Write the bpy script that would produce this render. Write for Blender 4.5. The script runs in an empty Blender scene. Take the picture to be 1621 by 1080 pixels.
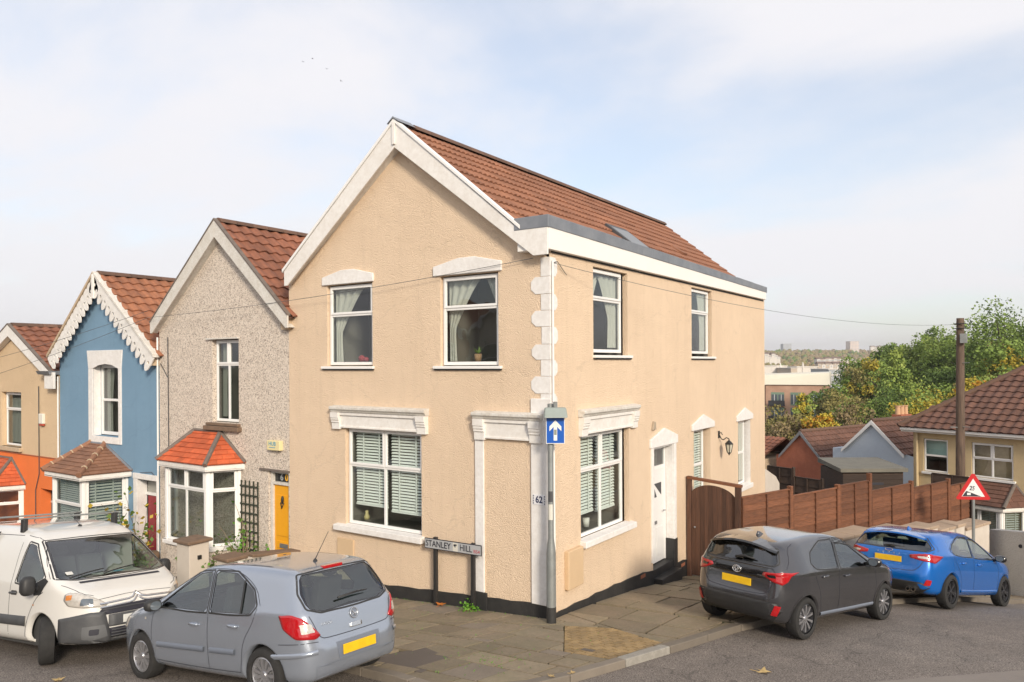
import bpy, bmesh, math, random
import numpy as np
from mathutils import Vector, Matrix
from mathutils.bvhtree import BVHTree
from mathutils.geometry import tessellate_polygon

random.seed(7)
rng = np.random.default_rng(7)
S = bpy.context.scene
COL = S.collection
R = math.radians

# ------------------------------------------------------------------ camera, sky, sun, exposure
AZ = R(34.23)                      # camera looks this far left of +Y (the side wall runs along +Y)
ROLL = R(0.29)
CAM = Vector((6.44, -10.57, 4.2))
fwd = Vector((-math.sin(AZ), math.cos(AZ), 0)); rgt = Vector((math.cos(AZ), math.sin(AZ), 0)); upv = Vector((0, 0, 1))
cr = rgt * math.cos(ROLL) - upv * math.sin(ROLL)
cu = rgt * math.sin(ROLL) + upv * math.cos(ROLL)
cam = bpy.data.cameras.new('camera'); cam.sensor_width = 36; cam.lens = 1190 / 1621 * 36
cam.shift_y = 36 / 1621; cam.clip_start = .1; cam.clip_end = 9000
camo = bpy.data.objects.new('camera', cam); COL.objects.link(camo)
camo.matrix_world = Matrix(((cr.x, cu.x, -fwd.x, CAM.x), (cr.y, cu.y, -fwd.y, CAM.y), (cr.z, cu.z, -fwd.z, CAM.z), (0, 0, 0, 1)))
S.camera = camo

SUN_DIR = Vector((1.55, -1.12, .82)).normalized()      # towards the sun: low, from the right, slightly in front
SUN_EL = math.asin(SUN_DIR.z); SUN_AZ = math.atan2(SUN_DIR.x, SUN_DIR.y)
W = bpy.data.worlds.new('World'); S.world = W; W.use_nodes = True
nt = W.node_tree; nt.nodes.clear(); N = nt.nodes.new; L = nt.links.new
out = N('ShaderNodeOutputWorld'); bg = N('ShaderNodeBackground'); sky = N('ShaderNodeTexSky')
sky.sky_type = 'NISHITA'; sky.sun_disc = False; sky.sun_elevation = SUN_EL; sky.sun_rotation = SUN_AZ
sky.air_density = 1.0; sky.dust_density = 1.6; sky.ozone_density = 1.2; sky.altitude = 50
tc = N('ShaderNodeTexCoord'); sep = N('ShaderNodeSeparateXYZ'); L(tc.outputs['Generated'], sep.inputs[0])
# thin cloud sheet: project the direction on a plane overhead, soft streaky noise
zc = N('ShaderNodeMath'); zc.operation = 'MAXIMUM'; zc.inputs[1].default_value = 0.0; L(sep.outputs['Z'], zc.inputs[0])
zad = N('ShaderNodeMath'); zad.operation = 'ADD'; zad.inputs[1].default_value = .22; L(zc.outputs[0], zad.inputs[0])
dv = N('ShaderNodeVectorMath'); dv.operation = 'DIVIDE'; cmb = N('ShaderNodeCombineXYZ')
for k in range(3): L(zad.outputs[0], cmb.inputs[k])
L(tc.outputs['Generated'], dv.inputs[0]); L(cmb.outputs[0], dv.inputs[1])
mp = N('ShaderNodeMapping'); mp.inputs['Rotation'].default_value = (0, 0, R(28)); mp.inputs['Scale'].default_value = (1.0, 1.5, 1); mp.inputs['Location'].default_value = (-3.4, 7.9, 0)
L(dv.outputs[0], mp.inputs[0])
n1 = N('ShaderNodeTexNoise'); n1.inputs['Scale'].default_value = .75; n1.inputs['Detail'].default_value = 8; n1.inputs['Roughness'].default_value = .52; n1.inputs['Distortion'].default_value = .35
L(mp.outputs[0], n1.inputs['Vector'])
rp = N('ShaderNodeValToRGB'); rp.color_ramp.elements[0].position = .335; rp.color_ramp.elements[0].color = (.46, .46, .46, 1)
rp.color_ramp.elements[1].position = .575; rp.color_ramp.elements[1].color = (.97, .97, .97, 1); rp.color_ramp.interpolation = 'EASE'
L(n1.outputs[0], rp.inputs[0])
gain = N('ShaderNodeMixRGB'); gain.blend_type = 'MULTIPLY'; gain.inputs[0].default_value = 1; gain.inputs[2].default_value = (1.55, 1.6, 1.6, 1); L(sky.outputs[0], gain.inputs[1])
mx = N('ShaderNodeMixRGB'); L(rp.outputs[0], mx.inputs[0]); L(gain.outputs[0], mx.inputs[1])
mx.inputs[2].default_value = (7.25, 7.15, 7.4, 1)
L(mx.outputs[0], bg.inputs[0]); bg.inputs[1].default_value = .081; L(bg.outputs[0], out.inputs[0])

sl = bpy.data.lights.new('sun', 'SUN'); sl.energy = 2.45; sl.angle = R(11.0); sl.color = (1.0, .89, .74)
so = bpy.data.objects.new('sun', sl); COL.objects.link(so); so.rotation_euler = SUN_DIR.to_track_quat('Z', 'Y').to_euler(); so.location = (20, -20, 30)

S.view_settings.view_transform = 'Standard'; S.view_settings.look = 'None'; S.view_settings.gamma = 1
S.view_settings.use_curve_mapping = False; S.view_settings.exposure = 0.70
S.cycles.max_bounces = 7; S.cycles.transparent_max_bounces = 12; S.cycles.volume_bounces = 0

# ------------------------------------------------------------------ materials
MATS = {}
def mat(name, col, rough=.7, metal=0., var=None, bump=None, rnd=0., coat=0., spec=.5, extra=None, emis=None):
    """var=(scale, amount, colour2) world-space mottling; bump=(scale, strength, distance); rnd = per-object value jitter"""
    if name in MATS: return MATS[name]
    m = bpy.data.materials.new(name); m.use_nodes = True; t = m.node_tree; b = t.nodes['Principled BSDF']
    b.inputs['Base Color'].default_value = (*col, 1); b.inputs['Roughness'].default_value = rough; b.inputs['Metallic'].default_value = metal
    b.inputs['Coat Weight'].default_value = coat; b.inputs['Coat Roughness'].default_value = .04; b.inputs['Specular IOR Level'].default_value = spec
    g = t.nodes.new('ShaderNodeNewGeometry'); last = None
    if var:
        vs = var if isinstance(var, list) else [var]
        for (sc, am, c2) in vs:
            n = t.nodes.new('ShaderNodeTexNoise'); n.inputs['Scale'].default_value = sc; n.inputs['Detail'].default_value = 6; n.inputs['Roughness'].default_value = .62
            t.links.new(g.outputs['Position'], n.inputs['Vector'])
            r = t.nodes.new('ShaderNodeMapRange'); r.inputs['From Min'].default_value = .36; r.inputs['From Max'].default_value = .66; r.inputs['To Max'].default_value = am
            t.links.new(n.outputs[0], r.inputs[0])
            mx = t.nodes.new('ShaderNodeMixRGB'); t.links.new(r.outputs[0], mx.inputs[0])
            if last: t.links.new(last, mx.inputs[1])
            else: mx.inputs[1].default_value = (*col, 1)
            mx.inputs[2].default_value = (*c2, 1); last = mx.outputs[0]
    if rnd:
        oi = t.nodes.new('ShaderNodeObjectInfo'); r = t.nodes.new('ShaderNodeMapRange'); r.inputs['To Min'].default_value = 1 - rnd; r.inputs['To Max'].default_value = 1 + rnd
        t.links.new(oi.outputs['Random'], r.inputs[0])
        h = t.nodes.new('ShaderNodeHueSaturation'); t.links.new(r.outputs[0], h.inputs['Value'])
        if last: t.links.new(last, h.inputs['Color'])
        else: h.inputs['Color'].default_value = (*col, 1)
        last = h.outputs[0]
    if last: t.links.new(last, b.inputs['Base Color'])
    if bump:
        bs = bump if isinstance(bump, list) else [bump]; prev = None
        for (sc, st, di) in bs:
            n = t.nodes.new('ShaderNodeTexNoise'); n.inputs['Scale'].default_value = sc; n.inputs['Detail'].default_value = 3
            t.links.new(g.outputs['Position'], n.inputs['Vector'])
            bp = t.nodes.new('ShaderNodeBump'); bp.inputs['Strength'].default_value = st; bp.inputs['Distance'].default_value = di
            t.links.new(n.outputs[0], bp.inputs['Height'])
            if prev: t.links.new(prev, bp.inputs['Normal'])
            prev = bp.outputs[0]
        t.links.new(prev, b.inputs['Normal'])
    if emis: b.inputs['Emission Color'].default_value = (*emis[0], 1); b.inputs['Emission Strength'].default_value = emis[1]
    if extra: extra(m, t, b, g)
    MATS[name] = m; return m

def glass(name, tint=(.8, .85, .84), refl=1.0, rough=.0):
    if name in MATS: return MATS[name]
    m = bpy.data.materials.new(name); m.use_nodes = True; t = m.node_tree; t.nodes.clear()
    o = t.nodes.new('ShaderNodeOutputMaterial'); tr = t.nodes.new('ShaderNodeBsdfTransparent'); gl = t.nodes.new('ShaderNodeBsdfGlossy')
    tr.inputs[0].default_value = (*tint, 1); gl.inputs[0].default_value = (.95, .97, 1, 1); gl.inputs['Roughness'].default_value = rough
    fr = t.nodes.new('ShaderNodeLayerWeight'); fr.inputs[0].default_value = .5      # facing = 1 - |cos|
    pw = t.nodes.new('ShaderNodeMath'); pw.operation = 'POWER'; pw.inputs[1].default_value = 4.2; t.links.new(fr.outputs['Facing'], pw.inputs[0])
    ma = t.nodes.new('ShaderNodeMath'); ma.operation = 'MULTIPLY_ADD'; ma.inputs[1].default_value = .92; ma.inputs[2].default_value = .085 * refl; ma.use_clamp = True
    geo = t.nodes.new('ShaderNodeNewGeometry'); no = t.nodes.new('ShaderNodeTexNoise'); no.inputs['Scale'].default_value = 1.7
    t.links.new(geo.outputs['Position'], no.inputs['Vector'])
    bp = t.nodes.new('ShaderNodeBump'); bp.inputs['Strength'].default_value = .05; bp.inputs['Distance'].default_value = .1
    t.links.new(no.outputs[0], bp.inputs['Height']); t.links.new(bp.outputs[0], gl.inputs['Normal'])
    mx = t.nodes.new('ShaderNodeMixShader'); t.links.new(pw.outputs[0], ma.inputs[0]); t.links.new(ma.outputs[0], mx.inputs[0])
    t.links.new(tr.outputs[0], mx.inputs[1]); t.links.new(gl.outputs[0], mx.inputs[2]); t.links.new(mx.outputs[0], o.inputs[0])
    MATS[name] = m; return m

def render_wall(name, col, dirt, grain=55, st=.9, di=.014, speck=None, marks=None):
    """roughcast / pebbledash: voronoi grain in the bump, soft dirt, optional stone specks"""
    def ex(m, t, b, g):
        v = t.nodes.new('ShaderNodeTexVoronoi'); v.inputs['Scale'].default_value = grain; t.links.new(g.outputs['Position'], v.inputs['Vector'])
        n = t.nodes.new('ShaderNodeTexNoise'); n.inputs['Scale'].default_value = grain * .8; n.inputs['Detail'].default_value = 4; t.links.new(g.outputs['Position'], n.inputs['Vector'])
        ad = t.nodes.new('ShaderNodeMath'); ad.operation = 'SUBTRACT'; t.links.new(n.outputs[0], ad.inputs[0]); t.links.new(v.outputs['Distance'], ad.inputs[1])
        bp = t.nodes.new('ShaderNodeBump'); bp.inputs['Strength'].default_value = st; bp.inputs['Distance'].default_value = di
        t.links.new(ad.outputs[0], bp.inputs['Height'])
        n2 = t.nodes.new('ShaderNodeTexNoise'); n2.inputs['Scale'].default_value = 2.2; n2.inputs['Detail'].default_value = 5; t.links.new(g.outputs['Position'], n2.inputs['Vector'])
        b2 = t.nodes.new('ShaderNodeBump'); b2.inputs['Strength'].default_value = .35; b2.inputs['Distance'].default_value = .03
        t.links.new(n2.outputs[0], b2.inputs['Height']); t.links.new(bp.outputs[0], b2.inputs['Normal']); t.links.new(b2.outputs[0], b.inputs['Normal'])
        if marks:      # rain streaks, patch repairs, hairline cracks
            prev = b.inputs['Base Color'].links[0].from_socket
            mp = t.nodes.new('ShaderNodeMapping'); mp.inputs['Scale'].default_value = (2.6, 2.6, .16); t.links.new(g.outputs['Position'], mp.inputs[0])
            ns = t.nodes.new('ShaderNodeTexNoise'); ns.inputs['Scale'].default_value = 2.2; ns.inputs['Detail'].default_value = 6; ns.inputs['Roughness'].default_value = .65; t.links.new(mp.outputs[0], ns.inputs['Vector'])
            rs = t.nodes.new('ShaderNodeMapRange'); rs.inputs['From Min'].default_value = .50; rs.inputs['From Max'].default_value = .74; rs.inputs['To Max'].default_value = .17; t.links.new(ns.outputs[0], rs.inputs[0])
            m1 = t.nodes.new('ShaderNodeMixRGB'); m1.inputs[2].default_value = (*marks, 1); t.links.new(rs.outputs[0], m1.inputs[0]); t.links.new(prev, m1.inputs[1])
            vo = t.nodes.new('ShaderNodeTexVoronoi'); vo.feature = 'DISTANCE_TO_EDGE'; vo.inputs['Scale'].default_value = .42
            nw = t.nodes.new('ShaderNodeTexNoise'); nw.inputs['Scale'].default_value = 1.6; nw.inputs['Detail'].default_value = 6; t.links.new(g.outputs['Position'], nw.inputs['Vector'])
            aw = t.nodes.new('ShaderNodeMixRGB'); aw.blend_type = 'LINEAR_LIGHT'; aw.inputs[0].default_value = .45; t.links.new(g.outputs['Position'], aw.inputs[1]); t.links.new(nw.outputs['Color'], aw.inputs[2]); t.links.new(aw.outputs[0], vo.inputs['Vector'])
            rv = t.nodes.new('ShaderNodeMapRange'); rv.inputs['From Max'].default_value = .006; rv.inputs['To Min'].default_value = .17; rv.inputs['To Max'].default_value = 0; t.links.new(vo.outputs['Distance'], rv.inputs[0])
            m2 = t.nodes.new('ShaderNodeMixRGB'); m2.inputs[2].default_value = (marks[0] * .6, marks[1] * .6, marks[2] * .6, 1); t.links.new(rv.outputs[0], m2.inputs[0]); t.links.new(m1.outputs[0], m2.inputs[1]); t.links.new(m2.outputs[0], b.inputs['Base Color'])
        if speck:
            prev = b.inputs['Base Color'].links[0].from_socket
            w = t.nodes.new('ShaderNodeTexWhiteNoise'); t.links.new(v.outputs['Color'], w.inputs['Vector'])
            r = t.nodes.new('ShaderNodeValToRGB'); r.color_ramp.interpolation = 'CONSTANT'; e = r.color_ramp.elements
            e[0].position = 0; e[0].color = (*speck[0], 1); e[1].position = .16; e[1].color = (*speck[1], 1)
            for p_, c_ in ((.40, speck[2]), (.72, speck[3])):
                q = e.new(p_); q.color = (*c_, 1)
            t.links.new(w.outputs['Value'], r.inputs[0])
            mx = t.nodes.new('ShaderNodeMixRGB'); mx.inputs[0].default_value = .82; t.links.new(prev, mx.inputs[1]); t.links.new(r.outputs[0], mx.inputs[2]); t.links.new(mx.outputs[0], b.inputs['Base Color'])
    return mat(name, col, .93, var=[(.55, .55, dirt), (3.5, .28, dirt)], extra=ex, spec=.2)

def streaky(name, col, dark, rough=.8, scale=(3, 3, .25), am=.6, bump=(30, .3, .004)):
    """vertical weather streaks or wood grain: noise stretched along one axis"""
    def ex(m, t, b, g):
        mp = t.nodes.new('ShaderNodeMapping'); mp.inputs['Scale'].default_value = scale; t.links.new(g.outputs['Position'], mp.inputs[0])
        n = t.nodes.new('ShaderNodeTexNoise'); n.inputs['Scale'].default_value = 6; n.inputs['Detail'].default_value = 7; t.links.new(mp.outputs[0], n.inputs['Vector'])
        r = t.nodes.new('ShaderNodeMapRange'); r.inputs['From Min'].default_value = .38; r.inputs['From Max'].default_value = .66; r.inputs['To Max'].default_value = am; t.links.new(n.outputs[0], r.inputs[0])
        mx = t.nodes.new('ShaderNodeMixRGB'); mx.inputs[1].default_value = (*col, 1); mx.inputs[2].default_value = (*dark, 1)
        t.links.new(r.outputs[0], mx.inputs[0])
        oi = t.nodes.new('ShaderNodeObjectInfo'); rr = t.nodes.new('ShaderNodeMapRange'); rr.inputs['To Min'].default_value = .68; rr.inputs['To Max'].default_value = 1.22; t.links.new(oi.outputs['Random'], rr.inputs[0])
        h = t.nodes.new('ShaderNodeHueSaturation'); t.links.new(rr.outputs[0], h.inputs['Value']); t.links.new(mx.outputs[0], h.inputs['Color'])
        t.links.new(h.outputs[0], b.inputs['Base Color'])
    return mat(name, col, rough, bump=bump, extra=ex)

render_wall('buff_roughcast', (.815, .635, .462), (.715, .55, .395), 70, .9, .014, marks=(.52, .40, .28))
render_wall('pebbledash', (.60, .52, .44), (.46, .39, .33), 62, .8, .012, speck=((.24, .195, .165), (.54, .455, .38), (.70, .61, .52), (.78, .70, .61)))
render_wall('blue_render', (.19, .305, .42), (.155, .26, .365), 60, .3, .006, marks=(.12, .20, .29))
render_wall('tan_roughcast', (.68, .51, .33), (.57, .42, .27), 48, .8, .014)
render_wall('orange_render', (.80, .20, .055), (.62, .16, .05), 60, .3, .006)
render_wall('cream_render', (.60, .47, .28), (.50, .39, .23), 40, .5, .012)
render_wall('pale_blue_render', (.50, .56, .63), (.42, .47, .54), 30, .3, .01)
render_wall('grey_render', (.50, .50, .49), (.36, .36, .36), 22, .5, .02)
mat('white_paint', (.80, .78, .75), .55, var=[(2.2, .45, (.66, .62, .57)), (12, .4, (.58, .53, .47))], bump=[(60, .2, .003), (7, .25, .006)])
mat('white_masonry', (.80, .78, .76), .75, var=[(2.5, .5, (.66, .64, .62)), (14, .4, (.58, .54, .49))], bump=[(45, .4, .006), (8, .4, .012)])
mat('upvc', (.80, .79, .77), .35, var=(3, .2, (.70, .68, .65)))
mat('weathered_white', (.70, .68, .64), .7, var=[(5, .5, (.50, .45, .38)), (25, .35, (.32, .27, .2))], bump=(30, .5, .01))
mat('black_paint', (.022, .022, .023), .55, var=(4, .5, (.05, .048, .045)), bump=(35, .4, .008))
mat('lead', (.20, .215, .24), .5, metal=.35, var=(3, .6, (.30, .31, .33)), bump=(4, .2, .02))
def tile_mat(name, c1, c2, rnd=.22):
    return mat(name, c1, .85, var=[(1.3, .6, c2), (9, .3, (c2[0] * .55, c2[1] * .55, c2[2] * .6))], rnd=rnd, bump=(60, .35, .005))
tile_mat('brown_tile', (.30, .130, .070), (.205, .092, .056), .15)
tile_mat('red_tile', (.27, .105, .058), (.17, .07, .044), .17)
tile_mat('orange_tile', (.34, .14, .07), (.24, .095, .052), .16)
tile_mat('orange_slate', (.62, .13, .042), (.42, .09, .035), .18)
tile_mat('brown_slate', (.29, .145, .085), (.20, .10, .065), .15)
tile_mat('dull_tile', (.165, .080, .054), (.11, .056, .042), .2)
mat('mortar', (.52, .40, .27), .9, var=(8, .5, (.35, .27, .19)), bump=(30, .6, .01))
mat('grey_mortar', (.17, .14, .12), .9, var=(8, .5, (.10, .08, .07)), bump=(30, .6, .01))
glass('window_glass', (.84, .89, .87), 1.0)
glass('dark_window_glass', (.55, .60, .59), 1.25)
mat('room', (.19, .175, .155), .9)
mat('blind', (.84, .86, .82), .6)
mat('curtain', (.50, .48, .43), .9, bump=(12, .4, .02))
mat('dark_green', (.03, .045, .028), .7)
# ------------------------------------------------------------------ mesh helpers
WORLD = set()          # things whose parts are given in world coordinates
def root_of(o):
    while o.parent: o = o.parent
    return o
class MB:
    def __init__(s): s.v = []; s.f = []; s.m = []
    def add(s, pts, faces, mi=0):
        b = len(s.v); s.v += [tuple(p) for p in pts]
        s.f += [tuple(b + i for i in f) for f in faces]; s.m += [mi] * len(faces); return s
    def poly(s, *pts, mi=0): return s.add(pts, [tuple(range(len(pts)))], mi)
    def box(s, x0, x1, y0, y1, z0, z1, mi=0):
        p = [(x, y, z) for z in (z0, z1) for y in (y0, y1) for x in (x0, x1)]
        return s.add(p, [(0, 2, 3, 1), (4, 5, 7, 6), (0, 1, 5, 4), (2, 6, 7, 3), (0, 4, 6, 2), (1, 3, 7, 5)], mi)
    def hexa(s, p, mi=0):   # 8 points: bottom ring 0-3 ccw, top ring 4-7
        return s.add(p, [(3, 2, 1, 0), (4, 5, 6, 7), (0, 1, 5, 4), (1, 2, 6, 5), (2, 3, 7, 6), (3, 0, 4, 7)], mi)
    def extrude(s, pts, vec, mi=0):
        """closed solid from a planar polygon (3-D points) pushed along vec"""
        n = len(pts); a = [Vector(p) for p in pts]; vec = Vector(vec); b = [p + vec for p in a]
        nrm = Vector((0, 0, 0))
        for i in range(n): nrm += (a[i] - a[0]).cross(a[(i + 1) % n] - a[0])
        if nrm.dot(vec) < 0: a, b = a[::-1], b[::-1]
        f = [tuple(reversed(range(n))), tuple(range(n, 2 * n))]
        for i in range(n): j = (i + 1) % n; f.append((i, j, n + j, n + i))
        return s.add(a + b, f, mi)
    def tube(s, pts, r, n=8, cap=True, mi=0):
        pts = [Vector(p) for p in pts]; rs = r if isinstance(r, (list, tuple)) else [r] * len(pts); ring = []
        up = None
        for i, p in enumerate(pts):
            d = (pts[min(i + 1, len(pts) - 1)] - pts[max(i - 1, 0)]).normalized()
            if up is None: up = Vector((0, 0, 1)) if abs(d.z) < .9 else Vector((1, 0, 0))
            a = d.cross(up)
            if a.length < 1e-5: a = d.cross(Vector((1, .1, 0)))
            a.normalize(); b = a.cross(d).normalized(); up = b
            ring.append([p + (a * math.cos(2 * math.pi * k / n) + b * math.sin(2 * math.pi * k / n)) * rs[i] for k in range(n)])
        v = [q for rr in ring for q in rr]; f = []
        for i in range(len(pts) - 1):
            for k in range(n):
                k2 = (k + 1) % n; f.append((i * n + k, i * n + k2, (i + 1) * n + k2, (i + 1) * n + k))
        if cap: f.append(tuple(reversed(range(n)))); f.append(tuple((len(pts) - 1) * n + k for k in range(n)))
        return s.add(v, f, mi)
    def lathe(s, prof, center, axis='z', n=20, mi=0):
        """prof: list of (r, h) along the axis"""
        c = Vector(center); v = []; f = []
        for (r, h) in prof:
            for k in range(n):
                a = 2 * math.pi * k / n; x, y = r * math.cos(a), r * math.sin(a)
                v.append(c + (Vector((x, y, h)) if axis == 'z' else Vector((x, h, y)) if axis == 'y' else Vector((h, x, y))))
        for i in range(len(prof) - 1):
            for k in range(n):
                k2 = (k + 1) % n; f.append((i * n + k, i * n + k2, (i + 1) * n + k2, (i + 1) * n + k))
        return s.add(v, f, mi)
    def blob(s, center, rad, n=12, m=8, e=1.0, mi=0):
        c = Vector(center); v = []; f = []
        sg = lambda t: math.copysign(abs(t) ** e, t)
        for i in range(m + 1):
            ph = -math.pi / 2 + math.pi * i / m
            for k in range(n):
                a = 2 * math.pi * k / n
                v.append(c + Vector((rad[0] * sg(math.cos(ph)) * sg(math.cos(a)), rad[1] * sg(math.cos(ph)) * sg(math.sin(a)), rad[2] * sg(math.sin(ph)))))
        for i in range(m):
            for k in range(n):
                k2 = (k + 1) % n; f.append((i * n + k, i * n + k2, (i + 1) * n + k2, (i + 1) * n + k))
        return s.add(v, f, mi)
    def mesh(s, name, off=None):
        me = bpy.data.meshes.new(name)
        vs = s.v if off is None else [(p[0] - off[0], p[1] - off[1], p[2] - off[2]) for p in s.v]
        me.from_pydata(vs, [], s.f)
        if any(s.m): me.polygons.foreach_set('material_index', s.m)
        me.update(); return me
    def build(s, name, m, parent=None, smooth=False, bevel=0, kind=None):
        off = None
        if parent is not None:
            r_ = root_of(parent)
            if r_.name in WORLD: off = r_.location
        me = s.mesh(name, off)
        ms = m if isinstance(m, (list, tuple)) else [m]
        for q in ms: me.materials.append(MATS[q] if isinstance(q, str) else q)
        if smooth:
            me.shade_smooth()
            if smooth == 'auto': me.set_sharp_from_angle(angle=R(38))
        o = bpy.data.objects.new(name, me); COL.objects.link(o)
        if parent is not None: o.parent = parent
        if bevel:
            bm = o.modifiers.new('bevel', 'BEVEL'); bm.width = bevel; bm.segments = 2; bm.limit_method = 'ANGLE'; bm.angle_limit = R(40)
        if kind: o['kind'] = kind
        return o
def tag(o, label=None, cat=None, group=None, kind=None):
    if label: o['label'] = label
    if cat: o['category'] = cat
    if group: o['group'] = group
    if kind: o['kind'] = kind
    return o
def thing(name, label, cat, loc=(0, 0, 0), rotz=0, group=None, world=False):
    o = bpy.data.objects.new(name, None); COL.objects.link(o); o.location = loc; o.rotation_euler = (0, 0, rotz); o.empty_display_size = .2
    if world: WORLD.add(o.name)
    return tag(o, label, cat, group)
def obj(name, me, parent, mtx=None):
    o = bpy.data.objects.new(name, me); COL.objects.link(o)
    if parent: o.parent = parent
    if mtx is not None: o.matrix_local = mtx
    return o
def text_mesh(body, size, m, name, parent, mtx, align='CENTER', depth=.0008, space=1.0, sx=1.0, bold=0.):
    cu_ = bpy.data.curves.new(name, 'FONT'); cu_.body = body; cu_.size = size; cu_.align_x = align; cu_.align_y = 'CENTER'; cu_.extrude = depth; cu_.space_character = space; cu_.resolution_u = 3; cu_.offset = bold
    t = bpy.data.objects.new('tmp', cu_); COL.objects.link(t)
    bpy.context.view_layer.update()
    me = bpy.data.meshes.new_from_object(t.evaluated_get(bpy.context.evaluated_depsgraph_get())); me.name = name
    bpy.data.objects.remove(t); bpy.data.curves.remove(cu_)
    me.transform(Matrix.Diagonal((sx, 1, 1, 1))); me.materials.clear(); me.materials.append(MATS[m] if isinstance(m, str) else m)
    o = bpy.data.objects.new(name, me); COL.objects.link(o)
    if parent is not None:
        o.parent = parent; r_ = root_of(parent)
        if r_.name in WORLD: mtx = Matrix.Translation(-Vector(r_.location)) @ mtx
    o.matrix_local = mtx; return o
def basis(o, x, y, z):
    x, y, z = Vector(x), Vector(y), Vector(z)
    return Matrix(((x.x, y.x, z.x, o[0]), (x.y, y.y, z.y, o[1]), (x.z, y.z, z.z, o[2]), (0, 0, 0, 1)))
def clip_convex(poly, clip):
    """Sutherland-Hodgman, 2-D; clip is counter-clockwise"""
    outp = list(poly)
    for i in range(len(clip)):
        a, b = clip[i], clip[(i + 1) % len(clip)]; inp = outp; outp = []
        if not inp: break
        def side(p): return (b[0] - a[0]) * (p[1] - a[1]) - (b[1] - a[1]) * (p[0] - a[0])
        for k in range(len(inp)):
            p, q = inp[k], inp[(k + 1) % len(inp)]; sp, sq = side(p), side(q)
            if sp >= 0: outp.append(p)
            if (sp >= 0) != (sq >= 0):
                t = sp / (sp - sq); outp.append((p[0] + (q[0] - p[0]) * t, p[1] + (q[1] - p[1]) * t))
    return outp
def area2(p): return abs(sum(p[i][0] * p[(i + 1) % len(p)][1] - p[(i + 1) % len(p)][0] * p[i][1] for i in range(len(p)))) / 2

# planes: P(u, v, d) -> world point; d > 0 goes out of the wall towards the street
def front(u, v, d=0.): return (u, -d, v)          # wall on Y = 0 facing -Y, u = X
def side(u, v, d=0.): return (d, u, v)            # wall on X = 0 facing +X, u = Y
def pbox(mb, P, u0, u1, v0, v1, d0, d1, mi=0):
    a = [P(u0, v0, d0), P(u1, v0, d0), P(u1, v0, d1), P(u0, v0, d1)]; b = [P(u0, v1, d0), P(u1, v1, d0), P(u1, v1, d1), P(u0, v1, d1)]
    # orientation: check handedness
    n = (Vector(a[1]) - Vector(a[0])).cross(Vector(a[2]) - Vector(a[1]))
    if n.z < 0: return mb.hexa(a[::-1] + b[::-1], mi) if False else mb.hexa([a[0], a[3], a[2], a[1], b[0], b[3], b[2], b[1]], mi)
    return mb.hexa(a + b, mi)
def pextr(mb, P, pts, d0, d1, mi=0):
    a = [P(u, v, d0) for u, v in pts]; vec = Vector(P(0, 0, d1)) - Vector(P(0, 0, d0))
    return mb.extrude(a, vec, mi)
def wall_sheet(mb, P, u0, u1, v0, v1, ops, rev=.12, mi=0):
    """flat wall with rectangular openings and their reveals"""
    us = sorted({u0, u1, *[o[0] for o in ops], *[o[1] for o in ops]}); vs = sorted({v0, v1, *[o[2] for o in ops], *[o[3] for o in ops]})
    flip = (Vector(P(1, 0, 0)) - Vector(P(0, 0, 0))).cross(Vector(P(0, 1, 0)) - Vector(P(0, 0, 0))).dot(Vector(P(0, 0, 1)) - Vector(P(0, 0, 0))) < 0
    def q(*pts): mb.poly(*(pts[::-1] if flip else pts), mi=mi)
    for i in range(len(us) - 1):
        for j in range(len(vs) - 1):
            cu_, cv = (us[i] + us[i + 1]) / 2, (vs[j] + vs[j + 1]) / 2
            if any(o[0] < cu_ < o[1] and o[2] < cv < o[3] for o in ops): continue
            q(P(us[i], vs[j]), P(us[i + 1], vs[j]), P(us[i + 1], vs[j + 1]), P(us[i], vs[j + 1]))
    for o in ops:
        a, b, c, d = o[:4]; r_ = -(o[4] if len(o) > 4 else rev)
        q(P(a, c), P(a, d), P(a, d, r_), P(a, c, r_)); q(P(b, c, r_), P(b, d, r_), P(b, d), P(b, c))
        q(P(a, d), P(b, d), P(b, d, r_), P(a, d, r_)); q(P(a, c, r_), P(b, c, r_), P(b, c), P(a, c))
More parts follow.
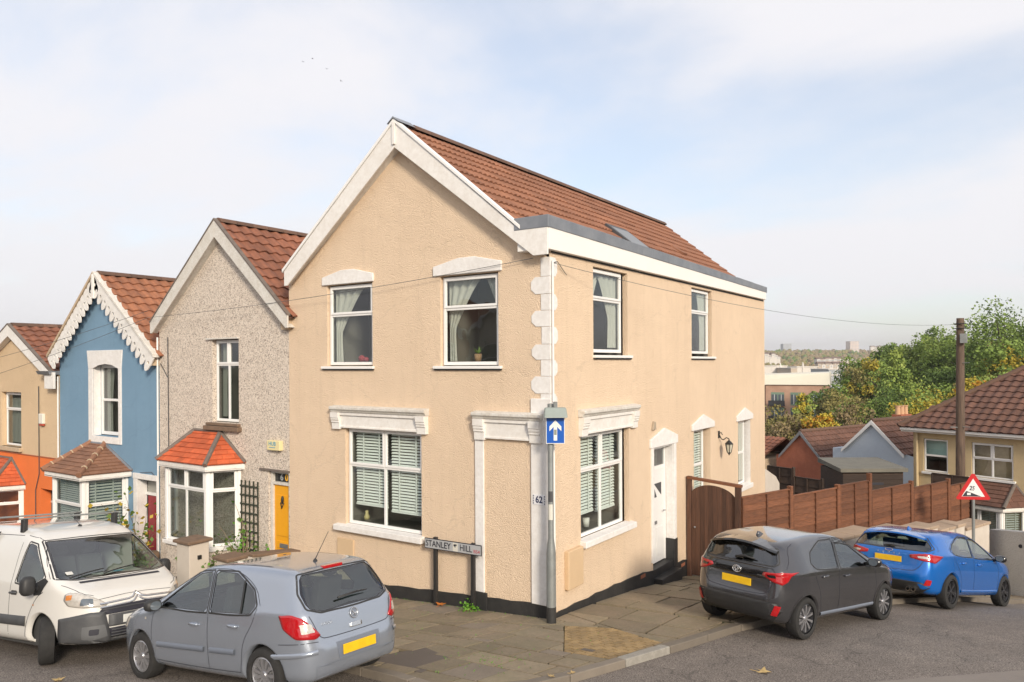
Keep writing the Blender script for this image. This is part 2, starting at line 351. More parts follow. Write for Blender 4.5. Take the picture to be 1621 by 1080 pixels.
def window(parent, P, u0, u1, v0, v1, dep, kind='top', fr=.06, split=.36, glassm='window_glass', framem='upvc', sill=None, name='window', room=1.2, mull=None, vlt=.5):
    """frame (the part) with panes as sub-parts; dep = how far the frame sits behind the wall face"""
    mb = MB(); d0, d1 = -dep - .05, -dep
    pbox(mb, P, u0, u0 + fr, v0, v1, d0, d1); pbox(mb, P, u1 - fr, u1, v0, v1, d0, d1)
    pbox(mb, P, u0 + fr, u1 - fr, v0, v0 + fr, d0, d1); pbox(mb, P, u0 + fr, u1 - fr, v1 - fr, v1, d0, d1)
    vt = v1 - (v1 - v0) * split
    panes = []
    def sash(a, b, c, d, w=.045):
        e0, e1 = -dep - .03, -dep + .016
        pbox(mb, P, a, a + w, c, d, e0, e1); pbox(mb, P, b - w, b, c, d, e0, e1); pbox(mb, P, a + w, b - w, c, c + w, e0, e1); pbox(mb, P, a + w, b - w, d - w, d, e0, e1)
        panes.append((a + w, b - w, c + w, d - w))
    um = mull if mull is not None else (u0 + u1) / 2
    if kind == 'top':
        pbox(mb, P, u0 + fr, u1 - fr, vt - .03, vt + .03, d0, d1 - .002)
        sash(u0 + fr * .45, u1 - fr * .45, vt + .012, v1 - fr * .45); panes.append((u0 + fr, u1 - fr, v0 + fr, vt - .03))
    elif kind == 'four':
        pbox(mb, P, u0 + fr, u1 - fr, vt - .03, vt + .03, d0, d1 - .002); pbox(mb, P, um - .03, um + .03, v0 + fr, v1 - fr, d0, d1 - .004)
        sash(u0 + fr * .45, um - .008, vt + .012, v1 - fr * .45); sash(um + .008, u1 - fr * .45, vt + .012, v1 - fr * .45)
        panes += [(u0 + fr, um - .03, v0 + fr, vt - .03), (um + .03, u1 - fr, v0 + fr, vt - .03)]
    elif kind == 'sash':
        pbox(mb, P, u0 + fr, u1 - fr, vt - .035, vt + .03, d0, d1 + .004)
        panes += [(u0 + fr, u1 - fr, v0 + fr, vt - .035), (u0 + fr, u1 - fr, vt + .03, v1 - fr)]
    elif kind == 'one': panes.append((u0 + fr, u1 - fr, v0 + fr, v1 - fr))
    o = mb.build(name, framem, parent, bevel=.006)
    for (a, b, c, d) in panes:
        g = MB(); g.poly(P(a - .004, c - .004, -dep - .022), P(b + .004, c - .004, -dep - .022), P(b + .004, d + .004, -dep - .022), P(a - .004, d + .004, -dep - .022)); g.build('pane', glassm, o)
    if sill:
        s = MB(); su0, su1, st, sb, sp = sill      # u0,u1, top, bottom, projection
        a = [(-dep + .0, st + .02), (sp, st), (sp, sb), (-dep + .0, sb)]
        pts0 = [P(su0, v, d) for d, v in a]; s.extrude(pts0, Vector(P(su1, 0, 0)) - Vector(P(su0, 0, 0))); s.build('sill', 'white_masonry', o, bevel=.01)
    if room:
        r_ = MB(); e = .10; z0, z1, D0, D1 = v0 - e, v1 + e, -dep - .055, -dep - room; ua, ub = u0 - e, u1 + e
        for q in ((P(ua, z0, D1), P(ub, z0, D1), P(ub, z1, D1), P(ua, z1, D1)), (P(ua, z0, D0), P(ua, z0, D1), P(ua, z1, D1), P(ua, z1, D0)), (P(ub, z0, D0), P(ub, z0, D1), P(ub, z1, D1), P(ub, z1, D0)), (P(ua, z0, D0), P(ub, z0, D0), P(ub, z0, D1), P(ua, z0, D1)), (P(ua, z1, D0), P(ub, z1, D0), P(ub, z1, D1), P(ua, z1, D1))): r_.poly(*q)
        r_.build('room_behind', 'room', o)
    return o
def blind(win, P, u0, u1, v0, v1, d, pitch=.05, tapes=2, tilt=.6):
    mb = MB(); v = v0; h = pitch * .58
    while v < v1:
        a, b = P(u0, v, d), P(u1, v, d); c, e = P(u1, v + h, d - .028), P(u0, v + h, d - .028)
        mb.poly(a, b, c, e); v += pitch
    for k in range(tapes):
        u = u0 + (u1 - u0) * (k + .5) / tapes * 1.0; pbox(mb, P, u - .018, u + .018, v0, v1, d + .004, d + .006)
    pbox(mb, P, u0, u1, v0 - .035, v0 - .005, d - .03, d)
    return mb.build('blind', 'blind', win, kind='stuff')
def curtain(win, P, u0, u1, v0, v1, d, tie=.35, flip=False):
    """tied-back curtain: hangs full width at the top, gathered to one side below"""
    mb = MB(); n, m = 14, 12; g = []
    for j in range(m + 1):
        t = j / m; v = v1 - (v1 - v0) * t
        w = 1 - (1 - tie) * min(1, t / .6) ** .8 if t < .6 else tie + .1 * (t - .6)
        for i in range(n + 1):
            s = i / n; u = (u1 - (u1 - u0) * s * w) if flip else (u0 + (u1 - u0) * s * w)
            g.append(P(u, v, d - .03 * math.sin(s * 22)))
    mb.add(g, [(j * (n + 1) + i, j * (n + 1) + i + 1, (j + 1) * (n + 1) + i + 1, (j + 1) * (n + 1) + i) for j in range(m) for i in range(n)])
    return mb.build('curtain', 'curtain', win, smooth=True)

# ------------------------------------------------------------------ roof tiles
def tile_mesh(name, w, ln, mname, roll=.035, thick=.03, style='roman'):
    mb = MB(); n = 8; xs = [w * (i / n - .5) for i in range(n + 1)]
    if style == 'roman': zs = [roll * max(0, math.sin(math.pi * ((i / n * 2) % 1.0)) ) ** 1.0 * (1 if True else 0) for i in range(n + 1)]
    else: zs = [roll * (.5 + .5 * math.sin(2 * math.pi * i / n)) for i in range(n + 1)]
    v = []; lift = .042
    for (y, zz) in ((0, 0), (ln, lift)):
        v += [(x, y, z + zz) for x, z in zip(xs, zs)]
    v += [(x, ln, z + lift - thick) for x, z in zip(xs, zs)]
    f = []
    for i in range(n):
        f.append((i + 1, i, n + 1 + i, n + 2 + i)); f.append((n + 2 + i, n + 1 + i, 2 * n + 2 + i, 2 * n + 3 + i))
    mb.add(v, f); me = mb.mesh(name); me.materials.append(MATS[mname]); me.shade_smooth(); me.set_sharp_from_angle(angle=R(50)); return me
def tile_slope(parent, org, along, down, nrm, cols, rows, w, gauge, me, near=lambda c, r: True, tag_=None, keep=lambda c, r: True, limit=300):
    """rows of tiles; org = top corner at the ridge; individual tiles where near() holds, the rest joined"""
    off = Vector((0, 0, 0)); r_ = root_of(parent)
    if r_.name in WORLD: off = Vector(r_.location)
    along, down, nrm = Vector(along), Vector(down), Vector(nrm); joined = MB(); cnt = 0
    base = [v.co.copy() for v in me.vertices]; fac = [tuple(p.vertices) for p in me.polygons]
    lst = [(c, r) for r in range(rows) for c in range(cols) if keep(c, r)]
    for (c, r) in lst:
        j = random.uniform(-.004, .004); t = random.uniform(-.006, .006)
        o = Vector(org) + along * (w * (c + .5)) + down * (gauge * r + j) + nrm * random.uniform(0, .006) - off
        ax = (along + nrm * t).normalized(); M_ = basis(o, ax, down, nrm)
        if near(c, r) and cnt < limit:
            obj('roof_tile', me, parent, M_); cnt += 1
        else: joined.add([M_ @ q for q in base], fac)
    if joined.v:
        me2 = joined.mesh('roof_tiles'); me2.materials.append(me.materials[0]); me2.shade_smooth(); me2.set_sharp_from_angle(angle=R(50))
        o = bpy.data.objects.new('roof_tiles', me2); COL.objects.link(o); o.parent = parent; o['kind'] = 'stuff'
def slates(parent, poly, gauge, width, mname, name='slate', thick=.014, mi=0):
    """cover a planar polygon (3-D, first edge = eave) with individual clipped slates"""
    p = [Vector(q) for q in poly]; ex = (p[1] - p[0]).normalized(); nn = ex.cross(p[2] - p[1]).normalized()
    if nn.z < 0: nn = -nn
    ey = nn.cross(ex).normalized()
    if ey.z < 0: ey = -ey
    fl = [((q - p[0]).dot(ex), (q - p[0]).dot(ey)) for q in p]
    if sum(fl[i][0] * fl[(i + 1) % len(fl)][1] - fl[(i + 1) % len(fl)][0] * fl[i][1] for i in range(len(fl))) < 0: fl = fl[::-1]
    u0, u1 = min(q[0] for q in fl), max(q[0] for q in fl); v1 = max(q[1] for q in fl); r = 0; v = 0
    while v < v1:
        u = u0 - (width / 2 if r % 2 else 0)
        while u < u1:
            rect = [(u + .003, v), (u + width - .003, v), (u + width - .003, v + gauge + .02), (u + .003, v + gauge + .02)]
            c = clip_convex(rect, fl)
            if len(c) >= 3 and area2(c) > .0015:
                j = random.uniform(0, .004)
                q3 = [p[0] + ex * a + ey * b + nn * (.030 - (b - v) / (gauge + .02) * .024 + j) for a, b in c]
                MB().extrude(q3, -nn * thick).build(name, mname, parent)
            u += width
        v += gauge; r += 1
# ------------------------------------------------------------------ ground
def clamp(x, a, b): return max(a, min(b, x))
def gp(x, y):
    """pavement level near the corner: falls to the left along the front and steeply down the side street"""
    t = clamp(-y / 4, 0, 1); a = x * (.07 + .035 * t) if x < 0 else .055 * x
    b = -.1 * y if y < 0 else (-.075 * y - .007 * y * y if y < 10 else -1.45 - .215 * (y - 10))
    if y > 0: b -= .0016 * min(y, 12) ** 2 * clamp(x / 4, 0, 1)
    return a + b
def sm(e0, e1, x):
    t = clamp((x - e0) / (e1 - e0), 0, 1); return t * t * (3 - 2 * t)
def terr(x, y):
    r = math.hypot(x, y)
    yy = clamp(y, -14, 60); n = gp(clamp(x, -40, 14), yy) - .5
    k = sm(45, 170, r); z = n * (1 - k) + (-27) * k
    z += 33 * math.exp(-(((x - 18) / 34) ** 2 + ((y - 195) / 60) ** 2))
    z += sm(380, 760, r) * (24 + 2 * math.sin(x * .013)) + sm(850, 1900, r) * (30 + 7 * math.sin(x * .0035 + 1) + 4 * math.sin(x * .009 + y * .004))
    return z
def asphalt(m, t, b, g):
    n = t.nodes.new('ShaderNodeTexNoise'); n.inputs['Scale'].default_value = 60; n.inputs['Detail'].default_value = 5; t.links.new(g.outputs['Position'], n.inputs['Vector'])
    r = t.nodes.new('ShaderNodeMapRange'); r.inputs['From Min'].default_value = .35; r.inputs['From Max'].default_value = .7; r.inputs['To Min'].default_value = .38; r.inputs['To Max'].default_value = 1.8; t.links.new(n.outputs[0], r.inputs[0])
    prev = b.inputs['Base Color'].links[0].from_socket
    h = t.nodes.new('ShaderNodeHueSaturation'); t.links.new(prev, h.inputs['Color']); t.links.new(r.outputs[0], h.inputs['Value'])
    v = t.nodes.new('ShaderNodeTexVoronoi'); v.feature = 'DISTANCE_TO_EDGE'; v.inputs['Scale'].default_value = .55
    nn = t.nodes.new('ShaderNodeTexNoise'); nn.inputs['Scale'].default_value = 2.5; nn.inputs['Detail'].default_value = 5; t.links.new(g.outputs['Position'], nn.inputs['Vector'])
    ad = t.nodes.new('ShaderNodeMixRGB'); ad.blend_type = 'LINEAR_LIGHT'; ad.inputs[0].default_value = .35; t.links.new(g.outputs['Position'], ad.inputs[1]); t.links.new(nn.outputs['Color'], ad.inputs[2]); t.links.new(ad.outputs[0], v.inputs['Vector'])
    r2 = t.nodes.new('ShaderNodeMapRange'); r2.inputs['From Max'].default_value = .012; r2.inputs['To Min'].default_value = .45; r2.inputs['To Max'].default_value = 0; t.links.new(v.outputs['Distance'], r2.inputs[0])
    mx = t.nodes.new('ShaderNodeMixRGB'); mx.inputs[2].default_value = (.03, .028, .026, 1); t.links.new(r2.outputs[0], mx.inputs[0]); t.links.new(h.outputs[0], mx.inputs[1]); t.links.new(mx.outputs[0], b.inputs['Base Color'])
    bp = t.nodes.new('ShaderNodeBump'); bp.inputs['Strength'].default_value = .5; bp.inputs['Distance'].default_value = .008; t.links.new(n.outputs[0], bp.inputs['Height']); t.links.new(bp.outputs[0], b.inputs['Normal'])
mat('asphalt', (.215, .188, .166), .88, var=[(.35, .8, (.17, .146, .127)), (1.6, .5, (.26, .222, .19)), (.9, .45, (.12, .105, .094)), (4.5, .35, (.13, .11, .096))], extra=asphalt, spec=.35)
mat('slab', (.27, .208, .14), .85, var=[(.9, .7, (.175, .135, .094)), (6, .6, (.30, .24, .17)), (22, .55, (.16, .13, .095)), (1.7, .35, (.17, .165, .09))], rnd=.19, bump=[(9, .4, .012), (70, .4, .004)])
mat('slab_pale', (.25, .205, .155), .85, var=[(2, .6, (.17, .14, .11)), (40, .3, (.1, .085, .07))], rnd=.15, bump=(40, .4, .006))
mat('yellow_paver', (.36, .245, .11), .85, var=[(4, .6, (.20, .14, .075)), (40, .35, (.13, .1, .06))], rnd=.2, bump=(60, .4, .004))
mat('joint', (.052, .050, .028), .95, var=(3, .8, (.05, .075, .022)), bump=(60, .6, .01))
mat('kerb', (.20, .17, .135), .85, var=(5, .6, (.16, .135, .11)), rnd=.15, bump=(40, .4, .006))
mat('kerb_pale', (.33, .31, .27), .85, var=[(6, .7, (.26, .24, .21)), (20, .5, (.2, .185, .16))], bump=(40, .4, .006))
mat('tarmac_dark', (.125, .102, .085), .9, var=(2, .6, (.10, .085, .07)), bump=(90, .6, .006))
def earth(m, t, b, g):
    n = t.nodes.new('ShaderNodeTexNoise'); n.inputs['Scale'].default_value = .02; n.inputs['Detail'].default_value = 12; n.inputs['Roughness'].default_value = .75; t.links.new(g.outputs['Position'], n.inputs['Vector'])
    r = t.nodes.new('ShaderNodeValToRGB'); e = r.color_ramp.elements
    e[0].position = .34; e[0].color = (.026, .034, .016, 1); e[1].position = .68; e[1].color = (.15, .12, .085, 1)
    for p_, c_ in ((.45, (.052, .055, .026)), (.54, (.085, .066, .036)), (.60, (.06, .068, .034))):
        q = e.new(p_); q.color = (*c_, 1)
    t.links.new(n.outputs[0], r.inputs[0]); t.links.new(r.outputs[0], b.inputs['Base Color'])
    bp = t.nodes.new('ShaderNodeBump'); bp.inputs['Strength'].default_value = 1; bp.inputs['Distance'].default_value = 6; t.links.new(n.outputs[0], bp.inputs['Height']); t.links.new(bp.outputs[0], b.inputs['Normal'])
mat('hillside', (.07, .07, .04), .95, extra=earth, spec=.1)

def grid_sheet(name, xs, ys, zf, m, kind='structure'):
    mb = MB(); nx = len(xs)
    mb.add([(x, y, zf(x, y)) for y in ys for x in xs], [(j * nx + i, j * nx + i + 1, (j + 1) * nx + i + 1, (j + 1) * nx + i) for j in range(len(ys) - 1) for i in range(nx - 1)])
    o = mb.build(name, m, smooth=True); o['kind'] = kind; return o
def spread(lo, hi, near, step, grow=1.18):
    a = [0.]; s = step
    while a[-1] < hi:
        if a[-1] > near: s *= grow
        a.append(a[-1] + s)
    b = [0.]; s = step
    while b[-1] > lo:
        if -b[-1] > near: s *= grow
        b.append(b[-1] - s)
    return sorted(set(b + a))
grid_sheet('ground', spread(-4200, 4200, 60, 4), spread(-600, 4600, 150, 4), terr, 'hillside')
grid_sheet('road', [i * .5 for i in range(-80, 57)], [i * .5 for i in range(-44, 80)], lambda x, y: gp(x, max(y, -14)) - .1, 'asphalt')

KERB = [(-14, -2.1), (.6, -3.85), (1.2, -3.6), (1.6, -3.05), (1.80, -2.5), (1.98, -1.8), (2.28, -.5), (2.72, 1.35)]
KD = Vector((.31, .95)).normalized()
KEND = (KERB[-1][0] + KD.x * 30, KERB[-1][1] + KD.y * 30)
regA = KERB + [(-14, 1.35)]
regB = [(2.72, 1.35), KEND, (0, KEND[1]), (0, 1.35)]
pave = bpy.data.objects.new('pavement', None)
mb = MB()
def strip(mb, poly, dz):     # fan-safe sheet: sample polygon into a grid clip
    x0, x1 = max(-24, min(p[0] for p in poly)), max(p[0] for p in poly); y0, y1 = min(p[1] for p in poly), max(p[1] for p in poly)
    x = x0
    while x < x1:
        y = y0
        while y < y1:
            c = clip_convex([(x, y), (x + 1, y), (x + 1, y + 1), (x, y + 1)], poly)
            if len(c) > 2: mb.poly(*[(a, b, gp(a, b) + dz) for a, b in c])
            y += 1
        x += 1
strip(mb, [p for p in regA], -.03); strip(mb, regB, -.03)
pave = mb.build('pavement', 'joint'); pave['kind'] = 'structure'
TACT = [(.42, -.28), (1.13, .02), (2.10, -.36), (1.86, -1.56), (1.18, -1.60)]
TACT_C = TACT[::-1] if sum(TACT[i][0] * TACT[(i + 1) % 5][1] - TACT[(i + 1) % 5][0] * TACT[i][1] for i in range(5)) < 0 else TACT
def in_poly(p, poly):
    c = False
    for i in range(len(poly)):
        a, b = poly[i], poly[i - 1]
        if (a[1] > p[1]) != (b[1] > p[1]) and p[0] < (b[0] - a[0]) * (p[1] - a[1]) / (b[1] - a[1]) + a[0]: c = not c
    return c
def minus_convex(poly, conv):
    """pieces of a convex polygon that lie outside another convex polygon"""
    rest = list(poly); o = []
    for i in range(len(conv)):
        a, b = conv[i], conv[(i + 1) % len(conv)]; big = 50; d = Vector((b[0] - a[0], b[1] - a[1])).normalized(); n = Vector((-d.y, d.x)); A = Vector(a); c1 = [tuple(A - d * big), tuple(A + d * big), tuple(A + d * big + n * big), tuple(A - d * big + n * big)]; c2 = [tuple(A + d * big), tuple(A - d * big), tuple(A - d * big - n * big), tuple(A + d * big - n * big)]
        q = clip_convex(rest, c2)
        if len(q) > 2: o.append(q)
        rest = clip_convex(rest, c1)
        if len(rest) < 3: break
    return o
def inset(poly, d):
    """shift kerb-side boundary inwards is not needed for slabs: shrink about the centroid by d metres"""
    cx = sum(p[0] for p in poly) / len(poly); cy = sum(p[1] for p in poly) / len(poly); o = []
    for p in poly:
        v = Vector((cx - p[0], cy - p[1])); l = v.length; v = v / l * min(d, l * .4); o.append((p[0] + v.x, p[1] + v.y))
    return o
def slab(c, m, top=0., name='paving_slab', th=.05):
    tx, ty = random.uniform(-.006, .006), random.uniform(-.006, .006); j = random.uniform(-.004, .007); c = inset(c, random.uniform(.018, .034))
    cx = sum(p[0] for p in c) / len(c); cy = sum(p[1] for p in c) / len(c)
    t = [(a, b, gp(a, b) + top + j + (a - cx) * tx + (b - cy) * ty) for a, b in c]
    MB().extrude([(a, b, z - th) for a, b, z in t], (0, 0, th)).build(name, m, pave)
KA = []
for i in range(len(KERB)):
    d = (Vector(KERB[min(i + 1, len(KERB) - 1)]) - Vector(KERB[max(i - 1, 0)])).normalized(); KA.append((KERB[i][0] - d.y * .155, KERB[i][1] + d.x * .155))
regA2 = KA + [(-14, 1.35)]
kb2 = (KEND[0] - .16, KEND[1]); regB2 = [(2.57, 1.35), kb2, (0, KEND[1]), (0, 1.35)]
PATCH = [(-.95, -3.40), (.25, -3.50), (.15, -2.75), (-.6, -2.45)]
y = 0.0; row = 0
while y > -3.85:
    d = random.choice((.42, .5, .6, .62)); x = -9.0 - random.random()
    while x < 2.6:
        w = random.choice((.38, .5, .6, .62, .85)); rect = [(x, y - d), (x + w, y - d), (x + w, y), (x, y)]
        sh = (random.random() - .5) * .03; rect = [(a + (b - y) * .12 + .04, b + sh * 0) for a, b in rect]
        c = clip_convex(rect, regA2)
        if len(c) > 2 and area2(c) > .02:
            cc = (sum(p[0] for p in c) / len(c), sum(p[1] for p in c) / len(c))
            if not in_poly(cc, PATCH) and not (cc[0] < -6.6 and cc[1] > -1.75):
                for c in minus_convex(c, TACT_C):
                    if area2(c) > .012: slab(c, 'slab_pale' if random.random() < .07 else 'slab')
        x += w
    y -= d; row += 1
y = 0.0
while y < 15:
    d = random.choice((.55, .6, .75, .9)); x = 0.02
    while x < 7.5:
        w = random.choice((.6, .75, .9)); rect = [(x, y), (x + w, y + w * .0), (x + w, y + d), (x, y + d)]
        c = clip_convex(rect, regA2 if y + d / 2 < 1.35 else regB2)
        if len(c) > 2 and area2(c) > .02:
            for c in minus_convex(c, TACT_C):
                if area2(c) > .012: slab(c, 'slab')
        x += w
    y += d
slab(PATCH, 'tarmac_dark', -.004, 'tarmac_patch')
# yellow block paving beside the pole, bricks running along the kerb
ux = Vector((.235, .972)); uy = Vector((-ux.y, ux.x)); o0 = Vector((1.95, -1.7)); k = 0
for i in range(-2, 24):
    for j in range(-12, 14):
        p0 = o0 + uy * (i * .108) + ux * (j * .21 + (.105 if i % 2 else 0))
        r_ = [tuple(p0), tuple(p0 + ux * .204), tuple(p0 + ux * .204 + uy * .102), tuple(p0 + uy * .102)]
        c = clip_convex(r_, TACT_C)
        if len(c) > 2 and area2(c) > .004:
            c = inset(c, .008); t = [(a, b, gp(a, b) + random.uniform(0, .004)) for a, b in c]
            MB().extrude([(a, b, z - .05) for a, b, z in t], (0, 0, .05)).build('paving_block', 'yellow_paver', pave)
c_ = Vector((1.42, -1.35)); MB().hexa([(c_.x + a, c_.y + b, gp(c_.x + a, c_.y + b) + z) for z in (-.02, .008) for a, b in ((-.09, -.05), (.09, -.05), (.09, .05), (-.09, .05))]).build('drain_cover', 'tarmac_dark', pave, bevel=.004)
# kerb stones along the edge
path = [Vector(p) for p in KERB] + [Vector(KEND)]; pts = [path[0]]
for a, b in zip(path[:-1], path[1:]):
    n = max(1, int((b - a).length / .3))
    for i in range(1, n + 1): pts.append(a + (b - a) * i / n)
i = 0
while i < len(pts) - 3 and pts[i].y < 16:
    seg = pts[i:i + 4]; top = []; mb = MB()
    for q, p in enumerate(seg):
        d = (seg[min(q + 1, 3)] - seg[max(q - 1, 0)]).normalized(); nrm = Vector((-d.y, d.x))
        e = d * (.006 if q == 0 else -.006 if q == 3 else 0)
        a, b = p + e, p + e + nrm * .15
        top.append(((a.x, a.y, gp(*a) + .006), (b.x, b.y, gp(*b) + .006), (a.x - nrm.x * .012, a.y - nrm.y * .012, gp(*a) - .3), (b.x, b.y, gp(*b) - .3)))
    v = [q for t in top for q in t]; f = []
    for q in range(3):
        o = q * 4; f += [(o, o + 4, o + 5, o + 1), (o + 2, o + 6, o + 4, o)]
    f += [(0, 1, 3, 2), (12, 14, 15, 13)]; mb.add(v, f)
    c = sum((p.y for p in seg)) / 4
    pale = -1.75 < c < -.35
    mb.build('kerb_stone', 'kerb_pale' if pale else 'kerb', pave, bevel=.012); i += 3

mat('asphalt_patch', (.235, .205, .18), .9, var=[(.8, .7, (.18, .155, .135)), (3, .5, (.26, .23, .20))], bump=(90, .6, .008))
_a = [(4.62, -.55), (5.5, .38), (6.6, 1.55), (8.6, 2.2), (9.5, -2), (7.5, -5), (5.0, -3.6)]
_m = MB(); _c = (6.6, -1.6)
for i in range(len(_a)):
    p, q = _a[i], _a[(i + 1) % len(_a)]
    for j in range(6):
        l0 = [(_c[0] + (p[0] - _c[0]) * t, _c[1] + (p[1] - _c[1]) * t) for t in (j / 6, (j + 1) / 6)]; l1 = [(_c[0] + (q[0] - _c[0]) * t, _c[1] + (q[1] - _c[1]) * t) for t in (j / 6, (j + 1) / 6)]
        _m.poly(*[(x, y, gp(x, y) - .1 + .009) for x, y in ((l0[0], l0[1], l1[1], l1[0]) if j else (l0[0], l0[1], l1[1]))])
_o = _m.build('road_repair', 'asphalt_patch', smooth=True); _o['kind'] = 'structure'
# ------------------------------------------------------------------ corner house
mat('ridge', (.14, .075, .05), .85, var=(6, .6, (.09, .06, .045)), rnd=.2, bump=(40, .5, .008))
mat('ink', (.02, .02, .03), .6)
mat('ink_soft', (.06, .06, .065), .6)
mat('door_white', (.74, .73, .71), .35)
mat('chrome', (.7, .7, .7), .2, metal=1)
mat('dark_iron', (.02, .02, .02), .5)
mat('lamp_glass', (.55, .52, .42), .3)
mat('grey_alu', (.30, .30, .31), .4, metal=.6)
mat('meter_box', (.62, .45, .28), .6, var=(3, .4, (.52, .38, .24)))
TR = tile_mesh('roof_tile', .30, .40, 'brown_tile'); TRED = tile_mesh('roof_tile', .30, .40, 'red_tile', .045, style='pan'); TORG = tile_mesh('roof_tile', .30, .40, 'orange_tile', .045, style='pan'); TDULL = tile_mesh('roof_tile', .30, .36, 'dull_tile', .04, style='pan')

house = thing('corner_house', 'tall buff roughcast corner house with white trim and long brown tiled roof', 'house', (-3.25, 6.2, -.3), world=True)
FW = [(-5.31, -4.03, 4.17, 5.81), (-2.32, -1.03, 4.16, 5.79), (-4.80, -2.79, .98, 2.95)]
SW = [(1.52, 2.95, 4.33, 5.96), (6.40, 7.80, 4.35, 5.98), (1.02, 2.98, 1.08, 2.96), (4.12, 5.26, -.42, 2.42, .19), (6.50, 7.65, .85, 2.6, .22), (9.83, 10.95, .74, 2.58, .22)]
mb = MB()
wall_sheet(mb, front, -6.49, 0, -1.3, 5.93, FW, .11); mb.poly(front(-6.49, 5.93), front(0, 5.93), front(-3.25, 8.55))
wall_sheet(mb, side, 0, 12.4, -3.2, 6.2, SW, .11)
mb.poly((-6.49, 0, -3.2), (-6.49, 12.4, -3.2), (-6.49, 12.4, 5.93), (-6.49, 0, 5.93)); mb.poly((-6.49, 12.4, -3.2), (0, 12.4, -3.2), (0, 12.4, 5.93), (-3.25, 12.4, 8.55), (-6.49, 12.4, 5.93))
mb.build('wall', 'buff_roughcast', house)
# plinth follows the slope of the pavement
for P, u0, u1, f0 in ((front, -6.49, -.02, lambda u: (u, 0)), (side, .0, 4.12, lambda u: (0, u)), (side, 5.27, 12.4, lambda u: (0, u))):
    n = max(1, int((u1 - u0) / .25)); us = [u0 + (u1 - u0) * i / n for i in range(n + 1)]
    top = lambda u: gp(*f0(u)) + (.23 if P is front else .06 + .22 * clamp(u / 3.5, 0, 1) + .1 * clamp((u - 4) / 2, 0, 1)) + .010 * math.sin(u * 9) + random.uniform(-.008, .008)
    pextr(MB(), P, [(u0, gp(*f0(u0)) - .6), (u1, gp(*f0(u1)) - .6)] + [(u, top(u)) for u in us[::-1]], -.01, .022).build('plinth', 'black_paint', house)
mb = MB(); pbox(mb, front, -1.62, -1.27, -.3, gp(-1.4, 0) + .32, .024, .06); mb.build('plinth_block', 'black_paint', house, bevel=.006)

def hood(parent, P, u0, u1, v, h0, h1, d=.045, uc=None):
    uc = (u0 + u1) / 2 if uc is None else uc; w = (u1 - u0)
    pts = [(u0, v), (u1, v), (u1, v + h0), (uc + w * .12, v + h1), (uc - w * .12, v + h1), (u0, v + h0)]
    return pextr(MB(), P, pts, -.003, d).build('window_hood', 'white_masonry', parent, bevel=.012)
def cornice(parent, P, u0, u1, vt, vb, dep=.20):
    e = (dep - .20)
    n = Vector(P(0, 0, 1)) - Vector(P(0, 0, 0)); al = Vector(P(1, 0, 0)) - Vector(P(0, 0, 0))
    prof = [(0, vt + .015), (dep, vt - .01), (dep, vt - .06), (dep - .03, vt - .085), (dep - .05, vt - .12), (0, vt - .12)]
    m = MB().extrude([P(u0, v, d) for d, v in prof], al * (u1 - u0)).build('cornice', 'weathered_white', parent, bevel=.006)
    p = MB(); pbox(p, P, u0 + .23, u1 - .23, vb + .02, vt - .122, -.002, .05); pbox(p, P, u0 + .23, u1 - .23, vb, vb + .035, .0, .068); pbox(p, P, u0 + .23, u1 - .23, vt - .18, vt - .124, .045, .085)
    p.build('fascia_panel', 'white_paint', m, bevel=.005)
    for a in (u0 + .02, u1 - .24):
        b = MB(); h = vt - .122 - vb
        pr = [(0, vb - .03), (.10, vb - .03), (.105, vb + h * .30), (.13, vb + h * .34), (.135, vb + h * .40), (.115, vb + h * .44), (.14, vb + h * .47), (.15, vb + h * .56), (.14, vb + h * .60), (.165, vb + h * .64), (.17, vb + h - .002), (0, vb + h - .002)]
        b.extrude([P(a, v, max(0, d * (1 + e * 4.2))) for d, v in pr], al * .22).build('bracket', 'white_paint', m, bevel=.004)
    return m
cornice(house, front, -5.12, -2.60, 3.37, 2.94, .15); cornice(house, front, -1.53, -.12, 3.37, 2.91, .15); cornice(house, side, .93, 3.26, 3.38, 2.95, .14)
# pilasters
mb = MB(); pbox(mb, front, -1.53, -1.34, gp(-1.4, 0) + .30, 2.9, -.002, .035); mb.build('pilaster', 'white_masonry', house, bevel=.01)
mb = MB(); pbox(mb, front, -.36, .035, gp(-.2, 0) + .215, 3.62, -.002, .035); mb.build('pilaster', 'white_masonry', house, bevel=.01)
mb = MB(); pbox(mb, side, -.0, .07, .1, 3.42, -.002, .034); mb.build('pilaster', 'white_masonry', house, bevel=.008)
for k, (z0, z1) in enumerate(((5.64, 5.96), (5.35, 5.64), (5.08, 5.35), (4.81, 5.08), (4.52, 4.81), (4.26, 4.52), (3.99, 4.26), (3.70, 3.99), (3.40, 3.70))):
    wide_f = k % 2 == 1; mb = MB(); j = random.uniform(-.015, .015); z0 += .003; z1 -= .003
    if wide_f: pextr(mb, front, [(.019, z0), (-.26 + j, z0), (-.345 + j, z0 + .075), (-.35 + j, z1 - .08), (-.27 + j, z1), (.019, z1)], -.002, .013)
    else: pbox(mb, front, -.165 + j, .019, z0, z1, -.002, .012)
    if wide_f: pbox(mb, side, 0, .045, z0, z1, -.002, .012)
    else: pextr(mb, side, [(0, z0), (.17 + j, z0), (.235 + j, z0 + .07), (.235 + j, z1 - .07), (.17 + j, z1), (0, z1)], -.002, .012)
    mb.build('quoin', 'white_masonry', house, bevel=.004)

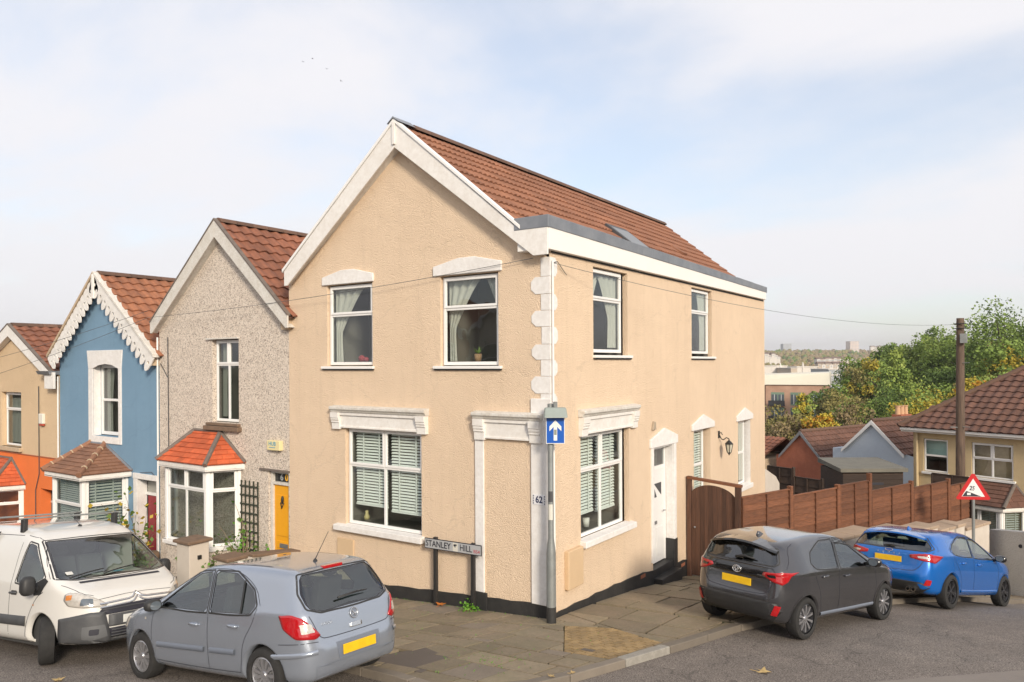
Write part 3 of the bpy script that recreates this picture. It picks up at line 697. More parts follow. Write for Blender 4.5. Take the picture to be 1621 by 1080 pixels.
# windows, upper front
w = window(house, front, -5.29, -4.05, 4.19, 5.79, .06, 'top', split=.37); curtain(w, front, -5.24, -4.4, 4.25, 5.75, -.18, .22)
mb = MB(); mb.blob(front(-4.55, 4.32, -.22), (.09, .05, .07), 8, 6); mb.blob(front(-4.42, 4.30, -.22), (.06, .05, .05), 8, 6); mb.build('red_flowers', mat('red_flower', (.35, .05, .06), .8, bump=(30, 1, .02)), w, smooth=True)
w = window(house, front, -2.30, -1.05, 4.18, 5.77, .06, 'top', split=.36); curtain(w, front, -2.25, -1.5, 4.25, 5.74, -.18, .2); curtain(w, front, -1.45, -1.10, 4.9, 5.74, -.2, .3, True)
mb = MB(); mb.lathe([(.001, 0), (.055, 0), (.07, .14), (.06, .14), (.05, .1)], front(-1.62, 4.24, -.2), n=12); mb.build('flower_pot', mat('clay', (.34, .2, .11), .8), w, smooth=True)
mb = MB()
for k in range(40):
    a = random.uniform(0, 6.28); e = random.uniform(.3, 1.4); l = random.uniform(.1, .22); c = Vector(front(-1.62, 4.38, -.2)); d = Vector((math.cos(a) * math.cos(e), math.sin(a) * math.cos(e) * .6, math.sin(e))) * l; s = Vector((-math.sin(a), math.cos(a), 0)) * .012
    mb.poly(c - s, c + s, c + d)
mb.build('house_plant', mat('house_plant', (.22, .36, .07), .6), w)
hood(house, front, -5.42, -3.98, 5.815, .16, .28); hood(house, front, -2.46, -.94, 5.80, .17, .29)
for (a, b) in ((-5.44, -3.98), (-2.46, -.95)):
    mb = MB(); pbox(mb, front, a, b, 4.115, 4.165, -.05, .06); mb.build('window_sill', 'upvc', house, bevel=.006)
    mb = MB(); pbox(mb, front, a + .01, b - .01, 4.09, 4.114, -.01, .035); mb.build('sill_edge', 'black_paint', house)
# shop window, front
w = window(house, front, -4.78, -2.81, 1.02, 2.93, .08, 'four', split=.385, sill=(-5.04, -2.72, 1.0, .89, .12))
blind(w, front, -4.70, -3.84, 1.42, 2.9, -.2, .058, 2); blind(w, front, -3.74, -2.88, 1.36, 2.9, -.2, .058, 2)
mb = MB(); mb.lathe([(.001, 0), (.05, 0), (.06, .05), (.03, .12), (.035, .17), (.001, .18)], front(-4.45, 1.1, -.24), n=10); mb.build('ornament', mat('ornament', (.5, .42, .2), .5), w, smooth=True)
# side windows
w = window(house, side, 1.54, 2.80, 4.40, 5.94, .07, 'top', split=.36); curtain(w, side, 1.62, 2.1, 4.5, 5.85, -.2, .25); curtain(w, side, 1.95, 2.74, 4.5, 5.85, -.16, .42, True)
mb = MB(); pbox(mb, side, 2.0, 2.35, 5.885, 5.90, -.075, -.066); mb.build('trickle_vent', 'ink_soft', w)
w = window(house, side, 6.42, 7.70, 4.42, 5.96, .07, 'top', split=.36); curtain(w, side, 7.1, 7.64, 4.5, 5.9, -.15, .6, True)
for (a, b) in ((1.50, 3.08), (6.36, 7.95)):
    mb = MB(); pbox(mb, side, a, b, 4.30, 4.35, -.06, .06); mb.build('window_sill', 'upvc', house, bevel=.006)
    mb = MB(); pbox(mb, side, a + .01, b - .01, 4.275, 4.299, -.01, .035); mb.build('sill_edge', 'black_paint', house)
w = window(house, side, 1.03, 2.86, 1.10, 2.94, .09, 'four', split=.36, sill=(1.0, 3.09, 1.07, .96, .12))
blind(w, side, 1.10, 1.9, 1.48, 2.9, -.22, .058, 2); blind(w, side, 2.0, 2.78, 1.44, 2.9, -.22, .058, 2)
mb = MB(); mb.lathe([(.001, 0), (.06, 0), (.07, .16), (.001, .16)], side(1.75, 1.17, -.3), n=12); mb.build('flower_pot', 'white_paint', w, smooth=True)
w = window(house, side, 6.50, 7.52, .88, 2.58, .14, 'sash', split=.5); blind(w, side, 6.56, 7.44, 1.0, 2.5, -.18, .06, 1)
w = window(house, side, 9.85, 10.82, .80, 2.56, .14, 'sash', split=.5, sill=(9.80, 11.02, .78, .66, .06)); curtain(w, side, 10.0, 10.76, .9, 2.5, -.18, .8, True)
for (a, b) in ((6.34, 7.86), (9.66, 11.10)):
    c = (a + b) / 2; pextr(MB(), side, [(a, 2.60), (b, 2.60), (b, 2.74), (c, 2.95), (a, 2.74)], -.003, .045).build('window_hood', 'white_masonry', house, bevel=.012)
for (a, b) in ((9.83, 10.95), ):
    mb = MB(); mb.poly((-.001, b - .004, .74), (-.001, b - .004, 2.58), (-.2, b - .004, 2.58), (-.2, b - .004, .74)); mb.build('reveal', 'white_masonry', house)
# side door with white surround, two black steps
mb = MB()
pbox(mb, side, 4.02, 4.14, .02, 2.42, -.17, .032); pbox(mb, side, 5.235, 5.36, .05, 2.42, -.002, .032); pbox(mb, side, 5.225, 5.262, .3, 2.42, -.17, .0); pbox(mb, side, 4.14, 5.235, 2.385, 2.42, -.17, .0)
mb.build('door_surround', 'white_masonry', house, bevel=.008)
pextr(MB(), side, [(3.94, 2.42), (5.42, 2.42), (5.42, 2.60), (4.68, 2.80), (3.94, 2.60)], -.003, .05).build('door_hood', 'white_masonry', house, bevel=.012)
mb = MB(); D = -.17
pbox(mb, side, 4.14, 4.20, -.15, 2.385, D - .06, D); pbox(mb, side, 5.16, 5.225, -.15, 2.385, D - .06, D); pbox(mb, side, 4.20, 5.16, 1.88, 1.96, D - .06, D); pbox(mb, side, 4.20, 5.16, 2.32, 2.385, D - .06, D)
dr = mb.build('door_frame', 'upvc', house, bevel=.005)
mb = MB(); pbox(mb, side, 4.20, 5.16, -.14, 1.88, D - .05, D - .012)
for (a, b, c, d) in ((4.30, 4.64, .0, .62), (4.72, 5.06, .0, .62)): pbox(mb, side, a, b, c, d, D - .012, D - .002)
lf = mb.build('door', 'door_white', house, bevel=.006)
mb = MB(); pextr(mb, side, [(4.38, 1.28), (4.74, 1.28), (4.56, 1.55)], D - .013, D - .006); pextr(mb, side, [(4.60, 1.58), (4.98, 1.30), (4.98, 1.58)], D - .013, D - .006); mb.build('door_glazing', 'ink_soft', lf)
mb = MB(); pbox(mb, side, 4.45, 4.72, .70, .77, D - .012, D + .008); mb.build('letter_plate', 'grey_alu', lf); mb = MB(); mb.tube([side(5.08, .95, D), side(5.08, .95, D + .05), side(4.98, .95, D + .05)], .012); mb.build('handle', 'chrome', lf, smooth=True)
mb = MB(); mb.poly(side(4.2, 1.96, D - .03), side(5.16, 1.96, D - .03), side(5.16, 2.32, D - .03), side(4.2, 2.32, D - .03)); mb.build('fanlight', 'dark_window_glass', dr)
mb = MB(); pbox(mb, side, 4.2, 5.16, 1.9, 2.35, D - .2, D - .19); mb.build('hall_wall', 'room', dr)
for (a, b, c, d0, d1) in ((4.14, 5.24, -.16, -.30, .0), (4.13, 5.25, -.32, -.25, .20)):
    mb = MB(); pbox(mb, side, a, b, -.8, c, d0, d1); mb.build('door_step', 'black_paint', house, bevel=.012)
mb = MB(); pbox(mb, side, 5.20, 5.40, -.8, .30, -.168, .036); mb.build('plinth_block', 'black_paint', house, bevel=.006)
# meter boxes, number tile, lantern, vents
mb = MB(); pbox(mb, side, .44, .96, .36, 1.02, -.002, .09); mb.build('meter_box', 'meter_box', house, bevel=.015)
mb = MB(); pbox(mb, front, -5.02, -4.56, .05, .72, -.002, .035); mb.build('meter_box', 'meter_box', house, bevel=.01)
mb = MB(); pbox(mb, front, -.315, -.075, 1.86, 2.03, .035, .045); nt_ = mb.build('number_tile', mat('tile_white', (.72, .72, .74), .25), house, bevel=.003)
mt = basis(front(-.195, 1.945, .0462), (1, 0, 0), (0, 0, 1), (0, -1, 0)); text_mesh('62', .155, mat('navy', (.03, .035, .09), .4), 'number', nt_, mt, sx=.9, bold=.004)
mb = MB()
for s in (-1, 1):
    for k in range(4): pbox(mb, front, -.195 + s * .108 - .008, -.195 + s * .108 + .008, 1.875 + k * .04, 1.875 + k * .04 + .022, .0452, .0464)
mb.build('tile_border', 'navy', nt_)
lan = MB(); pbox(lan, side, 8.20, 8.30, 2.28, 2.46, 0, .02); lan.tube([side(8.25, 2.36, .02), side(8.25, 2.26, .07), side(8.25, 2.24, .13), side(8.25, 2.30, .2), side(8.25, 2.27, .27)], .014); lan.tube([side(8.25, 2.40, .02), side(8.25, 2.42, .07), side(8.25, 2.36, .10)], .012)
lan.lathe([(.001, .34), (.012, .33), (.02, .30), (.05, .28), (.105, .22), (.11, .205), (.06, .2)], side(8.25, 1.93, .27), n=6); lan.lathe([(.055, .0), (.05, -.02), (.02, -.04), (.012, -.07), (.001, -.08)], side(8.25, 1.93, .27), n=6)
for k in range(6):
    a = 2 * math.pi * k / 6; lan.tube([Vector(side(8.25, 1.93, .27)) + Vector((.055 * math.cos(a), .055 * math.sin(a), 0)), Vector(side(8.25, 2.13, .27)) + Vector((.095 * math.cos(a), .095 * math.sin(a), 0))], .008, 5)
ll = lan.build('wall_lantern', 'dark_iron', house, smooth='auto'); g = MB().lathe([(.05, 0), (.09, .2)], side(8.25, 1.93, .27), n=6); g.build('lantern_glass', 'lamp_glass', ll)
mb = MB(); mb.extrude([side(4.05, 2.80, 0), side(4.22, 2.80, 0), side(4.20, 2.95, 0), side(4.12, 2.98, 0)], (.05, 0, 0)); mb.build('vent_cowl', mat('cowl', (.38, .31, .23), .7), house, bevel=.008)
for (u, v) in ((3.45, -.17), (5.62, -.42)):
    mb = MB(); pbox(mb, side, u, u + .22, v, v + .07, .02, .028); mb.build('air_brick', mat('brick_red', (.30, .11, .06), .85), house)

# roof: bargeboards, parapet with lead, tiles
SL = R(39.0); rd = Vector((math.cos(SL), 0, -math.sin(SL))); rn = Vector((math.sin(SL), 0, math.cos(SL)))
def barge(parent, xa, za, xf, zf, wv, y0, y1, m='white_paint', foot=.30, name='bargeboard', bev=.006):
    pts = [(xa, za), (xf, zf), (xf, zf - foot), (xf + (xa - xf) * .03, zf - foot - .0), (xa, za - wv)]
    return MB().extrude([(x, y0, z) for x, z in pts], (0, y1 - y0, 0)).build(name, m, parent, bevel=bev)
barge(house, -3.25, 8.72, -6.40, 6.16, .47, -.20, -.165)
MB().extrude([(x, -.20, z) for x, z in ((-3.25, 8.72), (-.47, 6.43), (.09, 6.43), (.09, 5.97), (-.19, 5.97), (-3.25, 8.25))], (0, .035, 0)).build('bargeboard', 'white_paint', house, bevel=.006)
for s, xf, zf in ((-1, -6.44, 6.16), (1, -.44, 6.45)):   # verge capping
    MB().extrude([(x, -.225, z) for x, z in ((-3.25, 8.79), (xf, zf + .045), (xf, zf - .02), (-3.25, 8.72))], (0, .12 if s > 0 else .06, 0)).build('verge_trim', 'upvc', house, bevel=.006)
mb = MB(); mb.box(-3.285, -3.215, -.235, -.2, 8.30, 8.72); mb.build('apex_post', 'white_paint', house, bevel=.006)
mb = MB(); mb.extrude([(-3.40, -.24, 8.70), (-3.25, -.24, 8.82), (-3.10, -.24, 8.70), (-3.25, -.24, 8.79)], (0, .5, 0)); mb.build('apex_flashing', 'lead', house)
for xf, zf in ((-6.40, 5.88), (-.19, 5.98)):       # soffits
    mb = MB(); mb.poly((-3.25, -.166, 8.27), (xf, -.166, zf + .03), (xf, .0, zf + .03), (-3.25, 0, 8.27)); mb.build('soffit', 'white_paint', house)
mb = MB(); mb.hexa([(-.52, -.165, 6.06), (.10, -.165, 6.06), (.10, 12.25, 6.07), (-.52, 12.25, 6.07), (-.52, -.165, 6.42), (.10, -.165, 6.42), (.10, 12.25, 6.30), (-.52, 12.25, 6.30)]); mb.build('parapet_fascia', mat('white_fascia', (.82, .79, .74), .45, var=(1.2, .25, (.74, .70, .64))), house, bevel=.008)
mb = MB(); mb.box(.0, .012, .06, 12.3, 6.03, 6.058); mb.build('fascia_painted_shadow', 'black_paint', house)  # solid black strip painting in the shadow line under the fascia
n = 9
for k in range(n):       # lead sheets lapped along the parapet
    y0 = -.21 + 12.48 * k / n; y1 = -.21 + 12.48 * (k + 1) / n + .04; e = .004 * (k % 2)
    zl = lambda y: 6.41 - .125 * (y + .2) / 12.5; zh = lambda y: 6.615 - .165 * (y + .2) / 12.5; mb = MB(); mb.hexa([(-.56, y0, zl(y0)), (.112 + e, y0, zl(y0)), (.112 + e, y1, zl(y1)), (-.56, y1, zl(y1)), (-.56, y0, zh(y0) + e), (.112 + e, y0, zh(y0) + e), (.112 + e, y1, zh(y1) + e), (-.56, y1, zh(y1) + e)]); mb.build('lead_sheet', 'lead', house, bevel=.01)
roof = MB(); roof.poly((-3.25, -.16, 8.66), (-3.25, 12.42, 8.66), (-.4, 12.42, 6.34), (-.4, -.16, 6.34)); roof.poly((-3.25, -.16, 8.66), (-6.5, -.16, 6.02), (-6.5, 12.42, 6.02), (-3.25, 12.42, 8.66))
roof = roof.build('roof', 'dull_tile', house)
tile_slope(roof, Vector((-3.25, -.12, 8.68)), (0, 1, 0), rd, rn, 42, 11, .30, .325, TR, near=lambda c, r: c < 27)
tile_slope(roof, Vector((-3.25, 12.42, 8.68)), (0, -1, 0), (-rd.x, 0, rd.z), (-rn.x, 0, rn.z), 42, 12, .30, .325, TR, near=lambda c, r: False)
for k in range(28):
    y0 = .28 + k * .435; mb = MB(); a = [( -3.25 + .14 * math.cos(t), 8.66 + .115 * math.sin(t) + .02) for t in [math.pi * i / 6 for i in range(7)]]
    pts = [(x, y0, z) for x, z in a] + [(x, y0 + .43, z) for x, z in a]
    mb.add(pts, [(i, i + 1, 8 + i, 7 + i) for i in range(6)] + [tuple(range(7)), tuple(range(13, 6, -1))]); mb.build('ridge_tile', 'ridge', roof, smooth='auto')
def on_roof(x, y, h): 
    t = (x + 3.25) / rd.x; return Vector((-3.25, y, 8.68)) + rd * t + rn * h
mb = MB(); a, b, y0, y1 = -1.62, -.70, 5.05, 6.1
mb.hexa([on_roof(a, y0, 0), on_roof(b, y0, 0), on_roof(b, y1, 0), on_roof(a, y1, 0), on_roof(a, y0, .12), on_roof(b, y0, .12), on_roof(b, y1, .12), on_roof(a, y1, .12)]); sk = mb.build('skylight', 'ink_soft', roof, bevel=.01)
mb = MB(); mb.poly(on_roof(a + .1, y0 + .08, .124), on_roof(b - .06, y0 + .08, .124), on_roof(b - .06, y1 - .08, .124), on_roof(a + .1, y1 - .08, .124)); mb.build('pane', mat('skylight_pane', (.16, .17, .18), .35), roof); mat('sky_pane', (.10, .12, .14), .05, coat=1, spec=.6)
mb = MB(); mb.hexa([on_roof(-1.75, 9.2, .02), on_roof(-1.35, 9.2, .02), on_roof(-1.35, 9.5, .02), on_roof(-1.75, 9.5, .02), on_roof(-1.7, 9.25, .08), on_roof(-1.35, 9.2, .12), on_roof(-1.35, 9.5, .12), on_roof(-1.7, 9.45, .08)]); mb.build('vent_tile', 'brown_tile', roof)
mb = MB(); mb.tube([(.045, .035, 5.9), (.045, .035, 3.5), (.05, .05, .12)], .018, 8); mb.build('cable_conduit', 'upvc', house, smooth='auto')

# ------------------------------------------------------------------ terraced neighbours to the left
def gable_house(name, label, x0, x1, ax, az, rfx, rfz, lfx, lfz, wallm, tileme, tilem, ops, depth=9.0, barge_m='weathered_white', barge_w=.40, fancy=False, cols=18, zlow=-2.6, ridge_m='ridge', steps=15):
    """front gable on Y = 0; ax,az = bargeboard apex (at Y=-.2); feet on either side"""
    h = thing(name, label, 'house', ((x0 + x1) / 2, depth / 2, gp((x0 + x1) / 2, 0)), world=True)
    mb = MB(); zr, zl = rfz - .1, lfz - .1; ze = min(zr, zl)
    wall_sheet(mb, front, x0, x1, zlow, ze, ops, .12); mb.poly(front(x0, ze), front(x1, ze), front(x1, zr), front(ax - .05, az - .42), front(x0, zl))
    mb.poly((x1, 0, zlow), (x1, depth, zlow), (x1, depth, zr), (x1, 0, zr)); mb.poly((x0, depth, zlow), (x0, 0, zlow), (x0, 0, zl), (x0, depth, zl)); mb.poly((x0, depth, zlow), (x1, depth, zlow), (x1, depth, zr), (ax, depth, az - .42), (x0, depth, zl))
    w_ = mb.build('wall', wallm, h)
    slope_r = math.atan2(az - rfz, rfx - ax); d_r = Vector((math.cos(slope_r), 0, -math.sin(slope_r))); n_r = Vector((math.sin(slope_r), 0, math.cos(slope_r)))
    slope_l = math.atan2(az - lfz, ax - lfx); d_l = Vector((-math.cos(slope_l), 0, -math.sin(slope_l))); n_l = Vector((-math.sin(slope_l), 0, math.cos(slope_l)))
    rf = MB(); rf.poly((ax, -.15, az - .06), (ax, depth, az - .06), (rfx, depth, rfz - .06), (rfx, -.15, rfz - .06)); rf.poly((ax, depth, az - .06), (ax, -.15, az - .06), (lfx, -.15, lfz - .06), (lfx, depth, lfz - .06)); rf = rf.build('roof', 'dull_tile', h)
    for (d_, n_, fx, fz, ind, o0, al) in ((d_r, n_r, rfx, rfz, True, (ax, -.12, az - .04), (0, 1, 0)), (d_l, n_l, lfx, lfz, False, (ax, depth, az - .04), (0, -1, 0))):
        ln = math.hypot(fx - ax, fz - az); rows = max(1, int(ln / .33)); tile_slope(rf, o0, al, d_, n_, int(depth / .3), rows, .30, ln / rows - .001 if rows else .33, tileme, near=(lambda c, r: c < cols) if ind else (lambda c, r: False))
    for k in range(int(depth / .44)):
        y0 = -.1 + k * .44; mb = MB(); a = [(ax + .13 * math.cos(t), az - .05 + .11 * math.sin(t)) for t in [math.pi * i / 6 for i in range(7)]]
        mb.add([(x, y0, z) for x, z in a] + [(x, y0 + .43, z) for x, z in a], [(i, i + 1, 8 + i, 7 + i) for i in range(6)] + [tuple(range(7)), tuple(range(13, 6, -1))]); mb.build('ridge_tile', ridge_m, rf, smooth='auto')
    if not fancy:
        for fx, fz in ((rfx, rfz), (lfx, lfz)):
            barge(h, ax, az, fx, fz, barge_w, -.20, -.165, barge_m, foot=.26)
            mb = MB(); mb.poly((ax, -.166, az - barge_w), (fx, -.166, fz - .25), (fx, 0, fz - .25), (ax, 0, az - barge_w)); mb.build('soffit', barge_m, h)
            mb = MB(); mb.extrude([(ax, -.215, az + .035), (fx, -.215, fz + .035), (fx, -.215, fz - .005), (ax, -.215, az - .005)], (0, .1, 0)); mb.build('verge', 'grey_mortar', h)
    return h, rf
def tooth(parent, O, ex, ez, w, h, m, y0=-.20, th=.03):
    """one unit of pierced bargeboard: plate with a scalloped lower edge and a round hole"""
    mb = MB(); n = 24; cx, cz, r = w * .5, -h * .50, w * .17; outer = []
    prof = [(0, 0), (w, 0), (w, -h * .52), (w * .90, -h * .58), (w * .88, -h * .78), (w * .74, -h * .92), (w * .5, -h), (w * .26, -h * .92), (w * .12, -h * .78), (w * .10, -h * .58), (0, -h * .52)]
    for k in range(n):
        a = 2 * math.pi * k / n; d = (math.cos(a), math.sin(a)); best = None
        for i in range(len(prof)):
            p, q = prof[i], prof[(i + 1) % len(prof)]; ux_, uz_ = q[0] - p[0], q[1] - p[1]; den = d[0] * uz_ - d[1] * ux_
            if abs(den) < 1e-9: continue
            t = ((p[0] - cx) * uz_ - (p[1] - cz) * ux_) / den; s = ((p[0] - cx) * d[1] - (p[1] - cz) * d[0]) / den
            if t > 0 and -1e-6 <= s <= 1 + 1e-6 and (best is None or t > best): best = t
        outer.append((cx + d[0] * best, cz + d[1] * best))
    inner = [(cx + r * math.cos(2 * math.pi * k / n), cz + r * math.sin(2 * math.pi * k / n)) for k in range(n)]
    W3 = lambda p, y: Vector(O) + Vector(ex) * p[0] + Vector(ez) * p[1] + Vector((0, y, 0))
    v = [W3(p, 0) for p in outer] + [W3(p, 0) for p in inner] + [W3(p, th) for p in outer] + [W3(p, th) for p in inner]; f = []
    for k in range(n):
        j = (k + 1) % n; f += [(k, j, n + j, n + k), (2 * n + k, 3 * n + k, 3 * n + j, 2 * n + j), (k, 2 * n + k, 2 * n + j, j), (n + k, n + j, 3 * n + j, 3 * n + k)]
    mb.add(v, f); return mb.build('scalloped_board', m, parent)
mat('yellow_door', (.78, .36, .012), .4, var=(5, .3, (.65, .28, .01))); mat('red_door', (.26, .012, .022), .35, var=(6, .3, (.18, .01, .015))); mat('navy_door', (.02, .035, .12), .4)
mat('brown_stone', (.20, .13, .085), .9, var=(7, .6, (.12, .085, .06)), bump=(40, .6, .01))
mat('trellis', (.035, .045, .03), .8, var=(9, .5, (.06, .05, .03)))
mat('number_orange', (.85, .45, .04), .5); mat('number_grey', (.35, .37, .38), .5)
mat('alarm_cream', (.72, .62, .34), .5); mat('alarm_white', (.72, .68, .60), .5); mat('sign_blue_text', (.05, .28, .42), .5); mat('red_plastic', (.42, .06, .03), .5)
def plane(A, B):
    """vertical plane from A to B (2-D); u along A->B, d out of the wall (to the right of A->B reversed)"""
    A = Vector((A[0], A[1])); B = Vector((B[0], B[1])); dr = (B - A).normalized(); n = Vector((dr.y, -dr.x))
    def P(u, v, d=0.):
        q = A + dr * u + n * d; return (q.x, q.y, v)
    return P, (B - A).length
def bay(parent, FL, FR, WL, WR, z0, z1, TL, TR, slatem, wallm, zlow, lights=(2, 1), hipm='grey_mortar', gauge=.15, sw=.26, over=.14, splitf=.28, blinds=False, glassm='dark_window_glass', hiptile=False):
    plan = [WL, FL, FR, WR]; mb = MB(); cap = [(p[0], p[1], zlow) for p in plan]; mb.extrude(cap, (0, 0, z0 - zlow)); b = mb.build('bay_wall', wallm, parent)
    rm = MB(); rm.box(min(p[0] for p in plan) + .05, max(p[0] for p in plan) - .05, .6, .61, z0, z1); rm.build('bay_room', 'room', b)
    for k, (A, B) in enumerate(((WL, FL), (FL, FR), (FR, WR))):
        P, ln = plane(A, B)
        mb = MB(); pbox(mb, P, 0, .07, z0, z1 - .02, -.08, .02); pbox(mb, P, ln - .07, ln, z0, z1 - .02, -.08, .02); mb.build('bay_post', 'upvc', b, bevel=.008)
        mb = MB(); pbox(mb, P, -.05, ln + .05, z0 - .09, z0, -.1, .07); mb.build('bay_sill', 'white_masonry', b, bevel=.01)
        if k == 1 and lights[0] == 2: w_ = window(parent, P, .07, ln - .07, z0, z1 - .1, .01, 'four', split=splitf, glassm=glassm, room=0)
        else: w_ = window(parent, P, .07, ln - .07, z0, z1 - .1, .01, 'top' if k != 0 else 'one', split=splitf, glassm=glassm, room=0)
        if blinds and k > 0: blind(w_, P, .12, ln - .12, z0 + .1, z1 - .15, -.12, .055 if k == 1 else .075, 2)
    # fascia and roof
    c = Vector(((FL[0] + FR[0]) / 2, 0)); ex = lambda p, o: ((p[0] + (o if p[0] > c.x else -o)), p[1] - (o if p[1] < -.05 else 0))
    e = [ex(WL, over), ex(FL, over * .8), ex(FR, over * .8), ex(WR, over)]
    for A, B in zip(e[:-1], e[1:]):
        P, ln = plane(A, B); mb = MB(); pbox(mb, P, 0, ln, z1 - .12, z1 + .02, -.03, .0); mb.build('bay_fascia', 'white_paint', b, bevel=.005)
    mb = MB(); mb.extrude([(p[0], p[1], z1 - .1) for p in e], (0, 0, .015)); mb.build('bay_soffit', 'white_paint', b)
    e2 = [ex(WL, over + .04), ex(FL, over * .8 + .04), ex(FR, over * .8 + .04), ex(WR, over + .04)]; E = [Vector((p[0], p[1], z1 + .02)) for p in e2]
    T0, T1 = Vector((TL[0], 0, TL[1])), Vector((TR[0], 0, TR[1]))
    r_ = MB(); r_.poly(E[1], E[2], T1, T0); r_.poly(E[2], E[3], T1); r_.poly(E[0], E[1], T0); r_ = r_.build('bay_roof', slatem, parent)
    slates(r_, [E[1], E[2], T1, T0], gauge, sw, slatem); slates(r_, [E[2], E[3], T1], gauge, sw, slatem); slates(r_, [E[0], E[1], T0], gauge, sw, slatem)
    for A, B in ((E[1], T0), (E[2], T1)):
        if hiptile:
            n = 5
            for k in range(n):
                p, q = A + (B - A) * (k / n), A + (B - A) * ((k + .93) / n); MB().tube([p + Vector((0, 0, .02)), q + Vector((0, 0, .03))], [.075, .065], 8).build('hip_tile', 'brown_slate', r_, smooth='auto')
                MB().tube([q + Vector((0, 0, .03)), q + (B - A) / n * .10 + Vector((0, 0, .03))], .078, 8).build('hip_joint', 'mortar', r_)
        else: MB().tube([A + Vector((0, 0, .012)), (A + B) / 2 + Vector((0, 0, .02)), B + Vector((0, 0, .015))], .055, 8).build('hip_mortar', hipm, r_, smooth='auto')
    A = T1; B = E[3]; MB().tube([A + Vector((0, -.02, .02)), B + Vector((0, -.01, .02))], .045, 6).build('flashing', hipm if not hiptile else 'lead', r_)
    A = T0; B = T1; MB().tube([A + Vector((0, -.02, .01)), B + Vector((0, -.02, .01))], .04, 6).build('flashing', hipm if not hiptile else 'lead', r_)
    return b
def panel_door(parent, P, u0, u1, v0, v1, dep, m, panels, name='door'):
    mb = MB(); pbox(mb, P, u0, u1, v0, v1, -dep - .05, -dep)
    for (a, b, c, d) in panels: pbox(mb, P, u0 + (u1 - u0) * a, u0 + (u1 - u0) * b, v0 + (v1 - v0) * c, v0 + (v1 - v0) * d, -dep, -dep + .014)
    return mb.build(name, m, parent, bevel=.008)

# grey pebbledashed house, yellow door
g1, r1 = gable_house('terraced_house', 'pebbledashed terraced house with yellow door and orange tiled bay roof', -11.4, -6.5, -8.83, 7.53, -6.30, 5.24, -11.48, 5.26, 'pebbledash', TRED, 'red_tile',
    [(-9.22, -8.22, 2.88, 4.80), (-7.20, -6.53, -1.2, 1.9, .14)], cols=17)
w = window(g1, front, -9.20, -8.24, 2.90, 4.78, .10, 'four', split=.30, glassm='dark_window_glass'); curtain(w, front, -9.15, -8.9, 3.0, 4.7, -.25, .6)
mb = MB(); pbox(mb, front, -9.38, -8.18, 4.80, 4.835, -.02, .06); mb.build('lintel_drip', 'weathered_white', g1)
mb = MB(); pbox(mb, front, -9.42, -8.12, 2.70, 2.80, -.1, .12); pbox(mb, front, -9.36, -8.16, 2.81, 2.87, -.1, .09); mb.build('window_sill', 'brown_stone', g1, bevel=.01)
bay(g1, (-10.15, -.60), (-8.52, -.62), (-10.72, 0), (-8.16, 0), .16, 1.98, (-9.9, 2.66), (-8.9, 2.66), 'orange_slate', 'pebbledash', -1.6)
mb = MB(); pbox(mb, front, -7.45, -6.5, 1.90, 1.94, -.05, .05); mb.build('door_lintel', 'grey_mortar', g1)
mb = MB(); pbox(mb, front, -7.19, -7.12, -.7, 1.9, -.14, -.05); pbox(mb, front, -7.12, -6.55, 1.60, 1.66, -.14, -.05); pbox(mb, front, -7.12, -6.55, 1.85, 1.9, -.14, -.05); pbox(mb, front, -6.56, -6.53, -.7, 1.9, -.14, -.05); fr_ = mb.build('door_frame', 'weathered_white', g1, bevel=.005)
d_ = panel_door(g1, front, -7.12, -6.56, -.62, 1.60, .10, 'yellow_door', [(.14, .86, .50, .90), (.14, .46, .05, .26), (.54, .86, .05, .26), (.14, .86, .38, .45)])
mb = MB(); pbox(mb, front, -6.92, -6.66, .24, .33, -.085, -.07); mb.build('letter_plate', 'grey_alu', d_); mb = MB(); mb.blob(front(-6.82, 1.28, -.07), (.035, .03, .09), 8, 6); mb.tube([front(-6.87, 1.22, -.06), front(-6.82, 1.10, -.05), front(-6.77, 1.22, -.06)], .012); mb.build('door_knocker', 'dark_iron', d_, smooth=True)
mb = MB(); pbox(mb, front, -7.12, -6.56, 1.66, 1.85, -.15, -.12); fl = mb.build('fanlight', mat('fanlight', (.03, .032, .033), .1), g1)
text_mesh('6', .2, 'number_grey', 'number', fl, basis(front(-6.90, 1.752, -.1192), (1, 0, 0), (0, 0, 1), (0, -1, 0)), bold=.004); text_mesh('0', .2, 'number_orange', 'number', fl, basis(front(-6.74, 1.752, -.1192), (1, 0, 0), (0, 0, 1), (0, -1, 0)), bold=.006)
mb = MB(); pbox(mb, front, -7.12, -6.70, 2.36, 2.57, 0, .10); al = mb.build('alarm_box', 'alarm_cream', g1, bevel=.012)
text_mesh('HUB', .12, 'sign_blue_text', 'alarm_lettering', al, basis(front(-6.94, 2.50, .1012), (1, 0, 0), (0, 0, 1), (0, -1, 0)), bold=.002); mb = MB(); pbox(mb, front, -7.04, -6.84, 2.415, 2.43, .1, .1012); mb.build('alarm_line', 'sign_blue_text', al)
for k in range(5):
    u = -8.12 + k * .145; mb = MB(); pbox(mb, front, u - .016, u + .016, -.15, 1.62, .01, .03); mb.build('trellis_upright', 'trellis', g1)
for k in range(8):
    v = .1 + k * .20; mb = MB(); pbox(mb, front, -8.14, -7.52, v - .016, v + .016, .031, .048); mb.build('trellis_slat', 'trellis', g1)
mb = MB(); mb.tube([front(-11.0, 4.9, .02), front(-10.98, 2.3, .02), front(-11.05, .8, .02)], .013, 6); mb.tube([front(-11.0, 3.9, .02), front(-11.3, 4.25, .03)], .01, 5); mb.build('wall_cable', 'ink_soft', g1)
mb = MB(); mb.tube([(-11.42, -.04, 4.9), (-11.42, -.04, -1.2)], .022, 8); mb.build('downpipe', 'upvc', g1, smooth='auto')
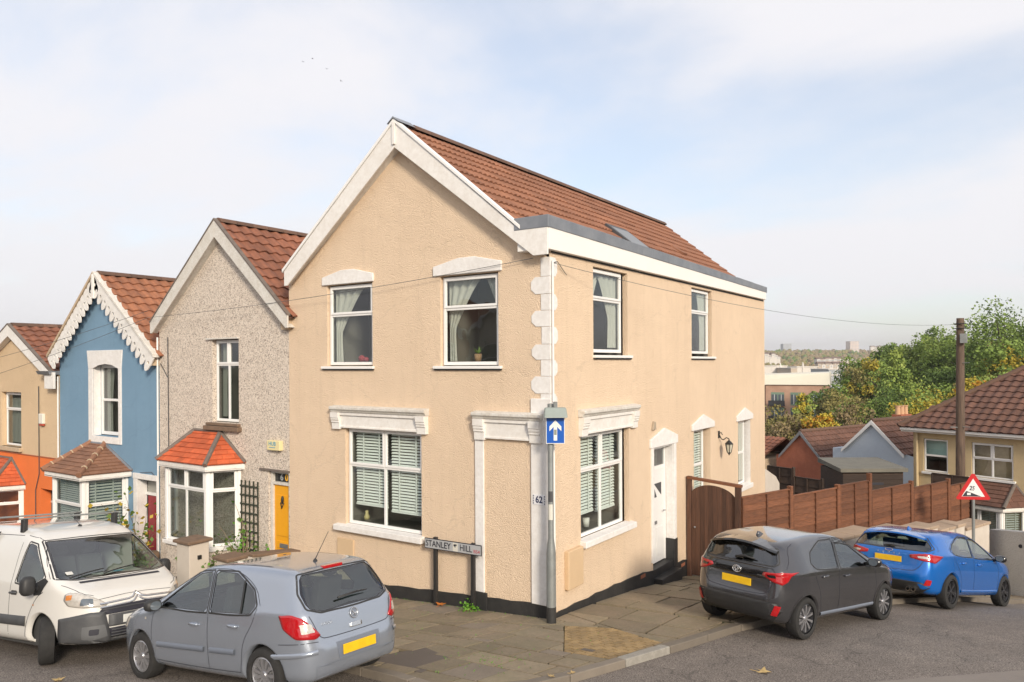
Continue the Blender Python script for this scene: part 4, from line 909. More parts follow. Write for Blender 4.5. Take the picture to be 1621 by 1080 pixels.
mb = MB(); mb.hexa([(-6.62, -.1, 4.95), (-6.40, -.1, 4.95), (-6.40, 1.2, 4.95), (-6.62, 1.2, 4.95), (-6.66, -.12, 5.22), (-6.40, -.12, 5.22), (-6.40, 1.2, 5.22), (-6.66, 1.2, 5.22)]); mb.build('gutter_stub', 'mortar', g1)

# blue house
g2, r2 = gable_house('terraced_house', 'blue rendered terraced house with white scalloped bargeboards', -16.5, -11.46, -14.18, 6.71, -11.30, 4.46, -16.78, 4.50, 'blue_render', TORG, 'orange_tile',
    [(-14.62, -13.30, 2.30, 4.25, .22), (-12.42, -11.48, -1.6, 1.30, .25)], fancy=True, cols=17, zlow=-3)
for fx, fz, sgn in ((-11.30, 4.46, 1), (-16.78, 4.50, -1)):
    ln = math.hypot(fx + 14.18, fz - 6.71); dx = Vector((fx + 14.18, 0, fz - 6.71)) / ln; ez = Vector((dx.z * -sgn, 0, dx.x * sgn)); ez = ez if ez.z > 0 else -ez; n = 14
    for k in range(n): tooth(g2, Vector((-14.18, -.21, 6.64)) + dx * (ln * k / n), dx, ez, ln / n * 1.01, .50, 'white_paint')
    MB().extrude([(-14.18, -.24, 6.74), (fx, -.24, fz + .03), (fx, -.24, fz - .06), (-14.18, -.24, 6.65)], (0, .2, 0)).build('verge_board', 'mortar' if sgn < 0 else 'weathered_white', g2, bevel=.006)
mb = MB(); mb.box(-14.24, -14.12, -.25, -.2, 6.0, 6.66); mb.build('apex_drop', 'white_paint', g2, bevel=.02)
pextr(MB(), front, [(-14.92, 4.62), (-14.84, 4.12), (-14.62, 4.12), (-14.30, 4.215), (-13.96, 4.245), (-13.62, 4.215), (-13.30, 4.12), (-13.16, 4.12), (-13.10, 4.62)], -.003, .03).build('window_hood', 'white_masonry', g2, bevel=.01)
mb = MB(); pbox(mb, front, -14.84, -14.62, 2.12, 4.12, -.003, .03); pbox(mb, front, -13.30, -13.16, 2.12, 4.12, -.003, .03); pbox(mb, front, -14.62, -13.30, 2.12, 2.30, -.003, .035); mb.build('window_surround', 'white_masonry', g2, bevel=.008)
mb = MB(); mb.poly(front(-14.615, 2.3, 0), front(-14.615, 4.25, 0), front(-14.615, 4.25, -.2), front(-14.615, 2.3, -.2)); mb.build('reveal', 'white_masonry', g2)
w = window(g2, front, -14.60, -13.32, 2.32, 4.23, .20, 'sash', split=.5, fr=.09, glassm='dark_window_glass'); curtain(w, front, -14.5, -14.1, 2.4, 4.2, -.32, .7)
bay(g2, (-14.62, -1.05), (-13.08, -1.05), (-14.95, 0), (-12.88, 0), -.55, 1.45, (-14.75, 2.09), (-14.02, 2.09), 'brown_slate', 'blue_render', -3, lights=(1, 1), hiptile=True, gauge=.16, over=.18, splitf=.36, blinds=True)
mb = MB(); pbox(mb, front, -12.58, -12.40, -1.4, 1.30, -.003, .035); pbox(mb, front, -12.58, -11.47, 1.30, 1.44, -.003, .05); pbox(mb, front, -11.52, -11.462, -1.4, 1.30, -.003, .035); mb.build('door_surround', 'white_masonry', g2, bevel=.008)
mb = MB(); mb.poly(front(-12.405, -1.4, 0), front(-12.405, 1.3, 0), front(-12.405, 1.3, -.24), front(-12.405, -1.4, -.24)); mb.build('reveal', 'white_masonry', g2)
d_ = panel_door(g2, front, -12.36, -11.54, -1.2, .86, .24, 'red_door', [(.12, .44, .55, .92), (.56, .88, .55, .92), (.12, .44, .06, .46), (.56, .88, .06, .46)])
mb = MB(); pbox(mb, front, -12.40, -11.52, .86, .93, -.28, -.20); mb.build('door_transom', 'upvc', g2); mb = MB(); pbox(mb, front, -12.40, -11.52, .93, 1.30, -.27, -.25); fl = mb.build('fanlight', mat('fanlight_pale', (.30, .30, .27), .15), g2)
text_mesh('58', .30, 'number_grey', 'number', fl, basis(front(-11.80, 1.11, -.2492), (1, 0, 0), (0, 0, 1), (0, -1, 0)), bold=.004)
mb = MB(); mb.tube([front(-11.6, 1.44, .03), front(-11.7, 1.52, .05), front(-12.2, 1.47, .06)], .008, 5); mb.build('door_cable', 'ink_soft', g2)
mb = MB(); mb.hexa([(-11.66, -.16, 4.2), (-11.44, -.16, 4.2), (-11.44, .5, 4.2), (-11.66, .5, 4.2), (-11.72, -.2, 4.46), (-11.44, -.2, 4.46), (-11.44, .5, 4.46), (-11.72, .5, 4.46)]); mb.build('gutter_stub', 'mortar', g2)

# tan over orange house at the left edge
g3, r3 = gable_house('terraced_house', 'terraced house with tan roughcast above an orange painted ground floor', -22.6, -16.56, -19.35, 5.49, -16.62, 4.02, -22.5, 3.98, 'tan_roughcast', TRED, 'red_tile',
    [(-20.3, -18.93, 1.70, 3.40, .2), (-17.72, -16.75, -2.2, .60, .35)], cols=17, zlow=-3.4, barge_m='white_paint', barge_w=.36)
mb = MB(); wall_sheet(mb, lambda u, v, d=0.: (u, -d - .012, v), -22.6, -16.565, -3.4, 1.5, [(-17.70, -16.77, -2.2, .58, .3)], .3); mb.build('painted_band', 'orange_render', g3)
mb = MB(); pbox(mb, front, -22.6, -16.57, 1.5, 1.53, -.0, .03); mb.build('band_edge', mat('band_edge', (.35, .1, .04), .8), g3)
mb = MB(); mb.box(-16.95, -16.40, -.22, -.16, 3.55, 4.02); mb.build('barge_end', 'white_paint', g3, bevel=.006); mb = MB(); mb.hexa([(-17.2, -.28, 3.96), (-16.5, -.28, 3.96), (-16.5, .1, 3.96), (-17.2, .1, 3.96), (-17.25, -.32, 4.06), (-16.5, -.32, 4.06), (-16.5, .1, 4.06), (-17.25, .1, 4.06)]); mb.build('gutter_stub', 'grey_alu', g3)
w = window(g3, front, -20.28, -18.95, 1.72, 3.38, .14, 'top', split=.32, glassm='dark_window_glass'); curtain(w, front, -20.2, -19.2, 1.8, 3.2, -.28, .9)
mb = MB(); pbox(mb, front, -20.4, -18.85, 1.58, 1.70, -.1, .10); mb.build('window_sill', 'mortar', g3, bevel=.01)
mb = MB(); pbox(mb, front, -17.62, -17.36, 2.50, 2.80, 0, .09); a_ = mb.build('alarm_box', 'alarm_white', g3, bevel=.02); mb = MB(); pbox(mb, front, -17.60, -17.38, 2.44, 2.50, .01, .08); mb.build('alarm_strobe', 'red_plastic', a_, bevel=.015)
bay(g3, (-20.6, -.7), (-19.15, -.7), (-21.0, 0), (-18.78, 0), -1.1, .58, (-20.4, 1.34), (-19.55, 1.34), 'orange_slate', 'orange_render', -3.3, lights=(1, 1))
panel_door(g3, front, -17.70, -16.80, -1.8, .12, .30, 'navy_door', [(.12, .44, .55, .92), (.56, .88, .55, .92), (.12, .44, .06, .46), (.56, .88, .06, .46)]); mb = MB(); pbox(mb, front, -17.70, -16.80, .16, .56, -.33, -.30); mb.build('fanlight', 'fanlight', g3); mb = MB(); pbox(mb, front, -17.70, -16.78, .11, .165, -.35, -.28); mb.build('door_transom', 'weathered_white', g3)
mb = MB(); mb.tube([front(-17.75, 3.6, .02), front(-17.72, 1.0, .03), front(-17.95, .5, .03), front(-17.95, -1.2, .03)], .014, 6); mb.build('wall_cable', 'ink_soft', g3)
mb = MB(); mb.tube([(-16.53, -.04, 3.9), (-16.53, -.04, -1.6)], .022, 8); mb.build('downpipe', 'upvc', g3, smooth='auto')

# front garden walls and gate piers
mat('cream_wall', (.60, .54, .47), .85, var=(2, .5, (.48, .42, .36)), bump=(30, .4, .008))
def pier(x0, x1, y0, y1, top, label):
    z0 = min(gp(x0, y0), gp(x1, y1)) - .2; t = thing('gate_pier', label, 'gate pier', ((x0 + x1) / 2, (y0 + y1) / 2, z0), world=True)
    MB().box(x0, x1, y0, y1, z0, top - .07).build('shaft', 'cream_wall', t, bevel=.012)
    MB().box(x0 - .06, x1 + .06, y0 - .06, y1 + .06, top - .07, top).build('cap', 'brown_stone', t, bevel=.02); return t
pr = pier(-8.10, -7.65, -1.60, -1.15, .60, 'taller white gate pier with brown stone cap beside the bay window'); mb = MB(); mb.box(-7.651, -7.62, -1.42, -1.34, .2, .28); mb.build('gate_latch', 'dark_iron', pr)
pier(-6.74, -6.36, -1.60, -1.20, .44, 'shorter white gate pier with brown stone cap by the yellow door')
t = thing('garden_wall', 'low garden wall with sloping brown coping running to the yellow door', 'wall', (-6.28, -.7, -.6), world=True)
MB().hexa([(-6.42, -1.19, -.9), (-6.20, -1.19, -.9), (-6.20, -.001, -.9), (-6.42, -.001, -.9), (-6.42, -1.19, .40), (-6.20, -1.19, .40), (-6.20, -.001, .24), (-6.42, -.001, .24)]).build('wall', 'cream_wall', t)
MB().hexa([(-6.46, -1.19, .402), (-6.15, -1.19, .402), (-6.15, -.002, .242), (-6.46, -.002, .242), (-6.46, -1.19, .46), (-6.15, -1.19, .46), (-6.15, -.002, .30), (-6.46, -.002, .30)]).build('coping', 'brown_stone', t, bevel=.012)
t = thing('garden_wall', 'low rough stone garden wall between the blue house and the grey house', 'wall', (-11.4, -.8, -1), world=True)
for k in range(9):
    for r in range(3):
        x, y, z = -11.42 + random.uniform(-.03, .03), -1.6 + k * .18, -.95 + r * .22 + random.uniform(-.02, .02); mb = MB(); mb.blob((x, y, z), (.16, .11, .12), 8, 6, .6); mb.build('stone', 'brown_stone', t, smooth=True)
t = thing('garden_wall', 'low white front wall with brown coping in front of the blue house', 'wall', (-13.5, -1.6, -1.2), world=True)
MB().box(-16.4, -11.7, -1.75, -1.5, -1.9, -.42).build('wall', 'cream_wall', t); MB().box(-16.45, -11.66, -1.80, -1.45, -.419, -.36).build('coping', 'brown_stone', t, bevel=.012)
grid_sheet('front_garden_paving', [-22.5 + i for i in range(17)] + [-6.45], [-1.72, -.9, 0], lambda x, y: gp(x, y) + .01, mat('garden_paving', (.13, .11, .09), .9, var=(4, .6, (.08, .07, .055)), bump=(30, .5, .01)))
# ------------------------------------------------------------------ fence, gate, signs, poles
streaky('fence_wood', (.18, .070, .033), (.09, .038, .020), .85, (.9, .9, 9), .75, (40, .35, .004))
streaky('gate_wood', (.105, .048, .028), (.05, .025, .016), .7, (9, 9, .5), .7, (40, .35, .004))
streaky('old_wood', (.15, .10, .07), (.05, .036, .028), .85, (7, 7, .35), .8, (30, .8, .01))
streaky('dark_fence_wood', (.055, .034, .024), (.03, .02, .015), .8, (.9, .9, 9), .7)
mat('galv', (.27, .29, .29), .5, metal=.4, var=[(6, .6, (.20, .21, .20)), (25, .3, (.33, .33, .31))]); mat('sign_blue', (.0, .085, .42), .35, var=(5, .15, (.0, .06, .32))); mat('sign_white', (.72, .72, .70), .4); mat('sign_red', (.50, .012, .015), .4)
mat('sign_grey', (.40, .41, .42), .4, var=(6, .3, (.33, .33, .34))); mat('post_black', (.02, .019, .019), .6, var=(8, .4, (.04, .035, .03))); mat('sticker', (.62, .60, .53), .5); mat('postcode_red', (.42, .11, .13), .5)
mat('stone_cap', (.40, .30, .215), .85, var=(5, .5, (.30, .225, .165)), rnd=.1, bump=(30, .4, .006))
FD = Vector((.339, .941)); ang = math.atan2(FD.y, FD.x)
fence = thing('garden_fence', 'brown lapped timber fence stepping down beside the side street', 'fence', (1.25, 5.9, gp(1.25, 5.9)), ang)
fz = gp(1.25, 5.9); x = .02
def lap_panel(parent, x0, x1, top, bot, m='fence_wood', rows=12, y=0.):
    p = MB(); p.box(x0, x1, y - .028, y + .028, top - .03, top); p = p.build('fence_panel', m, parent)
    MB().box(x0, x1, y + .012, y + .02, bot, top - .03).build('backing_board', m, p)
    h = (top - .03 - bot) / rows
    for k in range(rows):
        z0 = bot + h * k; j = random.uniform(-.006, .006); w_ = random.uniform(-.003, .003)
        mb = MB(); mb.hexa([(x0, y - .034 + w_, z0 - .012 + j), (x1, y - .034, z0 - .012 - j), (x1, y + .004, z0 - .012 - j), (x0, y + .004, z0 - .012 + j), (x0, y - .002, z0 + h + .01), (x1, y - .002, z0 + h + .01), (x1, y + .008, z0 + h + .01), (x0, y + .008, z0 + h + .01)]); mb.build('board', m, p)
    n = 2 if x1 - x0 > 1.0 else 1
    for k in range(n + 1 + 1):
        u = x0 + .02 + (x1 - x0 - .04) * k / (n + 1) if n else x0
        if k in (0, n + 1): MB().box(u - .02, u + .02, y - .058, y - .030, bot, top - .03).build('batten', m, p)
    MB().box((x0 + x1) / 2 - .02, (x0 + x1) / 2 + .02, y - .058, y - .030, bot, top - .03).build('batten', m, p)
tops = [1.24, 1.07, 1.11, .82, .68, .52]; wid = [1.88, 2.0, 1.5, 2.2, 2.2, 1.5]
for k, (t, wd) in enumerate(zip(tops, wid)):
    lap_panel(fence, x + .05, x + wd - .05, t - fz, t - fz - 1.8)
    pt = max(t, tops[min(k + 1, 5)]) + (.06 if k != 1 else .03) - fz + (.12 if k == 2 else 0)
    MB().box(x + wd - .05, x + wd + .05, -.06, .05, -3, pt).build('fence_post', 'fence_wood', fence, bevel=.008); x += wd
gate = thing('garden_gate', 'arched dark brown boarded gate in a timber frame beside the house', 'gate', (0, 6.0, gp(0, 6)), world=True)
gz = gp(.6, 6)
MB().box(.03, .13, 5.95, 6.05, gz - .2, 1.60).build('gate_post', 'gate_wood', gate, bevel=.008); MB().box(1.16, 1.28, 5.90, 6.02, gz - .2, 1.50).build('gate_post', 'gate_wood', gate, bevel=.008)
MB().hexa([(.03, 5.94, 1.54), (1.30, 5.89, 1.44), (1.30, 6.03, 1.44), (.03, 6.06, 1.54), (.03, 5.94, 1.60), (1.30, 5.89, 1.50), (1.30, 6.03, 1.50), (.03, 6.06, 1.60)]).build('gate_beam', 'fence_wood', gate, bevel=.006)
nb = 10
for k in range(nb):
    a = .14 + 1.01 * k / nb; b = .14 + 1.01 * (k + 1) / nb - .004
    hz = lambda u: 1.13 + .30 * math.sqrt(max(0, 1 - ((u - .645) / .53) ** 2)) - .06 * (u - .6)
    MB().extrude([(a, 5.97, gz + .03), (b, 5.97, gz + .03), (b, 5.97, hz(b)), ((a + b) / 2, 5.97, hz((a + b) / 2)), (a, 5.97, hz(a))], (0, .025, 0)).build('gate_board', 'gate_wood', gate)
MB().blob((.22, 5.955, .45), (.025, .025, .025), 8, 6).build('gate_handle', 'grey_alu', gate, smooth=True)

# dark fence and shed behind the fence
df = thing('garden_fence', 'low dark boarded fence behind the brown fence, next to the house', 'fence', (-1.3, 17.4, -2.6), math.atan2(-1.3, 2.9)); 
for k in range(3):
    lap_panel(df, k * 1.15, k * 1.15 + 1.08, 3.05 - k * .26, .9 - k * .2, 'dark_fence_wood', 8); MB().box(k * 1.15 + 1.08, k * 1.15 + 1.15, -.05, .05, 0, 3.1 - k * .26).build('fence_post', 'dark_fence_wood', df)
df = thing('garden_fence', 'short dark fence panel between the telegraph pole and the brown fence', 'fence', (4.0, 16.9, -2.8), math.atan2(-.9, 2.0)); lap_panel(df, 0, 1.3, 3.45, 1.6, 'dark_fence_wood', 8)
shed = thing('garden_shed', 'dark brown timber garden shed with grey felt roof behind the fence', 'shed', (1.8, 17.7, -2.9), math.atan2(17.14 - 15.86, 2.73 - .85))
MB().box(-1.05, .95, -.9, .9, 0, 3.42).build('boarded_wall', 'dark_fence_wood', shed)
for k in range(14): MB().box(.951, .965, -.9, .9, .9 + k * .18, .9 + k * .18 + .172).build('board', 'fence_wood', shed)
for k in range(12): MB().box(-1.05, .95, -.925, -.901, 1.3 + k * .17, 1.3 + k * .17 + .162).build('board', 'dark_fence_wood', shed)
MB().hexa([(-1.18, -1.05, 3.44), (1.06, -1.05, 3.44), (1.12, 1.15, 3.50), (-1.05, 1.15, 3.50), (-1.18, -1.05, 3.56), (1.06, -1.05, 3.56), (1.12, 1.15, 3.66), (-1.05, 1.15, 3.66)]).build('felt_roof', mat('felt', (.17, .16, .13), .9, var=(3, .6, (.12, .115, .10)), bump=(60, .5, .006)), shed)
MB().box(-.4, .3, -.935, -.926, 3.0, 3.08).build('vent_slot', 'ink', shed); MB().box(-.42, -.36, -.945, -.93, 3.02, 3.07).build('vent_label', 'sign_white', shed)
# low stepped garden wall with pale copings in front of the fence
gw = thing('stepped_garden_wall', 'low stepped garden wall with pale stone copings behind the blue car', 'wall', (4.2, 10.8, -1.4), world=True)
fp = Vector((3.0, 7.7)); zt = .22
for k in range(5):
    a = fp + FD * (k * 1.55); b = fp + FD * (k * 1.55 + 1.5); n_ = Vector((-FD.y, FD.x)) * .5; z = zt - .15 * k - (.0 if k else 0)
    q = [(a.x, a.y), (b.x, b.y), (b.x + n_.x, b.y + n_.y), (a.x + n_.x, a.y + n_.y)]
    MB().hexa([(p[0], p[1], gp(*p) - .3) for p in q] + [(p[0], p[1], z - .08) for p in q]).build('wall', 'cream_wall', gw)
    for j in range(3):
        a2, b2 = a + (b - a) * (j / 3 + .005), a + (b - a) * ((j + 1) / 3 - .005); o_ = Vector((FD.y, -FD.x)) * .05; q = [(a2.x + o_.x, a2.y + o_.y), (b2.x + o_.x, b2.y + o_.y), (b2.x + n_.x * 1.1, b2.y + n_.y * 1.1), (a2.x + n_.x * 1.1, a2.y + n_.y * 1.1)]
        MB().hexa([(p[0], p[1], z - .079) for p in q] + [(p[0], p[1], z + random.uniform(-.005, .005)) for p in q]).build('coping_stone', 'stone_cap', gw, bevel=.012)
cw = thing('front_wall', 'grey rendered low wall at the bottom right behind the blue car', 'wall', (6.6, 14.2, -2.4), world=True)
MB().hexa([(5.6, 15.4, -3.2), (8.6, 12.6, -3), (8.8, 12.8, -3), (5.8, 15.6, -3.2), (5.6, 15.4, -.70), (8.6, 12.6, -.1), (8.8, 12.8, -.1), (5.8, 15.6, -.70)]).build('wall', 'grey_render', cw, bevel=.015)
MB().lathe([(.05, 0), (.05, -.03), (.001, -.03)], (6.35, 14.69, -.95), axis='y', n=12).build('vent_hole', 'ink', cw)

# telegraph pole
tp = thing('telegraph_pole', 'weathered brown wooden telegraph pole behind the fence', 'telegraph pole', (4.77, 17.3, gp(4.77, 17.3)), world=True)
MB().tube([(4.77, 17.3, -3), (4.76, 17.31, 0), (4.77, 17.3, 3), (4.78, 17.3, 5.58)], [.145, .14, .125, .11], 14).build('shaft', 'old_wood', tp, smooth='auto')
MB().box(4.78, 4.98, 17.02, 17.16, 4.78, 5.08).build('junction_box', 'galv', tp, bevel=.01)
for z in (5.25, 5.40):
    MB().tube([(4.60, 17.2, z), (4.95, 17.12, z)], .016, 6).build('bracket', 'dark_iron', tp)
for z, s in ((4.15, 1), (2.1, -1), (2.12, 1)): MB().tube([(4.77, 17.25, z), (4.77 + .26 * s, 17.1, z + .01)], .013, 6).build('step_iron', 'galv', tp)
# one-way sign pole at the corner
pz = gp(.14, -.22)
op = thing('sign_pole', 'galvanised post with blue one-way arrow sign at the house corner', 'sign post', (.14, -.22, pz), world=True)
MB().lathe([(.077, 0), (.077, 1.12), (.068, 1.2), (.047, 1.38), (.047, 3.52), (.001, 3.53)], (.14, -.22, pz), n=18).build('post', 'galv', op, smooth='auto')
MB().lathe([(.079, -.05), (.079, .26)], (.14, -.22, pz), n=18).build('black_base', 'black_paint', op, smooth=True)
sx = Vector((.82, .57, 0)); sn = Vector((.57, -.82, 0)); so_ = Vector((.215, -.20, 3.14)) + sn * .07
def plate(parent, pts, o, x, n, d0, d1, m, name): return MB().extrude([o + x * u + Vector((0, 0, v)) + n * d0 for u, v in pts], n * (d1 - d0)).build(name, m, parent)
bs = plate(op, [(-.15, -.22), (.15, -.22), (.15, .22), (-.15, .22)], so_, sx, sn, 0, .004, 'sign_white', 'sign_border'); plate(bs, [(-.14, -.21), (.14, -.21), (.14, .21), (-.14, .21)], so_, sx, sn, .004, .006, 'sign_blue', 'sign_face')
plate(bs, [(-.028, -.17), (.028, -.17), (.028, .05), (.095, -.02), (.095, .055), (0, .155), (-.095, .055), (-.095, -.02), (-.028, .05)], so_, sx, sn, .006, .0075, 'sign_white', 'arrow'); plate(bs, [(-.022, -.08), (.02, -.08), (.02, .005), (-.022, .005)], so_, sx, sn, .0075, .0085, mat('sticker_grey', (.22, .24, .2), .6), 'sticker')
MB().hexa([so_ + sx * u + sn * d + Vector((0, 0, v)) for v, e in ((.20, 0),) for u, d in ((-.19, -.06), (.19, -.06), (.19, .16), (-.19, .16))] + [so_ + sx * u + sn * d + Vector((0, 0, v)) for v in (.36,) for u, d in ((-.17, -.04), (.17, -.04), (.17, .06), (-.17, .06))]).build('sign_lamp', mat('lamp_housing', (.27, .31, .29), .5, var=(5, .4, (.2, .23, .2))), op, bevel=.02)
MB().tube([so_ + Vector((0, 0, .36)), so_ + Vector((0, 0, .45))], .035, 8).build('lamp_bracket', 'galv', op)
for z, h, m_, r_ in ((1.95, .17, 'ink_soft', .0485), (1.66, .25, 'sticker', .0487)):
    mb = MB(); n = 8; a0 = math.atan2(-10.3, 6.3) - .9
    mb.add([(.14 + r_ * math.cos(a0 + 1.6 * i / n), -.22 + r_ * math.sin(a0 + 1.6 * i / n), z + pz + k * h) for k in (0, 1) for i in range(n + 1)], [(i, i + 1, n + 2 + i, n + 1 + i) for i in range(n)]); mb.build('sticker', m_, op)
# street name plate
sp = thing('street_name_sign', 'grey street name plate on two black posts reading Stanley Hill', 'street sign', (-1.94, -.16, gp(-1.94, -.16)), world=True)
for px in (-2.36, -1.51): MB().box(px - .035, px + .035, -.15, -.09, gp(px, -.1) - .2, 1.075).build('post', 'post_black', sp, bevel=.006)
e_ = Vector((1.28, 0, .02)).normalized(); o_ = Vector((-1.94, -.152, .965)); pn = Vector((0, -1, 0)); zz = Vector((0, 0, 1))
MB().extrude([o_ + e_ * u + zz * v for u, v in ((-.645, -.095), (.645, -.095), (.645, .095), (-.645, .095))], pn * .012).build('plate_edge', 'ink', sp, bevel=.004)
pl = MB().extrude([o_ + pn * .012 + e_ * u + zz * v for u, v in ((-.63, -.08), (.63, -.08), (.63, .08), (-.63, .08))], pn * .002).build('plate', 'sign_grey', sp)
def put(txt, u, v, size, m, sxx=1., bold=0.): text_mesh(txt, size, m, 'lettering', pl, basis(o_ + pn * .0155 + e_ * u + zz * v, e_, zz, pn), sx=sxx, bold=bold, align='LEFT')
put('STANLEY', -.615, .0, .155, 'ink', .92, .0015); put('HILL', .165, .0, .155, 'ink', .92, .0015); put('BS4', .47, -.03, .085, 'postcode_red', 1.1, .001)
MB().extrude([o_ + pn * .0142 + e_ * u + zz * v for u, v in ((.015, -.075), (.125, -.075), (.125, .075), (.015, .075))], pn * .001).build('sticker', 'sticker', pl)
for (u, v, r_) in ((.05, .03, .02), (.085, .035, .018), (.065, .005, .012)): MB().extrude([o_ + pn * .0153 + e_ * (u + r_ * math.cos(a)) + zz * (v + r_ * 1.1 * math.sin(a)) for a in [2 * math.pi * i / 8 for i in range(8)]], pn * .0006).build('sticker_mark', 'ink', pl)
# 25% hill warning sign
ws = thing('hill_warning_sign', 'red bordered triangular steep hill warning sign on a grey post', 'road sign', (5.33, 12.62, gp(5.33, 12.62)), world=True)
MB().tube([(5.33, 12.66, gp(5.33, 12.62) - .2), (5.33, 12.66, 1.2)], .038, 12).build('post', 'galv', ws, smooth='auto')
wx = Vector((.90, .44, 0)); wn = Vector((.44, -.90, 0)); wo = Vector((5.33, 12.62, .79)); 
def tri(sd, h0=0): r = sd / math.sqrt(3); return [(-sd / 2, -r / 2), (sd / 2, -r / 2), (0, r)]
tr_ = tri(.80); tf = plate(ws, [(-.385, -.231), (.385, -.231), (.42, -.19), (.035, .45), (-.035, .45), (-.42, -.19)], wo, wx, wn, 0, .004, 'sign_red', 'sign_border'); plate(tf, [(-.285, -.15), (.285, -.15), (0, .325)], wo, wx, wn, .004, .0055, 'sign_white', 'sign_face'); plate(tf, [(-.27, -.145), (.2, -.145), (-.17, .0)], wo, wx, wn, .0055, .0065, 'ink', 'slope_symbol')
plate(tf, [(-.15, -.11), (-.06, -.11), (-.06, -.05), (-.15, -.05)], wo, wx, wn, .0065, .007, 'sign_white', 'sticker'); text_mesh('25%', .16, 'ink', 'lettering', tf, basis(wo + wx * .02 + Vector((0, 0, .06)) + wn * .0068, (wx - zz * .28).normalized(), zz, wn), sx=.85, bold=.002)

# overhead wires
def wire(a, b, sag, label, r=.006, n=24):
    a, b = Vector(a), Vector(b); pts = [a + (b - a) * i / n - Vector((0, 0, sag * 4 * (i / n) * (1 - i / n))) for i in range(n + 1)]
    return tag(MB().tube(pts, r * .75, 5).build('overhead_wire', mat('wire_grey', (.10, .10, .10), .6)), label, 'wire', 'overhead wires')
wire((.04, .02, 5.86), (4.68, 17.15, 5.38), .35, 'thin overhead wire from the corner house to the telegraph pole')
wire((-.28, -.06, 5.95), (-11.35, -.32, 5.38), .10, 'thin overhead wire across the front of the corner house', .007)
wire((-11.35, -.32, 5.38), (-24.0, -.9, 3.2), .12, 'lower overhead wire in front of the blue house gable', .008)
wire((-11.35, -.32, 5.55), (-24.0, -.9, 3.9), .12, 'upper overhead wire in front of the blue house gable', .008)
MB().tube([(.036, .06, 5.86), (.036, .2, 5.9), (.036, .5, 5.7)], .006, 5).build('wall_bracket_wire', 'ink_soft', house)

# ------------------------------------------------------------------ leaves, weeds, plants
def leaf_mat(n, c, c2): return mat(n, c, .6, var=(9, .8, c2), spec=.3)
leaf_mat('leaf_green', (.075, .14, .025), (.13, .19, .04)); leaf_mat('leaf_yellow', (.45, .30, .03), (.30, .26, .04)); leaf_mat('leaf_tan', (.46, .34, .15), (.30, .2, .09)); leaf_mat('leaf_orange', (.55, .19, .03), (.4, .12, .03)); leaf_mat('weed_green', (.10, .26, .02), (.16, .33, .05)); mat('stem', (.13, .085, .05), .8); mat('pale_stem', (.30, .22, .14), .8)
def fallen_leaf(x, y, z, s, rot, m, label):
    mb = MB(); pts = []
    for k in range(20):
        a = 2 * math.pi * k / 20; r = s * (1 if k % 4 == 0 else .45 if k % 2 == 0 else .62) * (.55 if 8 < k < 12 else 1); pts.append((r * math.cos(a), r * math.sin(a), .012 + .25 * r * abs(math.sin(a * 1.5))))
    mb.add([(0, 0, .006)] + pts, [(0, 1 + i, 1 + (i + 1) % 20) for i in range(20)]); mb.tube([(-s * .5, 0, .01), (-s * 1.4, .02, .02)], .004, 5)
    o = mb.build('fallen_leaf', m); o.location = (x, y, z); o.rotation_euler = (0, 0, rot); tag(o, label, 'leaf', 'fallen leaves')
fallen_leaf(3.62, -.66, gp(3.62, -.66) - .098, .115, .4, 'leaf_tan', 'pale dry fallen leaf lying alone on the road')
fallen_leaf(-2.22, -.16, gp(-2.22, -.16) + .02, .11, 1.9, 'leaf_orange', 'orange fallen leaf at the foot of the street name post')
for k, (x, y) in enumerate(((1.66, -2.72), (1.80, -2.45), (-4.1, -5.75))):
    fallen_leaf(x, y, gp(x, y) + (.01 if k < 2 else -.097), .05 if k < 2 else .09, k * 1.3, 'leaf_tan', ('small dry fallen leaf on the kerb edge, nearer the camera', 'small dry fallen leaf on the kerb edge, nearer the pale kerb', 'dry fallen leaf on the road by the white van')[k])
def plant(name, label, cat, base, h, spread_, nst, nlf, mats, lsize, stemm='stem', seed=1, lean=(0, 0), droop=.3):
    r_ = random.Random(seed); t = thing(name, label, cat, base); st = MB(); lv = MB(); 
    for k in range(nst):
        a = r_.uniform(0, 6.28); l = h * r_.uniform(.55, 1); p = [Vector((r_.uniform(-.04, .04), r_.uniform(-.04, .04), 0))]; d = Vector((math.cos(a) * spread_ / h + lean[0], math.sin(a) * spread_ / h + lean[1], 1)).normalized()
        for i in range(7): d = (d + Vector((r_.uniform(-.25, .25), r_.uniform(-.25, .25), r_.uniform(-.2, .1) - droop * i / 14))).normalized(); p.append(p[-1] + d * l / 7)
        st.tube(p, [.014 * (1 - i / 9) for i in range(8)], 5)
        for i in range(nlf // nst):
            q = p[r_.randint(2, 7)] + Vector((r_.gauss(0, .07), r_.gauss(0, .07), r_.gauss(0, .06))); u = Vector((r_.gauss(0, 1), r_.gauss(0, 1), r_.gauss(0, .6))).normalized(); v = u.cross(Vector((r_.gauss(0, 1), r_.gauss(0, 1), r_.gauss(0, 1)))).normalized(); s = lsize * r_.uniform(.6, 1.3)
            lv.add([q, q + u * s * .5 + v * s * .35, q + u * s, q + u * s * .5 - v * s * .35], [(0, 1, 2, 3)], r_.randrange(len(mats)))
    st.build('stems', stemm, t); lv.build('leaves', mats, t, kind='stuff'); return t
plant('rose_bush', 'straggly rose bush with yellowing leaves in front of the red door', 'shrub', (-11.15, -.85, -.75), 2.25, .8, 12, 230, ['leaf_green', 'leaf_yellow', 'leaf_yellow', 'leaf_green'], .13, seed=5)
